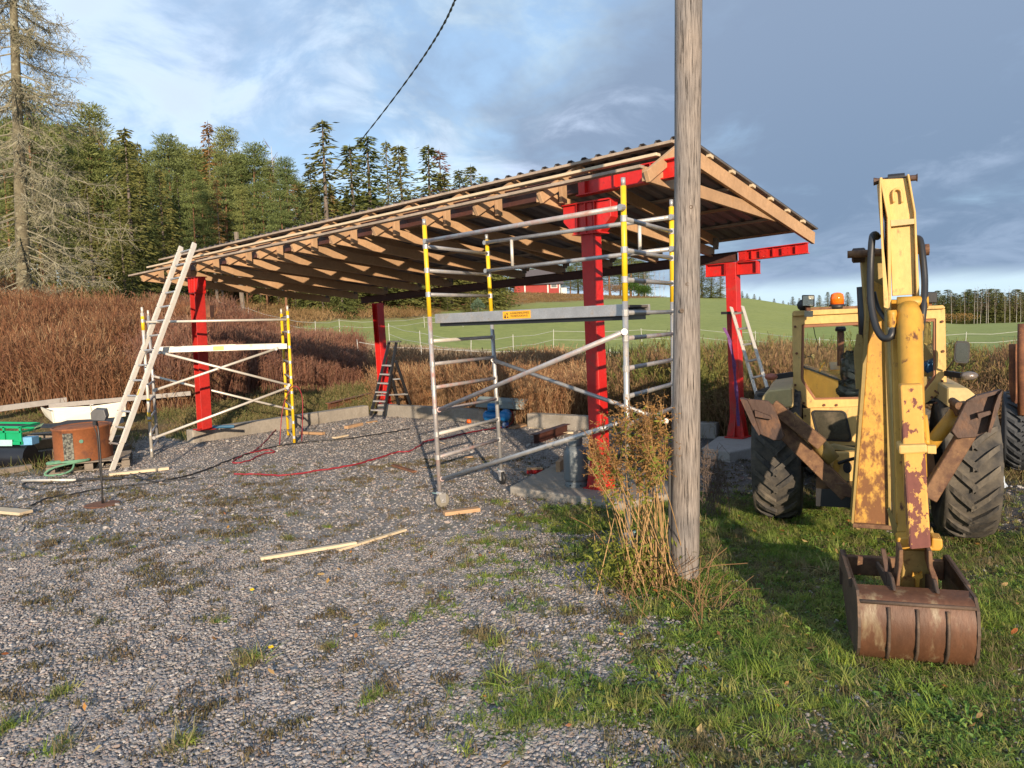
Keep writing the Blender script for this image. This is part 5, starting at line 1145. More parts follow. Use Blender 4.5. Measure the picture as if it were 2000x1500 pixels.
    mo = bpy.data.materials.new('orange_beacon_glass'); mo.use_nodes = True; b_ = mo.node_tree.nodes['Principled BSDF']; b_.inputs['Base Color'].default_value = (.95, .16, .005, 1); b_.inputs['Roughness'].default_value = .08; b_.inputs['Coat Weight'].default_value = .6
    mesh('beacon_dome', *lathe(c, [(.066, .025), (.066, .09), (.056, .125), (.03, .14), (.005, .143)], 22), mo, bc, True)
    ml = thing_part('indicator_left', T); ml.name = 'side_lamp'
    def oval(x, y, Y, rx, rz, m_, par, nm): V, F = lathe(f(x, y, Y), [(rx * .7, .03), (rx, .0), (rx * .8, -.025), (rx * .3, -.04)], 20, axis=(0, 1, 0), sq=1); V = np.array(V); c_ = f(x, y, Y); V[:, 2] = c_[2] + (V[:, 2] - c_[2]) * rz / rx; mesh(nm, V, F, m_, par, True)
    oval(1506, 736, 7.35, .062, .036, mat('faded_red_lens', (.35, .11, .07), .4), ml, 'lens'); mesh('arm', *beam(f(1516, 736, 7.4), f(1547, 731, 7.5), .04, .05), M_black, ml)
    mr_ = thing_part('side_lamp', T); oval(1893, 734, 7.2, .072, .04, mat('dull_lamp_lens', (.2, .17, .15), .2, .2, .3, 30, .3, 60), mr_, 'lens'); mesh('arm', *beam(f(1848, 729, 7.5), f(1882, 734, 7.25), .04, .05), M_black, mr_)
    mi = thing_part('wing_mirror', T)
    mp_ = rrect([(1866, 666), (1895, 667), (1893, 710), (1863, 708)], .2); mesh('mirror_shell', *prism(P(mp_, 7.2), (0, .05, 0)), M_black, mi)
    mq = rrect([(1868, 669), (1892, 670), (1890, 707), (1866, 705)], .2); mesh('mirror_face', *prism(P(mq, 7.199), (0, -.003, 0)), mat('mirror_glass', (.25, .27, .24), .12, .9, .1, 4, 0), mi)
    mesh('arm', *tube([f(1849, 722, 7.5), f(1866, 700, 7.26)], .01, 8), M_chrome, mi, True)
    mesh('door_handle', *tube([f(1826, 763, 7.53), f(1838, 772, 7.45), f(1840, 783, 7.45), f(1824, 788, 7.45)], .009, 8), M_rust, cab, True)
    return T
digger()
# ---------------------------------------------------------------- trailer at the right edge
def trailer():
    t = thing('timber_trailer', 'rusty timber trailer with black tyre and bent steel bunk posts at the right edge', 'trailer', [6.3, 9.6, 0])
    c = at(1992, 885, 9.6); c[2] = .52
    w = tyre(t, [c[0], 9.6, .52], .52, .38, lugs=26, m_=mat('trailer_tyre_rubber', (.045, .05, .058), .75, 0, .2, 6, .3), rim=False)
    cr_ = Vector((float(c[0]) - 6.3, 0, .52)); w.rotation_euler = (0, 0, math.radians(-31)); w.location = cr_ - w.rotation_euler.to_matrix() @ cr_
    mesh('rim', *lathe([c[0], 9.6, .52], [(.26, -.15), (.2, -.1), (.06, 0), (.2, .1), (.26, .15)], 24, axis=(1, 0, 0)), M_rust, t, True) if False else None
    f = at; mesh('bunk_post', *tube(smoothpath([f(1979, 672, 9.4), f(1979, 740, 9.4), f(1982, 775, 9.4), f(1995, 800, 9.4), f(2030, 812, 9.4)], 5), .045, 12), M_rust, t, True)
    mesh('bunk_post', *tube([f(1997, 632, 9.2), f(1996, 690, 9.2), f(1997, 810, 9.2)], .05, 12), M_rust, t, True)
    mesh('bunk_post', *tube([f(2012, 500, 9.3), f(2012, 810, 9.3)], .05, 12), M_rust, t, True) if False else None
    mesh('drawbar', *beam(f(1995, 815, 9.5), f(2200, 800, 9.9), .16, .16), M_rust, t); mesh('axle', *tube([[c[0], 9.6, .52], [c[0] + 1.8, 9.7, .52]], .05, 10), M_rust, t)
    tyre(t, [c[0] + 1.8, 9.7, .52], .52, .38, lugs=26, m_=MATS['trailer_tyre_rubber'], rim=False)
trailer()
def litter():
    c = gr(1945, 950); V, F = lathe(c + [0, 0, .06], [(.01, -.06), (.12, -.05), (.1, .0), (.07, .06), (.01, .09)], 9, sq=.6); V = np.array(V) + RNG.normal(size=(len(V), 3)) * .02
    tag(mesh('plastic_scrap', V, F, mat('white_plastic', (.5, .56, .62), .4, 0, .1, 8, .4)), 'crumpled pale plastic by the digger right rear tyre', 'plastic')
litter()
# ================================================================ scattering helper (geometry nodes; instances of small meshes)
def leafmat(name, cols, rough=.8, rnd=.3, trans=.0, spec=.2, rpos=None):
    m_ = bpy.data.materials.new(name); m_.use_nodes = True; nt = m_.node_tree; N = nt.nodes; Lk = nt.links; b = N['Principled BSDF']; b.inputs['Roughness'].default_value = rough; b.inputs['Specular IOR Level'].default_value = spec
    oi = N.new('ShaderNodeObjectInfo'); r = N.new('ShaderNodeValToRGB'); Lk.new(oi.outputs['Random'], r.inputs[0]); e = r.color_ramp.elements
    e[0].position = 0; e[0].color = (*cols[0], 1); e[1].position = 1; e[1].color = (*cols[-1], 1)
    for i, c in enumerate(cols[1:-1]): q = e.new((i + 1) / (len(cols) - 1)); q.color = (*c, 1)
    tc = N.new('ShaderNodeTexCoord'); n = N.new('ShaderNodeTexNoise'); n.inputs['Scale'].default_value = 9; n.inputs['Detail'].default_value = 3; Lk.new(tc.outputs['Object'], n.inputs['Vector'])
    mr = N.new('ShaderNodeMapRange'); Lk.new(n.outputs[0], mr.inputs[0]); mr.inputs[1].default_value = .3; mr.inputs[2].default_value = .7; mr.inputs[3].default_value = 1 - rnd; mr.inputs[4].default_value = 1 + rnd
    mx = N.new('ShaderNodeVectorMath'); mx.operation = 'SCALE'; Lk.new(r.outputs[0], mx.inputs[0]); Lk.new(mr.outputs[0], mx.inputs['Scale']); Lk.new(mx.outputs[0], b.inputs['Base Color'])
    if trans:
        out = N['Material Output']; t = N.new('ShaderNodeBsdfTranslucent'); Lk.new(mx.outputs[0], t.inputs[0]); s = N.new('ShaderNodeMixShader'); s.inputs[0].default_value = trans; Lk.new(b.outputs[0], s.inputs[1]); Lk.new(t.outputs[0], s.inputs[2]); Lk.new(s.outputs[0], out.inputs[0])
    return m_
def scatter(name, variants, pts, scl, rot, kind='stuff', seed=0):
    coll = bpy.data.collections.new(name + '_kinds')
    for i, (V, F, m_, sm) in enumerate(variants):
        me = bpy.data.meshes.new(f'{name}_shape'); me.from_pydata([tuple(map(float, v)) for v in V], [], [tuple(f) for f in F])
        for mm in (m_ if isinstance(m_, list) else [m_]): me.materials.append(mm)
        if sm: me.polygons.foreach_set('use_smooth', [True] * len(me.polygons))
        coll.objects.link(bpy.data.objects.new(f'{name}_shape', me))
    me = bpy.data.meshes.new(name); pts = np.asarray(pts, np.float32); me.vertices.add(len(pts)); me.vertices.foreach_set('co', pts.ravel())
    for nm, ty, v, k in (('scl', 'FLOAT_VECTOR', scl, 'vector'), ('rot', 'FLOAT_VECTOR', rot, 'vector')):
        a_ = me.attributes.new(nm, ty, 'POINT'); a_.data.foreach_set(k, np.asarray(v, np.float32).ravel())
    o = bpy.data.objects.new(name, me); COL.objects.link(o); tag(o, kind=kind)
    ng = bpy.data.node_groups.new(name, 'GeometryNodeTree'); ng.interface.new_socket('Geometry', in_out='INPUT', socket_type='NodeSocketGeometry'); ng.interface.new_socket('Geometry', in_out='OUTPUT', socket_type='NodeSocketGeometry')
    N = ng.nodes; Lk = ng.links; gi = N.new('NodeGroupInput'); go = N.new('NodeGroupOutput'); ip = N.new('GeometryNodeInstanceOnPoints'); ci = N.new('GeometryNodeCollectionInfo'); ci.inputs[0].default_value = coll
    ci.inputs['Separate Children'].default_value = True; ci.inputs['Reset Children'].default_value = True
    def na(nm): n = N.new('GeometryNodeInputNamedAttribute'); n.data_type = 'FLOAT_VECTOR'; n.inputs['Name'].default_value = nm; return n.outputs[0]
    rv = N.new('FunctionNodeRandomValue'); rv.data_type = 'INT'; rv.inputs[4].default_value = 0; rv.inputs[5].default_value = len(variants) - 1
    er = N.new('FunctionNodeEulerToRotation'); Lk.new(na('rot'), er.inputs[0])
    mp = N.new('GeometryNodeMeshToPoints'); Lk.new(gi.outputs[0], mp.inputs[0])
    Lk.new(mp.outputs[0], ip.inputs['Points']); Lk.new(ci.outputs[0], ip.inputs['Instance']); ip.inputs['Pick Instance'].default_value = True
    Lk.new(rv.outputs[2], ip.inputs['Instance Index']); Lk.new(er.outputs[0], ip.inputs['Rotation']); Lk.new(na('scl'), ip.inputs['Scale']); Lk.new(ip.outputs[0], go.inputs[0])
    o.modifiers.new('scatter', 'NODES').node_group = ng
    return o
def rz(n, tilt=.0): r = RNG.random((n, 3)) * 2 * math.pi; r[:, 0] = RNG.normal(size=n) * tilt; r[:, 1] = RNG.normal(size=n) * tilt; return r
def us(n, lo, hi, p=1): s = lo + (hi - lo) * RNG.random(n) ** p; return np.stack([s, s, s], 1)
def frustum(n, Y0, Y1, pad=.06, amin=-.72, amax=.72, dens=None):   # random ground points in the picture's wedge, uniform in area
    Y = np.sqrt(RNG.random(n) * (Y1**2 - Y0**2) + Y0**2); a = amin + (amax - amin) * RNG.random(n); X = a * Y; return X, Y

# ---------------------------------------------------------------- pebbles
def pebble(seed, flat=.6):
    r_ = np.random.default_rng(seed); t = (1 + 5**.5) / 2
    V = np.array([(-1, t, 0), (1, t, 0), (-1, -t, 0), (1, -t, 0), (0, -1, t), (0, 1, t), (0, -1, -t), (0, 1, -t), (t, 0, -1), (t, 0, 1), (-t, 0, -1), (-t, 0, 1)], float) / 1.9
    V *= 1 + r_.normal(size=(12, 1)) * .16; V *= [1, .75 + .2 * r_.random(), flat]
    F = [(0,11,5),(0,5,1),(0,1,7),(0,7,10),(0,10,11),(1,5,9),(5,11,4),(11,10,2),(10,7,6),(7,1,8),(3,9,4),(3,4,2),(3,2,6),(3,6,8),(3,8,9),(4,9,5),(2,4,11),(6,2,10),(8,6,7),(9,8,1)]
    return V, F
M_stone = leafmat('gravel_stone', [(.13, .135, .15), (.23, .23, .245), (.15, .138, .13), (.24, .22, .21), (.31, .285, .27), (.28, .215, .185), (.38, .35, .33), (.2, .195, .2), (.34, .265, .225), (.28, .265, .26), (.33, .305, .28), (.5, .47, .44)], .8, .25, spec=.3)
PEB = [(*pebble(i, .34 + .07 * (i % 4)), M_stone, False) for i in range(7)]
def gravel():
    X = []; Y = []; S = []
    for n, y0, y1, s0, s1 in ((80000, 2.9, 4.6, .0045, .0155), (95000, 4.6, 7.5, .0055, .0135), (130000, 7.5, 19.5, .0085, .0175), (9000, 2.9, 6, .012, .023), (2600, 6, 10, .014, .026), (2500, 8, 19.5, .025, .045)):
        x, y = frustum(n, y0, y1, amax=.7); s = s0 + (s1 - s0) * RNG.random(n) ** 2.0
        X.append(x); Y.append(y); S.append(s)
    X = np.concatenate(X); Y = np.concatenate(Y); S = np.concatenate(S)
    n1 = nzv(X, Y, .9, 3.1) * .8 + nzv(X, Y, 2.7, 9.1) * .45
    g = grass_amount(X, Y, n1); ou = outside(X, Y)
    fine = sst(nzv(X, Y, 4.2, 17) + .7 * nzv(X, Y, 11, 4) + .25 * sst(X, -.5, 1.2), .05, .38)
    # dark mossy patches hold fewer stones
    dark = sst(nzv(X, Y, 1.5, 21) + .6 * nzv(X, Y, 5, 2), .12, .5)
    keep = (RNG.random(len(X)) > np.maximum.reduce([.93 * sst(g, .42, 1.0), .55 * dark, .62 * fine])) & (ou < .5) & ~((X > 2.4) & (Y > 7.0) & (RNG.random(len(X)) < .8))
    X, Y, S = X[keep], Y[keep], S[keep]; n = len(X)
    Z = hts(X, Y) + S * .12
    scatter('gravel_stones', PEB, np.stack([X, Y, Z], 1), np.stack([S, S, S], 1), rz(n, .25))
gravel()

# ---------------------------------------------------------------- grass and low herbs
def tuft(seed, n, h, spread, w=.004, lean=.5, dry=0.0):
    r_ = np.random.default_rng(seed); V = []; F = []
    for i in range(n):
        a = r_.random() * 6.28; b = r_.random() * spread * .4; L = h * (.5 + r_.random() * .8); ln = lean * (.2 + r_.random()); bx, by = b * math.cos(a * 3), b * math.sin(a * 3)
        d = np.array([math.cos(a), math.sin(a)]); s_ = np.array([-d[1], d[0]]) * w * (.7 + r_.random() * .6); o = len(V); K = 3
        for k in range(K + 1):
            t = k / K; rr = L * ln * t ** 1.7; zz = L * t * (1 - .28 * ln * t * t)
            p = np.array([bx + d[0] * rr, by + d[1] * rr]); ww = s_ * (1 - t * .85)
            V += [(*(p - ww), zz), (*(p + ww), zz)]
        for k in range(K): F.append((o + 2*k, o + 2*k + 1, o + 2*k + 3, o + 2*k + 2))
    return V, F
def herb(seed, n, r0, lw=.35, up=.5):           # a rosette of broad leaves
    r_ = np.random.default_rng(seed); V = []; F = []
    for i in range(n):
        a = r_.random() * 6.28; L = r0 * (.5 + r_.random() * .8); d = np.array([math.cos(a), math.sin(a)]); s_ = np.array([-d[1], d[0]]); o = len(V); e = up * (.3 + r_.random()); ox = r_.normal(size=2) * r0 * .8
        for t, w_ in ((.15, .1), (.5, 1), (.8, .7), (1, .05)):
            p = ox + d * L * t; ww = s_ * L * lw * .5 * w_; z = L * e * math.sin(t * 2.2)
            V += [(*(p - ww), z + .15 * L * w_), (*p, z), (*(p + ww), z + .12 * L * w_)]
        for k in range(3):
            q = o + 3 * k; F += [(q, q + 1, q + 4, q + 3), (q + 1, q + 2, q + 5, q + 4)]
    return V, F
M_grass = leafmat('green_grass', [(.11, .2, .03), (.2, .31, .05), (.33, .4, .075), (.13, .24, .05), (.4, .38, .12), (.2, .29, .05), (.42, .35, .18)], .6, .35, .35)
M_dryg = leafmat('dry_grass', [(.2, .16, .08), (.28, .22, .12), (.16, .13, .06), (.12, .15, .05), (.34, .27, .16)], .7, .3, .3)
M_herb = leafmat('broad_leaves', [(.08, .17, .035), (.14, .25, .045), (.22, .32, .06), (.09, .18, .045), (.33, .33, .07)], .5, .3, .35, .4)
M_moss = leafmat('dark_moss', [(.08, .07, .035), (.12, .10, .045), (.10, .07, .045), (.17, .13, .075), (.10, .11, .035)], .9, .3)
TU = [(*tuft(i, 22, .05, .14, .0032, 1.7), M_grass, False) for i in range(5)]
TUL = [(*tuft(30 + i, 28, .11, .14, .003, 1.5), M_grass, False) for i in range(4)]
TUD = [(*tuft(60 + i, 16, .09, .14, .0028, 1.1), M_dryg, False) for i in range(4)]
HE = [(*herb(i, 11, .055), M_herb, False) for i in range(5)]
MO = [(*tuft(90 + i, 22, .022, .16, .004, .9), M_moss, False) for i in range(3)]
def vegetation():
    def pts(n, y0, y1, f):
        X, Y = frustum(n, y0, y1); k = RNG.random(n) < f(X, Y); X, Y = X[k], Y[k]; return np.stack([X, Y, hts(X, Y)], 1)
    clump = lambda X, Y, s, o: sst(nzv(X, Y, s, o), -.05, .45)
    def put(name, var, P, lo, hi, tilt=.15, p=1): scatter(name, var, P, us(len(P), lo, hi, p), rz(len(P), tilt))
    put('short_grass', TU, pts(60000, 3, 9.5, lambda X, Y: grass_amount(X, Y) * (.25 + .75 * clump(X, Y, 1.7, 5))), .35, 1.05, p=1.4)
    put('long_grass', TUL, pts(4200, 3, 9, lambda X, Y: sst(grass_amount(X, Y), .55, .95) * clump(X, Y, 1.1, 8)), .45, 1.15)
    put('dry_grass_tufts', TUD, pts(16000, 3, 10, lambda X, Y: (grass_amount(X, Y) ** .5) * .8 * clump(X, Y, 1.3, 33) + .01 + .12 * sst(X, -1, .6) * clump(X, Y, 2.2, 3)), .4, .95)
    put('broad_leaved_weeds', HE, pts(14000, 3, 9.5, lambda X, Y: sst(grass_amount(X, Y), .25, .75) * (.15 + clump(X, Y, 1.2, 14))), .35, .95)
    put('moss_patches', MO, pts(42000, 3, 12, lambda X, Y: .75 * np.maximum(sst(nzv(X, Y, 1.5, 21) + .6 * nzv(X, Y, 5, 2), .16, .5) * .5, .3 * sst(nzv(X, Y, 4.2, 17) + .7 * nzv(X, Y, 11, 4) + .25 * sst(X, -.5, 1.2), .15, .45)) * (outside(X, Y) < .5)), .6, 1.5)
    # clumps in the gravel that the photograph shows
    Q = [(490, 1292, 1.5), (1430, 0, 0)]
    for i, (x, y, s) in enumerate(((497, 1292, 1.25), (130, 1458, 1.0), (25, 1418, 1.0), (360, 1450, 1.1), (120, 1355, .9), (430, 1213, .7), (560, 1052, .8), (640, 1030, .7), (570, 1005, .7), (900, 1108, .8), (950, 1250, 1.1), (725, 1365, .9), (640, 1265, .7), (975, 1335, 1.2))):
        p = gr(x, y); P = p + np.c_[RNG.normal(size=(9, 2)) * .045 * s, np.zeros(9)]
        o = scatter('grass_clump', TU[:2] + TUD[:1] + TU[2:3], P, us(9, .7 * s, 1.2 * s), rz(9, .3)); tag(o, 'short clump of grass growing in the gravel', 'grass clump')
    # dandelions
    my = mat('dandelion_yellow', (.85, .6, .0), .6)
    for x, y, l in ((530, 1274, 'yellow dandelion flower beside a grass clump in the foreground gravel'), (493, 1160, 'yellow dandelion flower farther back, below the pale batten')):
        c = gr(x, y); t = thing('dandelion', l, 'flower', c); mesh('stem', *tube([c, c + [0, 0, .03]], .003, 5), MATS['green_rope'], t)
        g = G(); R_ = .019
        for k in range(24): a = k * 2.4; r = R_ * (.5 + .5 * (k % 3) / 2); g.add(beam(c + [0, 0, .03], c + [r * math.cos(a), r * math.sin(a), .036 + .006 * (k % 2)], .007, .002))
        g.build('flower_head', my, t)
    # fallen leaves
    M_leaf = leafmat('fallen_leaf', [(.3, .09, .03), (.35, .2, .05), (.2, .08, .04), (.45, .35, .15), (.3, .14, .05)], .6, .2)
    LF = [([(-1, 0, 0), (-.3, -.45, .12), (.6, -.35, .08), (1, 0, .15), (.55, .38, .1), (-.35, .42, .05)], [(0, 1, 2, 3, 4, 5)], M_leaf, False), ([(-1, 0, .1), (0, -.5, 0), (1, 0, .2), (0, .5, .15)], [(0, 1, 2), (0, 2, 3)], M_leaf, False)]
    put('fallen_leaves', LF, pts(800, 3, 9, lambda X, Y: .12 + .5 * grass_amount(X, Y)) + [0, 0, .03], .012, .035, .4)
    # chips of wood and stone around the shed
    M_chip = leafmat('wood_chip', [(.5, .36, .2), (.4, .25, .13), (.55, .45, .3)], .7, .1)
    CH = [([(-1, -.15, 0), (1, -.15, 0), (1, .15, 0), (-1, .15, 0), (-1, -.15, .12), (1, -.15, .12), (1, .15, .12), (-1, .15, .12)], [(0, 3, 2, 1), (4, 5, 6, 7), (0, 1, 5, 4), (1, 2, 6, 5), (2, 3, 7, 6), (3, 0, 4, 7)], M_chip, False)]
    n = 90; s = RNG.random(n) * 10; t = RNG.random(n) * 5.2 - 1.2; P = UO + np.outer(s, US) + np.outer(t, UT) + [0, 0, .012]; put('wood_chips', CH, P, .012, .05, .1, 2)
vegetation()

# ---------------------------------------------------------------- tall dry meadow brush
def brush(seed, n, h, spread, w=.004, top=.35, twig=6, lean=.18):
    r_ = np.random.default_rng(seed); V = []; F = []
    def blade(p, q, w0, w1):
        d = nrm(np.array(q) - p); s_ = nrm(np.cross(d, r_.normal(size=3))); o = len(V)
        V.extend([tuple(p - s_ * w0), tuple(p + s_ * w0), tuple(q + s_ * w1), tuple(q - s_ * w1)]); F.append((o, o + 1, o + 2, o + 3))
    for i in range(n):
        a = r_.random() * 6.28; b = spread * math.sqrt(r_.random()); p = np.array([b * math.cos(a), b * math.sin(a), 0]); L = h * (.55 + r_.random() * .55); d = nrm([r_.normal() * lean, r_.normal() * lean, 1])
        m_ = p + d * L * .55; d2 = nrm(d + r_.normal(size=3) * .14); q = m_ + d2 * L * .45; blade(p, m_, w, w * .8); blade(m_, q, w * .8, w * .3)
        for k in range(twig):
            t = 1 - top * r_.random(); s0 = m_ + d2 * L * .45 * ((t - .55) / .45) if t > .55 else p + d * L * t; dd = nrm(d2 + r_.normal(size=3) * .45); blade(s0, s0 + dd * L * (.06 + .1 * r_.random()), w * .55, w * 1.1)
    return V, F
def brush_patch(name, pts, cols, h, n=22, spread=.28, w=.0045, lo=.75, hi=1.2, lean=.16, twig=6, top=.4, seed=0):
    m_ = leafmat(name + '_stalks', cols, .8, .35, .25)
    var = [(*brush(seed + i, n, h, spread, w, top, twig, lean), m_, False) for i in range(5)]
    P = np.asarray(pts); sc = us(len(P), lo, hi); sc[:, 2] *= np.where((P[:, 0] / P[:, 1] > -.12) & (P[:, 1] > 60), .5, 1.0); h_ = sst(nzv(P[:, 0], P[:, 1], .35, 40 + seed), -.6, .6); sc[:, 2] *= .65 + .5 * h_
    return scatter(name, var, P, sc, rz(len(P), .08))
def region(n, test, x0, x1, y0, y1):
    X = x0 + (x1 - x0) * RNG.random(n); Y = y0 + (y1 - y0) * RNG.random(n); k = test(X, Y); X, Y = X[k], Y[k]; return np.stack([X, Y, hts(X, Y) - .03], 1)
def brushes():
    a_ = lambda X, Y: X / Y
    RED = [(.17, .075, .04), (.26, .12, .06), (.12, .055, .035), (.33, .18, .09), (.2, .09, .05), (.42, .29, .16)]
    BRN = [(.24, .13, .07), (.34, .2, .1), (.42, .29, .16), (.2, .1, .06), (.36, .18, .08)]
    PAL = [(.33, .25, .17), (.27, .2, .14), (.38, .3, .2), (.24, .17, .11)]
    DRK = [(.17, .10, .06), (.25, .15, .08), (.3, .2, .1), (.14, .08, .05), (.22, .17, .07)]
    # left bank: tall red brown
    P = region(9000, lambda X, Y: (a_(X, Y) < -.40) & (a_(X, Y) > -.85) & (local_s(X, Y) < -2.2 - .0 * Y) & (Y > 17.6 + 1.0 * sst(a_(X, Y), -.55, -.42)), -26, -5, 15, 29)
    brush_patch('red_brown_brush', P, RED, 1.35, 26, .33, .0052, seed=1)
    # behind the left kerb, between the column and the stepladder
    P = region(11000, lambda X, Y: (local_s(X, Y) < -4.2) & (a_(X, Y) < -.2) & (a_(X, Y) > -.47), -15, -3, 17, 31)
    brush_patch('mauve_brown_brush', P, [(.2, .1, .07), (.27, .13, .085), (.17, .075, .05), (.32, .19, .12), (.16, .09, .08)], 1.3, 26, .33, .005, seed=11)
    P = region(2500, lambda X, Y: (local_s(X, Y) < -.8) & (local_s(X, Y) > -3.5) & (local_t(X, Y) > .8), -12, -3, 14, 22)
    brush_patch('low_weeds', P, [(.2, .16, .07), (.14, .15, .05), (.28, .2, .1), (.1, .13, .04)], .42, 24, .3, .004, lean=.4, seed=21)
    # middle: behind the back kerb
    P = region(5200, lambda X, Y: (local_t(X, Y) > 5.2 + .5 * np.sin(local_s(X, Y) * 1.3)) & (a_(X, Y) > -.17) & (a_(X, Y) < .105), -5, 3.2, 15, 24.5)
    brush_patch('tan_brush', P, BRN, .95, 26, .33, .0048, seed=31)
    P = region(4200, lambda X, Y: (a_(X, Y) > -.24) & (a_(X, Y) < .05), -9, 2, 24, 36)
    brush_patch('pale_meadow_grass', P, PAL, .42, 30, .5, .006, lean=.25, twig=3, seed=41)
    # right: behind the pole, column and digger
    P = region(6500, lambda X, Y: (local_t(X, Y) > 5.0) & (a_(X, Y) > .135) & (a_(X, Y) < .42), 1.5, 10.5, 12.2, 22)
    brush_patch('dark_brown_brush', P, DRK + [(.27, .17, .08)], 1.02, 28, .33, .0048, seed=51)
    P = region(6500, lambda X, Y: (a_(X, Y) > .36) & (a_(X, Y) < .85) & (Y > 11.6), 4.2, 14, 11.2, 19)
    brush_patch('dark_red_brush', P, DRK + [(.22, .12, .06)], 1.0, 28, .33, .0045, seed=61)
    # leafy green tips in front of the field
    P = region(1500, lambda X, Y: (a_(X, Y) > .13) & (local_t(X, Y) > 5.5), 2, 12, 13, 21)
    brush_patch('green_topped_weeds', P, [(.13, .15, .04), (.17, .17, .05), (.2, .15, .05)], 1.22, 7, .4, .006, twig=22, top=.3, seed=71)
    # short rough grass right behind the kerbs and on the bank
    P = region(9000, lambda X, Y: (outside(X, Y) > .5) & (a_(X, Y) > -.8) & (a_(X, Y) < .8), -20, 14, 9, 26)
    brush_patch('rough_grass', P, [(.22, .17, .08), (.12, .14, .04), (.3, .22, .12), (.15, .1, .05), (.09, .13, .03)], .22, 22, .3, .005, lean=.6, twig=0, seed=81)
    # brown hillside grass below the forest
    P = region(26000, lambda X, Y: (a_(X, Y) > -.75) & (a_(X, Y) < .24) & (field_amount(X, Y) < .3), -50, 28, 30, 116)
    brush_patch('hillside_grass', P, [(.24, .15, .07), (.3, .2, .1), (.18, .13, .05), (.2, .10, .05)], .55, 16, .7, .02, lean=.4, twig=2, seed=91)
brushes()

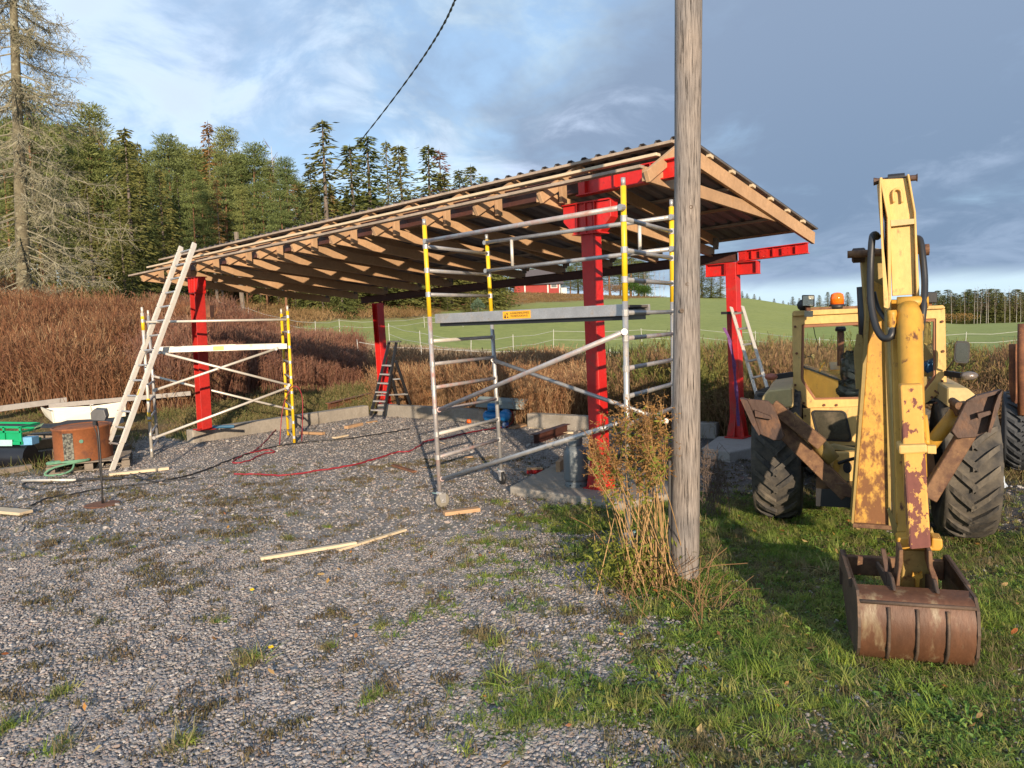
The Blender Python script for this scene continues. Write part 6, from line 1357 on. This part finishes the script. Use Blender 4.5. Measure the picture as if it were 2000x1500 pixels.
# ---------------------------------------------------------------- the tall weeds round the pole
def pole_weeds():
    c = gr(1262, 1140, .03); t = thing('weed_clump', 'tall clump of dry golden brown weeds growing at the foot of the pole', 'weeds', c)
    M_st = mat('straw_stalk', (.42, .25, .10), .6, 0, .3, 4, .05); M_fl = leafmat('seed_head', [(.28, .12, .04), (.33, .18, .06)], .8, .5, .3); M_yl = leafmat('yellow_green_leaf', [(.2, .22, .04), (.2, .22, .04)], .6, .5, .4)
    r_ = np.random.default_rng(5); heads = G(); leaves = G(); tw = G()
    def leaf(p, d, L, w, g):
        d = nrm(d); s_ = nrm(np.cross(d, r_.normal(size=3))); n_ = np.cross(s_, d); g.add(([p, p + d * L * .45 + s_ * w, p + d * L + n_ * L * .12, p + d * L * .45 - s_ * w], [(0, 1, 2, 3)]))
    Yc = c[1]
    tops = []
    for i in range(46):
        u_ = r_.random(); bx = c + [r_.normal() * .13 + .05, r_.normal() * .12, 0]
        topx = 1140 + 172 * r_.random() ** .75 ; topy = 775 + 110 * r_.random() + max(0, (1235 - topx)) * .55
        tp = at(topx, topy, Yc + r_.normal() * .28); mid = lerp(bx, tp, .5) + [r_.normal() * .03, r_.normal() * .03, .08]
        pts = smoothpath([bx, mid, tp], 5); g = tube(pts, list(np.linspace(.0045, .0018, len(pts))), 5, False); mesh('stalk', *g, M_st, t, True) ; tops.append(tp); d = nrm(tp - mid)
        for k in range(22):
            q = tp - d * r_.random() * .34; dd = nrm(d * .7 + r_.normal(size=3) * .75); L = .05 + .08 * r_.random(); tw.add(tube([q, q + dd * L], .0012, 3, False))
            for j in range(6): leaf(q + dd * L * r_.random(), dd + r_.normal(size=3) * .8, .014 + .018 * r_.random(), .005, heads)
        for k in range(22 if i % 3 else 8):
            q = tp - d * (.05 + r_.random() * .4); leaf(q, d * -.2 + r_.normal(size=3), .035 + .04 * r_.random(), .009, leaves)
    for k in range(900):        # leafy base
        q = c + [r_.normal() * .2 - .16, r_.normal() * .13 - .02, abs(r_.normal()) * .2]; leaf(q, r_.normal(size=3) + [0, 0, .4], .04 + .04 * r_.random(), .009, leaves)
    for s_, (x, y) in enumerate(((1300, 700 + 410), (1375, 1150), (1240, 1130))):
        for k in range(40):
            b0 = gr(x + r_.normal() * 20, y + 40 + r_.normal() * 20); e0 = b0 + [r_.normal() * .14, r_.normal() * .14, .12 + .22 * r_.random()]; tw.add(tube([b0, (b0 + e0) / 2 + [0, 0, .04], e0], .0022, 3, False))
    for (x0, y0, x1, y1) in ((1115, 1010, 1200, 1070), (1290, 1150, 1460, 1080), (1330, 1180, 1420, 1050)):
        tw.add(tube(smoothpath([at(x1, y1 + 20, Yc) , at((x0 + x1) / 2, (y0 + y1) / 2 - 6, Yc - .1), at(x0, y0, Yc - .2)], 4), .003, 4))
    tag(tw.build('twigs', mat('brown_twig', (.2, .11, .05), .8), t), kind='stuff'); tag(heads.build('seed_heads', M_fl, t), kind='stuff'); tag(leaves.build('leaves', M_yl, t), kind='stuff')
    # right: a small dark dead weed
    c2 = gr(1385, 1010); t2 = thing('dead_weed', 'dark grey dead weed with curled twigs standing just right of the pole', 'weeds', c2); g = G(); Md = mat('grey_dead_twig', (.13, .095, .075), .85)
    for k in range(26):
        b0 = c2 + [r_.normal() * .08, r_.normal() * .05, 0]; tp = at(1370 + r_.random() * 45, 865 + r_.random() * 80, c2[1]); g.add(tube(smoothpath([b0, lerp(b0, tp, .6) + [.03 * r_.normal(), 0, 0], tp], 4), .0028, 4, False))
        for j in range(9): q = tp - [0, 0, r_.random() * .25]; g.add(tube([q, q + r_.normal(size=3) * .035 + [0, 0, .02], q + r_.normal(size=3) * .05 - [0, 0, .01]], .002, 3, False))
    tag(g.build('twigs', Md, t2), kind='stuff')
    c3 = gr(1165, 1085); t3 = thing('seedling', 'small leafy yellow green sapling left of the tall weed clump', 'weeds', c3); g = G(); mesh('stalk', *tube(smoothpath([c3, at(1156, 1000, c3[1]), at(1154, 975, c3[1])], 4), .003, 5), M_st, t3)
    for k in range(110): q = lerp(c3, at(1155, 975, c3[1]), .45 + .55 * r_.random()) + r_.normal(size=3) * .025; leaf(q, r_.normal(size=3), .03, .007, g)
    tag(g.build('leaves', M_yl, t3), kind='stuff')
pole_weeds()
# ================================================================ trees
def treemat(name, cols, rnd=.45):
    m_ = leafmat(name, cols, .75, rnd, .15, .15); return m_
M_bark = mat('grey_bark', (.16, .13, .11), .9, 0, .3, 3, .4, 20); M_pbark = mat('orange_pine_bark', (.26, .13, .07), .9, 0, .3, 2, .4, 20); M_birch = mat('white_birch_bark', (.5, .48, .44), .8, 0, .15, 4, .2, 20, sec=(.05, .045, .04), samt=.36, ss=8)
M_dead = mat('lichen_grey_branch', (.3, .28, .2), .9, 0, .3, 3, .3, 20)
def tri_sprays(P, D, L, Wd, r_):      # one thin kite per row
    n = len(P); D = D / np.linalg.norm(D, axis=1, keepdims=True); S = np.cross(D, r_.normal(size=(n, 3))); S /= np.linalg.norm(S, axis=1, keepdims=True)
    V = np.stack([P, P + D * (L * .45)[:, None] + S * Wd[:, None], P + D * L[:, None], P + D * (L * .45)[:, None] - S * Wd[:, None]], 1).reshape(-1, 3)
    F = np.arange(4 * n).reshape(-1, 4); return V, F
def spruce(seed, H=16, R=2.6, dens=1.0, sparse=0.0, drop=.35):
    r_ = np.random.default_rng(seed); PP = []; DD = []; LL = []; WW = []; z = H * .06
    while z < H * .99:
        t = z / H; rr = R * (1 - t) ** .85 * (.75 + .35 * r_.random()) + .12
        nb = max(5, int((12 - 5 * t) * dens))
        for k in range(nb):
            if r_.random() < sparse: continue
            a = r_.random() * 6.283; Lb = rr * (.7 + .45 * r_.random()); nseg = max(5, int(Lb * 7 * dens))
            u_ = (np.arange(nseg) + r_.random(nseg)) / nseg; slope = -.15 - drop * (1 - t)
            x = u_ * Lb; zz = z + slope * x + .16 * x * u_ ; P = np.stack([x * math.cos(a), x * math.sin(a), zz], 1) + r_.normal(size=(nseg, 3)) * .07
            side = np.array([-math.sin(a), math.cos(a), 0]); D = np.array([math.cos(a), math.sin(a), -.35])[None] * .6 + side[None] * r_.normal(size=(nseg, 1)) * .8 + np.array([0, 0, -.45])[None] * r_.random((nseg, 1))
            PP.append(P); DD.append(D); LL.append(.28 + .35 * r_.random(nseg) * (1 - t * .5)); WW.append(.04 + .045 * r_.random(nseg))
        z += (.26 + .14 * r_.random()) * (1.25 - .4 * t)
    PP.append(np.array([[0, 0, H * .97]])); DD.append(np.array([[0, 0, 1.]])); LL.append(np.array([.6])); WW.append(np.array([.06]))
    return tri_sprays(np.vstack(PP), np.vstack(DD), np.concatenate(LL), np.concatenate(WW), r_)
def pine(seed, H=15, R=2.3, base=.3, n=75, k=46, shape=1.0):
    r_ = np.random.default_rng(seed); PP = []; DD = []
    for i in range(n):
        t = base + (1 - base) * r_.random() ** .9; z = H * t; rr = R * (max(0., 1 - ((t - base) / (1 - base)) ** 1.0) ** .8 * 1.08 + .04); a = r_.random() * 6.283; x = rr * (.35 + .65 * r_.random() ** .6)
        c = np.array([x * math.cos(a), x * math.sin(a), z + .18 * x]); kk = int(k * (.6 + .8 * r_.random()))
        q = r_.normal(size=(kk, 3)); q /= np.linalg.norm(q, axis=1, keepdims=True); q = q * (r_.random((kk, 1)) ** .4) * [.8, .8, .13]
        PP.append(c + q); DD.append(q * [1, 1, 1.2] + [0, 0, .35] + r_.normal(size=(kk, 3)) * .3)
    P = np.vstack(PP); n_ = len(P); return tri_sprays(P, np.vstack(DD), .16 + .22 * r_.random(n_), .018 + .026 * r_.random(n_), r_)
def trunk(H, r0, bend=0., r_=None): 
    pts = [np.array([bend * math.sin(t * 3), bend * .6 * math.sin(t * 4 + 1), H * t]) for t in np.linspace(0, 1, 7)]; return tube(pts, list(np.linspace(r0, r0 * .12, 7)), 8)
def limbs(seed, H, R, base, n, up=.2, r0=.035, depth=2, sub=7, down=0.):
    r_ = np.random.default_rng(seed); g = G()
    for i in range(n):
        t = base + (1 - base) * r_.random(); a = r_.random() * 6.283; L = R * (1 - .75 * (t - base) / (1 - base)) * (.6 + .5 * r_.random()); d = np.array([math.cos(a), math.sin(a), up - down * (1 - t)]); p = np.array([0, 0, H * t]); q = p + d * L * .5; e = p + d * L + [0, 0, .12 * L * (1 if up > 0 else .6)]
        g.add(tube([p, q, e], [r0 * (1.1 - t * .6), r0 * .6, r0 * .25], 4, False))
        if depth > 1:
            for j in range(sub):
                u_ = .25 + .75 * r_.random(); s0 = lerp(p, e, u_); dd = nrm(d + r_.normal(size=3) * .7); l2 = L * (.12 + .22 * r_.random()); g.add(tube([s0, s0 + dd * l2], [r0 * .3, r0 * .12], 3, False))
                if depth > 2:
                    for m_ in range(3): s1 = s0 + dd * l2 * r_.random(); d3 = nrm(dd + r_.normal(size=3) * .8 + [0, 0, -.3]); g.add(tube([s1, s1 + d3 * l2 * .5], [r0 * .16, r0 * .08], 3, False))
    return g
def mk(kind, seed, **kw):
    if kind == 'spruce': V, F = spruce(seed, **kw)
    else: V, F = pine(seed, **kw)
    return V, F
def ff(VF): return VF[0], [tuple(f) for f in VF[1]]
def tree_proto(name, label, cat, crown, cm, trk, tm, brs=None, bm=None, at_=(0, -50, -60)):
    t = thing(name, label, cat, (0, 0, 0)); mesh('crown', *ff(crown), cm, t, loc=None) if crown is not None else None
    mesh('trunk', *trk, tm, t, True)
    if brs is not None: tag(brs.build('branches', bm, t), kind='stuff')
    return t
GRN = [(.045, .07, .022), (.065, .095, .03), (.085, .115, .035), (.055, .085, .03)]
M_spr = treemat('spruce_needles', [(.085, .10, .03), (.115, .13, .038), (.15, .145, .045), (.095, .115, .035)])
M_pin = treemat('pine_needles', [(.11, .145, .055), (.15, .185, .062), (.19, .21, .07), (.125, .165, .065)])
M_lar = treemat('larch_needles', [(.2, .11, .04), (.24, .15, .06), (.15, .10, .04)])
M_redt = treemat('reddish_dry_needles', [(.16, .07, .045), (.2, .09, .05)])
M_twg = treemat('bare_twig_haze', [(.15, .11, .085), (.19, .14, .11)])
PROT = {}
def protos():
    PROT['spruce'] = [tree_proto('spruce_tree', 'x', 'tree', spruce(i, 16, 2.5 + .3 * i), M_spr, trunk(15.6, .2), M_bark) for i in range(3)]
    PROT['thin'] = [tree_proto('spruce_tree', 'x', 'tree', spruce(20 + i, 16, 1.9, .85, .35, .3), M_spr, trunk(15.8, .16), M_bark) for i in range(2)]
    PROT['pine'] = [tree_proto('pine_tree', 'x', 'tree', pine(40 + i, 15, 2.2 + .15 * i, .2, 135, 62), M_pin, trunk(14.5, .17, .15), M_pbark, limbs(i, 14.5, 1.7, .25, 26, .25, .04, 1), M_pbark) for i in range(4)]
    PROT['larch'] = [tree_proto('larch_tree', 'x', 'tree', spruce(60, 15, 2.0, .7, .3, .15), M_lar, trunk(14.6, .16), M_bark)]
    PROT['red'] = [tree_proto('dying_spruce', 'x', 'tree', spruce(70, 16, 1.8, .7, .35, .3), M_redt, trunk(15.6, .16), M_bark)]
    PROT['birch'] = [tree_proto('birch_tree', 'x', 'tree', None, None, trunk(12, .13, .2), M_birch, limbs(80 + i, 12, 2.2, .3, 46, .95, .03, 2, 9), mat('dark_birch_twig%d' % i, (.14, .09, .075), .9)) for i in range(2)]
    for k, l in (('birch', 0),):
        for t in PROT[k]:
            pass
protos()
USED = set(); RT = np.random.default_rng(99)
BASEH = {'spruce': 16, 'thin': 16, 'pine': 15, 'larch': 15, 'red': 16, 'birch': 12}
def plant(kind, x, y_top, Y, label=None, group=None, base=None, wid=1.0, v=None):
    """a tree whose stem stands at picture column x, depth Y, with its top at picture row y_top"""
    q = at(x, 640, Y); X = q[0]; z0 = ht(X, Y) - .15; top = at(x, y_top, Y)[2]; H = top - z0
    pr = PROT[kind]; p = pr[v if v is not None else int(RT.integers(len(pr)))]
    t = p if id(p) not in USED else copy_tree(p); USED.add(id(p))
    s = H / BASEH[kind]; w = s * wid * (.85 + .3 * RT.random()); t.location = (float(X), Y, float(z0)); t.scale = (w, w, s); t.rotation_euler = (RT.normal() * .015, RT.normal() * .015, RT.random() * 6.28)
    t['label'] = label or 'x'
    if group: t['group'] = group
    elif 'group' in t: del t['group']
    return t
LM = [(-1e9, 0, 'beyond the left picture edge'), (0, 70, 'behind the dead grey spruce'), (70, 140, 'just right of the dead grey spruce'), (140, 200, 'left of the tallest pine'), (200, 260, 'right of the tallest pine'), (260, 310, 'above the left roof end'), (310, 360, 'above the long ladder top'), (360, 410, 'left of the brown larch'), (410, 460, 'around the brown larch'), (460, 510, 'right of the brown larch'), (510, 560, 'above the left third of the roof'), (560, 610, 'left of the tall open spruce'), (610, 670, 'round the tall open spruce'), (670, 730, 'below the overhead cable'), (730, 800, 'above the middle of the roof'), (800, 870, 'left of the reddish dying spruce'), (870, 930, 'right of the reddish dying spruce'), (930, 1e9, 'at the right end of the forest')]
def where(x): return next(l for a, b, l in LM if a <= x < b)
def forest():
    GP = 'trees of the forest behind the shed'
    lp = {'pine': 'green pine in the dense forest edge on the slope left of and behind the shed', 'spruce': 'dark spruce in the dense forest edge on the slope left of and behind the shed', 'thin': 'narrow spruce standing among the pines of the left forest', 'larch': 'yellow brown larch rising among the left forest pines'}
    # trees the photograph singles out
    S = [('pine', 95, 168, 52, 'tall pine rising just behind the dead grey spruce', 1.1), ('pine', 205, 203, 58, 'tallest pine left of the shed, right of the dead grey spruce', 1.1), ('spruce', 268, 246, 47, 'dark spruce with brownish pointed top in front of the left forest', 1.25),
         ('larch', 425, 236, 66, 'brown larch rising highest above the left forest', 1.2), ('pine', 465, 250, 66, 'green pine beside the brown larch top', .9), ('pine', 512, 280, 64, 'green pine with rounded top over the left third of the roof', 1.1), ('birch', 548, 285, 68, 'bare birch top rising between the pines over the roof', .8),
         ('pine', 350, 262, 66, 'pale green pine top left of the brown larch', 1.3), ('pine', 575, 310, 62, 'pine at the right end of the dense pine forest', 1.0),
         ('thin', 648, 236, 64, 'tall open spruce where the overhead cable crosses the trees', 1.25), ('spruce', 704, 283, 66, 'spruce just right of the tall open spruce', .95), ('spruce', 736, 264, 68, 'dense pointed spruce second right of the tall open one', 1.0), ('thin', 770, 275, 70, 'thin see-through spruce between two dense ones above the roof', .7), ('spruce', 803, 281, 70, 'slender dark spruce above the middle of the roof', .85),
         ('thin', 845, 283, 72, 'spruce left of the reddish dying one above the roof', 1.2), ('red', 872, 290, 73, 'reddish dying spruce above the middle of the roof', .9), ('spruce', 884, 335, 72, 'short spruce right of the reddish dying one', .9), ('spruce', 915, 330, 78, 'left of the last three spruces above the roof', .8), ('spruce', 932, 320, 80, 'middle of the last three spruces above the roof', .8), ('spruce', 952, 343, 80, 'rightmost spruce of the row above the roof', .6),
         ('thin', 622, 318, 70, 'small thin spruce left of the tall open spruce', .8)]
    for k, x, y, Y, l, w in S: plant(k, x, y, Y, l, None, wid=w * (1.95 if x > 600 and k != 'birch' else 1.0))
    top_x = [-200, 0, 60, 150, 200, 270, 330, 430, 520, 600, 640, 700, 960]; top_y = [330, 230, 220, 235, 240, 268, 275, 268, 300, 335, 350, 360, 380]
    for row, (Y, n, dy) in enumerate(((58, 34, 40), (66, 36, 8), (74, 30, 0), (86, 22, 0))):
        for i in range(n):
            x = -160 + (700 + 160) * (i + RT.random() * .9) / n
            k = 'pine' if RT.random() < .55 else ('spruce' if RT.random() < .85 else 'larch')
            if x > 600 and k == 'pine': k = 'spruce'
            y = np.interp(x, top_x, top_y) + dy + 45 * RT.random() ** 1.5
            YY = Y + RT.normal() * 1.5 - 12 * sst(np.array(-x), -260., 60.) * .8
            plant(k, x, y, float(YY), ('front row', 'second row', 'third row', 'hindmost row')[row] + ' forest ' + k + ' ' + where(x), GP, wid=1.0)
    for i in range(44):      # lower spruces behind the roof line, right part
        x = 590 + 390 * (i + RT.random()) / 44; plant('spruce' if i % 3 else 'pine', x, np.interp(x, [590, 700, 960], [345, 375, 392]) + 35 * RT.random(), 80 + 8 * RT.random(), ('lower dark spruce ' if i % 3 else 'lower green pine ') + where(x) + ', just over the roof line', 'lower spruces above the roof', wid=1.35)
    for i in range(16):      # young trees at the forest edge
        x = 380 + 620 * RT.random(); Y = 56 + 16 * RT.random() + (x > 650) * 10; z = at(x, 640, Y); plant('spruce', x, 545 + 20 * RT.random(), Y, 'young spruce at the forest edge, seen under the roof ' + ('right of the left column' if x < 480 else 'over the low scaffold' if x < 600 else 'left of the far column' if x < 735 else 'right of the far column' if x < 840 else 'behind the scaffold tower'), 'young spruces at the forest edge', wid=1.9)
    for x, Y, y in ((150, 36, 430), (60, 40, 350), (-40, 38, 380), (250, 44, 400), (190, 42, 350), (300, 50, 380), (330, 52, 330)):
        plant('spruce', x, y, Y, 'full green spruce low in front of the left forest, ' + where(x), 'front spruces left', wid=1.35)
    # far right behind the roof gap: behind the barn and on the ridge
    for x, y, Y, k, w in ((1075, 505, 128, 'spruce', 1.), (1195, 500, 125, 'pine', 1.5), (1235, 495, 128, 'pine', 1.5), (1150, 515, 130, 'pine', 1.5), (1115, 520, 132, 'pine', 1.4), (1040, 520, 130, 'pine', 1.4), (985, 525, 128, 'spruce', 1.2), (1260, 520, 128, 'spruce', 1.), (1172, 530, 128, 'pine', 1.2), (1010, 528, 134, 'spruce', 1.2), (955, 520, 120, 'pine', 1.3), (1090, 512, 136, 'pine', 1.3), (1130, 505, 136, 'pine', 1.3), (1212, 505, 134, 'pine', 1.3), (1060, 515, 138, 'pine', 1.4), (1250, 510, 134, 'pine', 1.2)):
        plant(k, x, y, Y, ('spruce' if k == 'spruce' else 'pine') + ' beyond the field ' + ('left of the red barn' if x < 1020 else 'directly behind the red barn' if x < 1100 else 'right of the barn, left of the front column' if x < 1150 else 'between front column and brown bushes' if x < 1200 else 'behind the brown bushes and thujas'), 'evergreens by the barn', wid=w * 2.0)
    for i, x in enumerate((1262, 1270, 1281, 1290, 1298)): plant('birch', x, 515 + 4 * i, 122, 'bare white stemmed birch in the row seen between scaffold and pole', 'birches between scaffold and pole', wid=.6)
    for x, y, w in ((1350, 515, 1.1), (1372, 512, 1.3), (1390, 528, 1.3), (1408, 526, 1.0)): plant('spruce', x, y, 118, 'tall fir on the ridge between the pole and the right column' , 'firs between pole and right column', wid=w * 1.9)
    for x, y in ((1450, 568), (1460, 573), (1474, 574), (1484, 579)): plant('spruce', x, y, 150, 'small far tree on the ridge right of the right red column', 'far trees right of the red column', wid=2.6)
    for x, y in ((1512, 583), (1530, 587), (1540, 590), (1549, 579), (1561, 582), (1600, 576), (1617, 570), (1626, 578), (1656, 570), (1680, 578), (1700, 575), (1596, 590), (1583, 590)):
        plant('spruce', x, y, 165, 'far spruce on the hilltop ' + ('left of the cab roof' if x < 1550 else 'between work lamp and cab corner' if x < 1600 else 'behind the orange beacon' if x < 1650 else 'between beacon and boom'), 'far spruces behind the cab roof', wid=2.3)
    for i in range(44):
        x = 1800 + 235 * (i + RT.random()) / 44; k = 'spruce'; plant(k, x, 562 + 20 * RT.random(), 150 + 12 * RT.random(), 'far ' + k + ' in the dark tree line ' + ('right of the boom, over the cab' if x < 1850 else 'above the round wing mirror' if x < 1905 else 'behind the white birches' if x < 1950 else 'at the right picture edge'), 'far tree line at the right, ' + k + 's', wid=3.1)
    for x, y in ((1858, 570), (1884, 566), (1902, 562), (1908, 560), (1926, 558), (1930, 562), (1944, 560), (1962, 566), (1972, 560), (1985, 566), (1993, 562), (1915, 566)): plant('birch', x, y, 140, 'bare white birch in front of the dark tree line, ' + ('just right of the cab' if x < 1880 else 'over the round wing mirror' if x < 1920 else 'between mirror and trailer post' if x < 1965 else 'beside the trailer posts'), 'birches at the right', wid=.45)
    plant('spruce', 2010, 545, 60, 'spruce cut by the right edge of the picture', wid=.9)
    for k, pr in PROT.items():
        for p in pr:
            if id(p) not in USED:
                for c in list(p.children): bpy.data.objects.remove(c)
                bpy.data.objects.remove(p)
forest()
def hedge():
    for x, y, w in ((1243, 545, .34), (1250, 552, .3), (1258, 556, .28), (1265, 558, .25)):
        pass
# the big dead spruce at the left
def dead_spruce():
    q = at(46, 600, 27.5); z0 = ht(q[0], 27.5) - .2; t = thing('dead_spruce', 'huge dead spruce with bare lichen grey drooping branches at the left edge', 'tree', (float(q[0]), 27.5, float(z0)))
    H = 17.5; r_ = np.random.default_rng(3); b = rootloc(t); lean = np.array([.86, 0, H])
    P_ = lambda u_: b + lean * u_
    mesh('trunk', *tube([P_(u_) for u_ in np.linspace(0, 1, 10)], list(np.linspace(.26, .04, 10)), 12), mat('dead_spruce_bark', (.16, .14, .09), .9, 0, .3, 3, .4, 20, sec=(.3, .3, .22), samt=.4, ss=6), t, True)
    g = G(); tips = []
    for i in range(240):
        u_ = .035 + .95 * r_.random(); a = r_.random() * 6.283; L = (3.7 * (1 - u_) ** .9 + .5) * (.5 + .5 * r_.random()); p = P_(u_); d = np.array([math.cos(a), math.sin(a), 0]); dr = -.28 - .25 * (1 - u_)
        pts = [p, p + d * L * .35 + [0, 0, dr * L * .3], p + d * L * .7 + [0, 0, dr * L * .68], p + d * L + [0, 0, dr * L * .72]]
        pts = smoothpath(pts, 3); rr = list(np.linspace(.028, .007, len(pts))); br = tube(pts, rr, 4, False); mesh('branch', *br, M_dead, t)
        for j in range(int(20 + 10 * L)):
            v_ = .22 + .78 * r_.random(); s0 = pts[min(len(pts) - 1, int(v_ * len(pts)))]; dd = nrm(d * .5 + r_.normal(size=3) * .55 + [0, 0, -.25]); l2 = (.22 + .4 * r_.random()) * (1.1 - .4 * u_)
            g.add(tube([s0, s0 + dd * l2 * .5, s0 + dd * l2 + [0, 0, -.06]], [.009, .007, .004], 3, False)); tips.append((s0 + dd * l2 * .6, dd)); tips.append((s0 + dd * l2, dd))
    tag(g.build('twigs', M_dead, t), kind='stuff')
    P = np.array([p for p, _ in tips]); D = np.array([d for _, d in tips]); n = len(P); P = np.repeat(P, 2, 0); D = np.repeat(D, 2, 0) + r_.normal(size=(2 * n, 3)) * .5
    V, F = tri_sprays(P, D, .09 + .12 * r_.random(2 * n), .006 + .006 * r_.random(2 * n), r_); tag(mesh('fine_twigs', *ff((V, F)), leafmat('lichen_twig', [(.28, .27, .17), (.22, .22, .13), (.2, .18, .11)], .9, .3), t), kind='stuff')
dead_spruce()

# ================================================================ far things: barn, fences, poles, hedge
def far_things():
    f = at; b = thing('red_barn', 'red wooden barn with white corner boards far beyond the field, seen under the roof', 'barn', f(1055, 572, 112))
    Yb = 112; m_ = mat('barn_red_boards', (.3, .035, .03), .8, 0, .15, 1, .1); wm = mat('white_boards', (.6, .6, .58), .7)
    q = f(1018, 573, Yb); r = f(1093, 571, Yb); top = f(1093, 553, Yb)[2]; z0 = q[2] - 1
    mesh('wall', *box(q[0] - 1, r[0], Yb, Yb + 9, z0, top), m_, b); mesh('roof', *prism([[q[0] - 1.6, Yb - .5, top - .1], [q[0] - 1.6, Yb + 9.5, top - .1], [q[0] - 1.6, Yb + 4.5, top + 2.4]], (r[0] - q[0] + 2.2, 0, 0)), mat('barn_roof', (.12, .1, .1), .7), b)
    for x in (1025, 1070, 1093): p = f(x, 560, Yb - .06); mesh('corner_board', *box(p[0] - .1, p[0] + .1, Yb - .08, Yb - .01, z0, top), wm, b)
    for x in (1082,): p = f(x, 560, Yb); w = mesh('window', *box(p[0] - .5, p[0] + .5, Yb - .05, Yb - .005, p[2] - .2, p[2] + .6), wm, b); mesh('pane', *box(p[0] - .38, p[0] + .38, Yb - .07, Yb - .052, p[2] - .1, p[2] + .5), mat('dark_pane', (.04, .05, .06), .2) if 'dark_pane' not in MATS else MATS['dark_pane'], w)
    p = f(1100, 566, Yb); mesh('porch', *box(p[0] - .3, p[0] + .5, Yb, Yb + 3, z0, p[2] + .3), wm, b)
    # fence posts and tapes across the field
    Mw = mat('white_fence_plastic', (.5, .5, .47), .6)
    def fence(name, label, posts, hgt=1.1, tapes=(1.0, .55), rad=.016):
        t = thing(name, label, 'fence', f(posts[0][0], 650, posts[0][1])); Q = []
        for x, Y in posts:
            p = f(x, 650, Y); z = ht(p[0], Y); Q.append((p[0], Y, z)); tl = RT.normal() * .05; mesh('fence_post', *tube([[p[0], Y, z - .1], [p[0] + tl, Y, z + hgt]], rad, 6), Mw, t)
        for h in tapes:
            for a, c in zip(Q[:-1], Q[1:]): mid = (np.array(a) + c) / 2 + [0, 0, h - .08]; mesh('fence_tape', *tube([np.array(a) + [0, 0, h], mid, np.array(c) + [0, 0, h]], .006 + .0001 * a[1], 4, False), Mw, t)
    fence('pasture_fence', 'white pasture fence across the far left meadow in front of the forest', [(430, 50), (487, 47), (552, 44), (616, 41), (664, 44), (750, 47), (830, 52), (905, 54)], .8, (.72, .4))
    fence('pasture_fence', 'white pasture fence running across the middle of the green field', [(760, 40), (820, 36), (917, 33), (1001, 36), (1080, 40), (1254, 44), (1365, 44), (1475, 42), (1600, 38), (1700, 37), (1885, 40), (1990, 41)], 1.1)
    fence('pasture_fence', 'nearer white tape fence behind the brown brush in the middle', [(700, 27), (820, 26), (1076, 25), (1190, 24.5), (1300, 26)], 1.2, (1.1, .6))
    for x, Y, h, l in ((477, 48, 5.3, 'grey power line pole between the forest and the meadow, right of the left column'), (429, 50, 4.2, 'thinner pole left of the grey power line pole')):
        p = f(x, 640, Y); z = ht(p[0], Y); o = mesh('far_pole', *tube([[p[0], Y, z], [p[0] - .12, Y, z + h]], .14 if h > 5 else .09, 8), M_oldwood); tag(o, l, 'pole')
    # hedge and shrubs by the barn
    def shrub(name, label, x, y, yb, Y, w, m_, seed, cone=False):
        r_ = np.random.default_rng(seed); c = f(x, yb, Y); H = f(x, y, Y)[2] - c[2]; n = 900; q = r_.normal(size=(n, 3)); q /= np.linalg.norm(q, axis=1, keepdims=True); q *= r_.random((n, 1)) ** .33
        P = np.stack([q[:, 0] * w, q[:, 1] * w, (q[:, 2] * .5 + .5) * H], 1)
        if cone: P[:, :2] *= np.clip(1.15 - P[:, 2:3] / H, .1, 1)
        t = thing(name, label, 'shrub', c); V, F = tri_sprays(P + c, q + [0, 0, .8], H * (.08 + .08 * r_.random(n)), H * .03 * np.ones(n), r_); mesh('foliage', *ff((V, F)), m_, t); mesh('stem', *tube([c - [0, 0, .3], c + [0, 0, H * .7]], H * .03, 5), M_bark, t)
    Mh = treemat('thuja_green', [(.05, .1, .02), (.07, .13, .03)]); Mb = treemat('brown_shrub_twigs', [(.2, .12, .07), (.25, .17, .1)])
    shrub('thuja_bush', 'tall pointed thuja between the scaffold uprights and the pole', 1238, 546, 574, 112, 1.3, Mh, 1, True)
    for i, x in enumerate((1250, 1256, 1262)): shrub('thuja_bush', ('left', 'middle', 'right')[i] + ' of the three low thujas beside the tall pointed thuja', x, 558, 575, 112, .7, Mh, 2 + i)
    for i, (x, w) in enumerate(((1192, 1.6), (1212, 1.2))): shrub('brown_bush', ('larger', 'smaller')[i] + ' round brown bush left of the thujas beyond the field', x, 556, 572, 114, w, Mb, 6 + i)
    shrub('brown_bush', 'low orange brown bush mound at the far field edge right of the cab', 1868, 612, 628, 118, 3.2, treemat('orange_bush', [(.3, .17, .06), (.22, .13, .05)]), 9)
    shrub('young_spruce', 'small bluish spruce on the brown slope under the roof', 934, 583, 606, 60, .7, treemat('blue_spruce', [(.08, .12, .09), (.1, .15, .1)]), 10, True)
    shrub('yellow_bush', 'yellowish leafy bush left of the red barn under the roof', 962, 560, 588, 90, 2.2, treemat('yellow_bush_leaves', [(.2, .18, .05), (.14, .15, .05)]), 12)
far_things()
sky_note = None
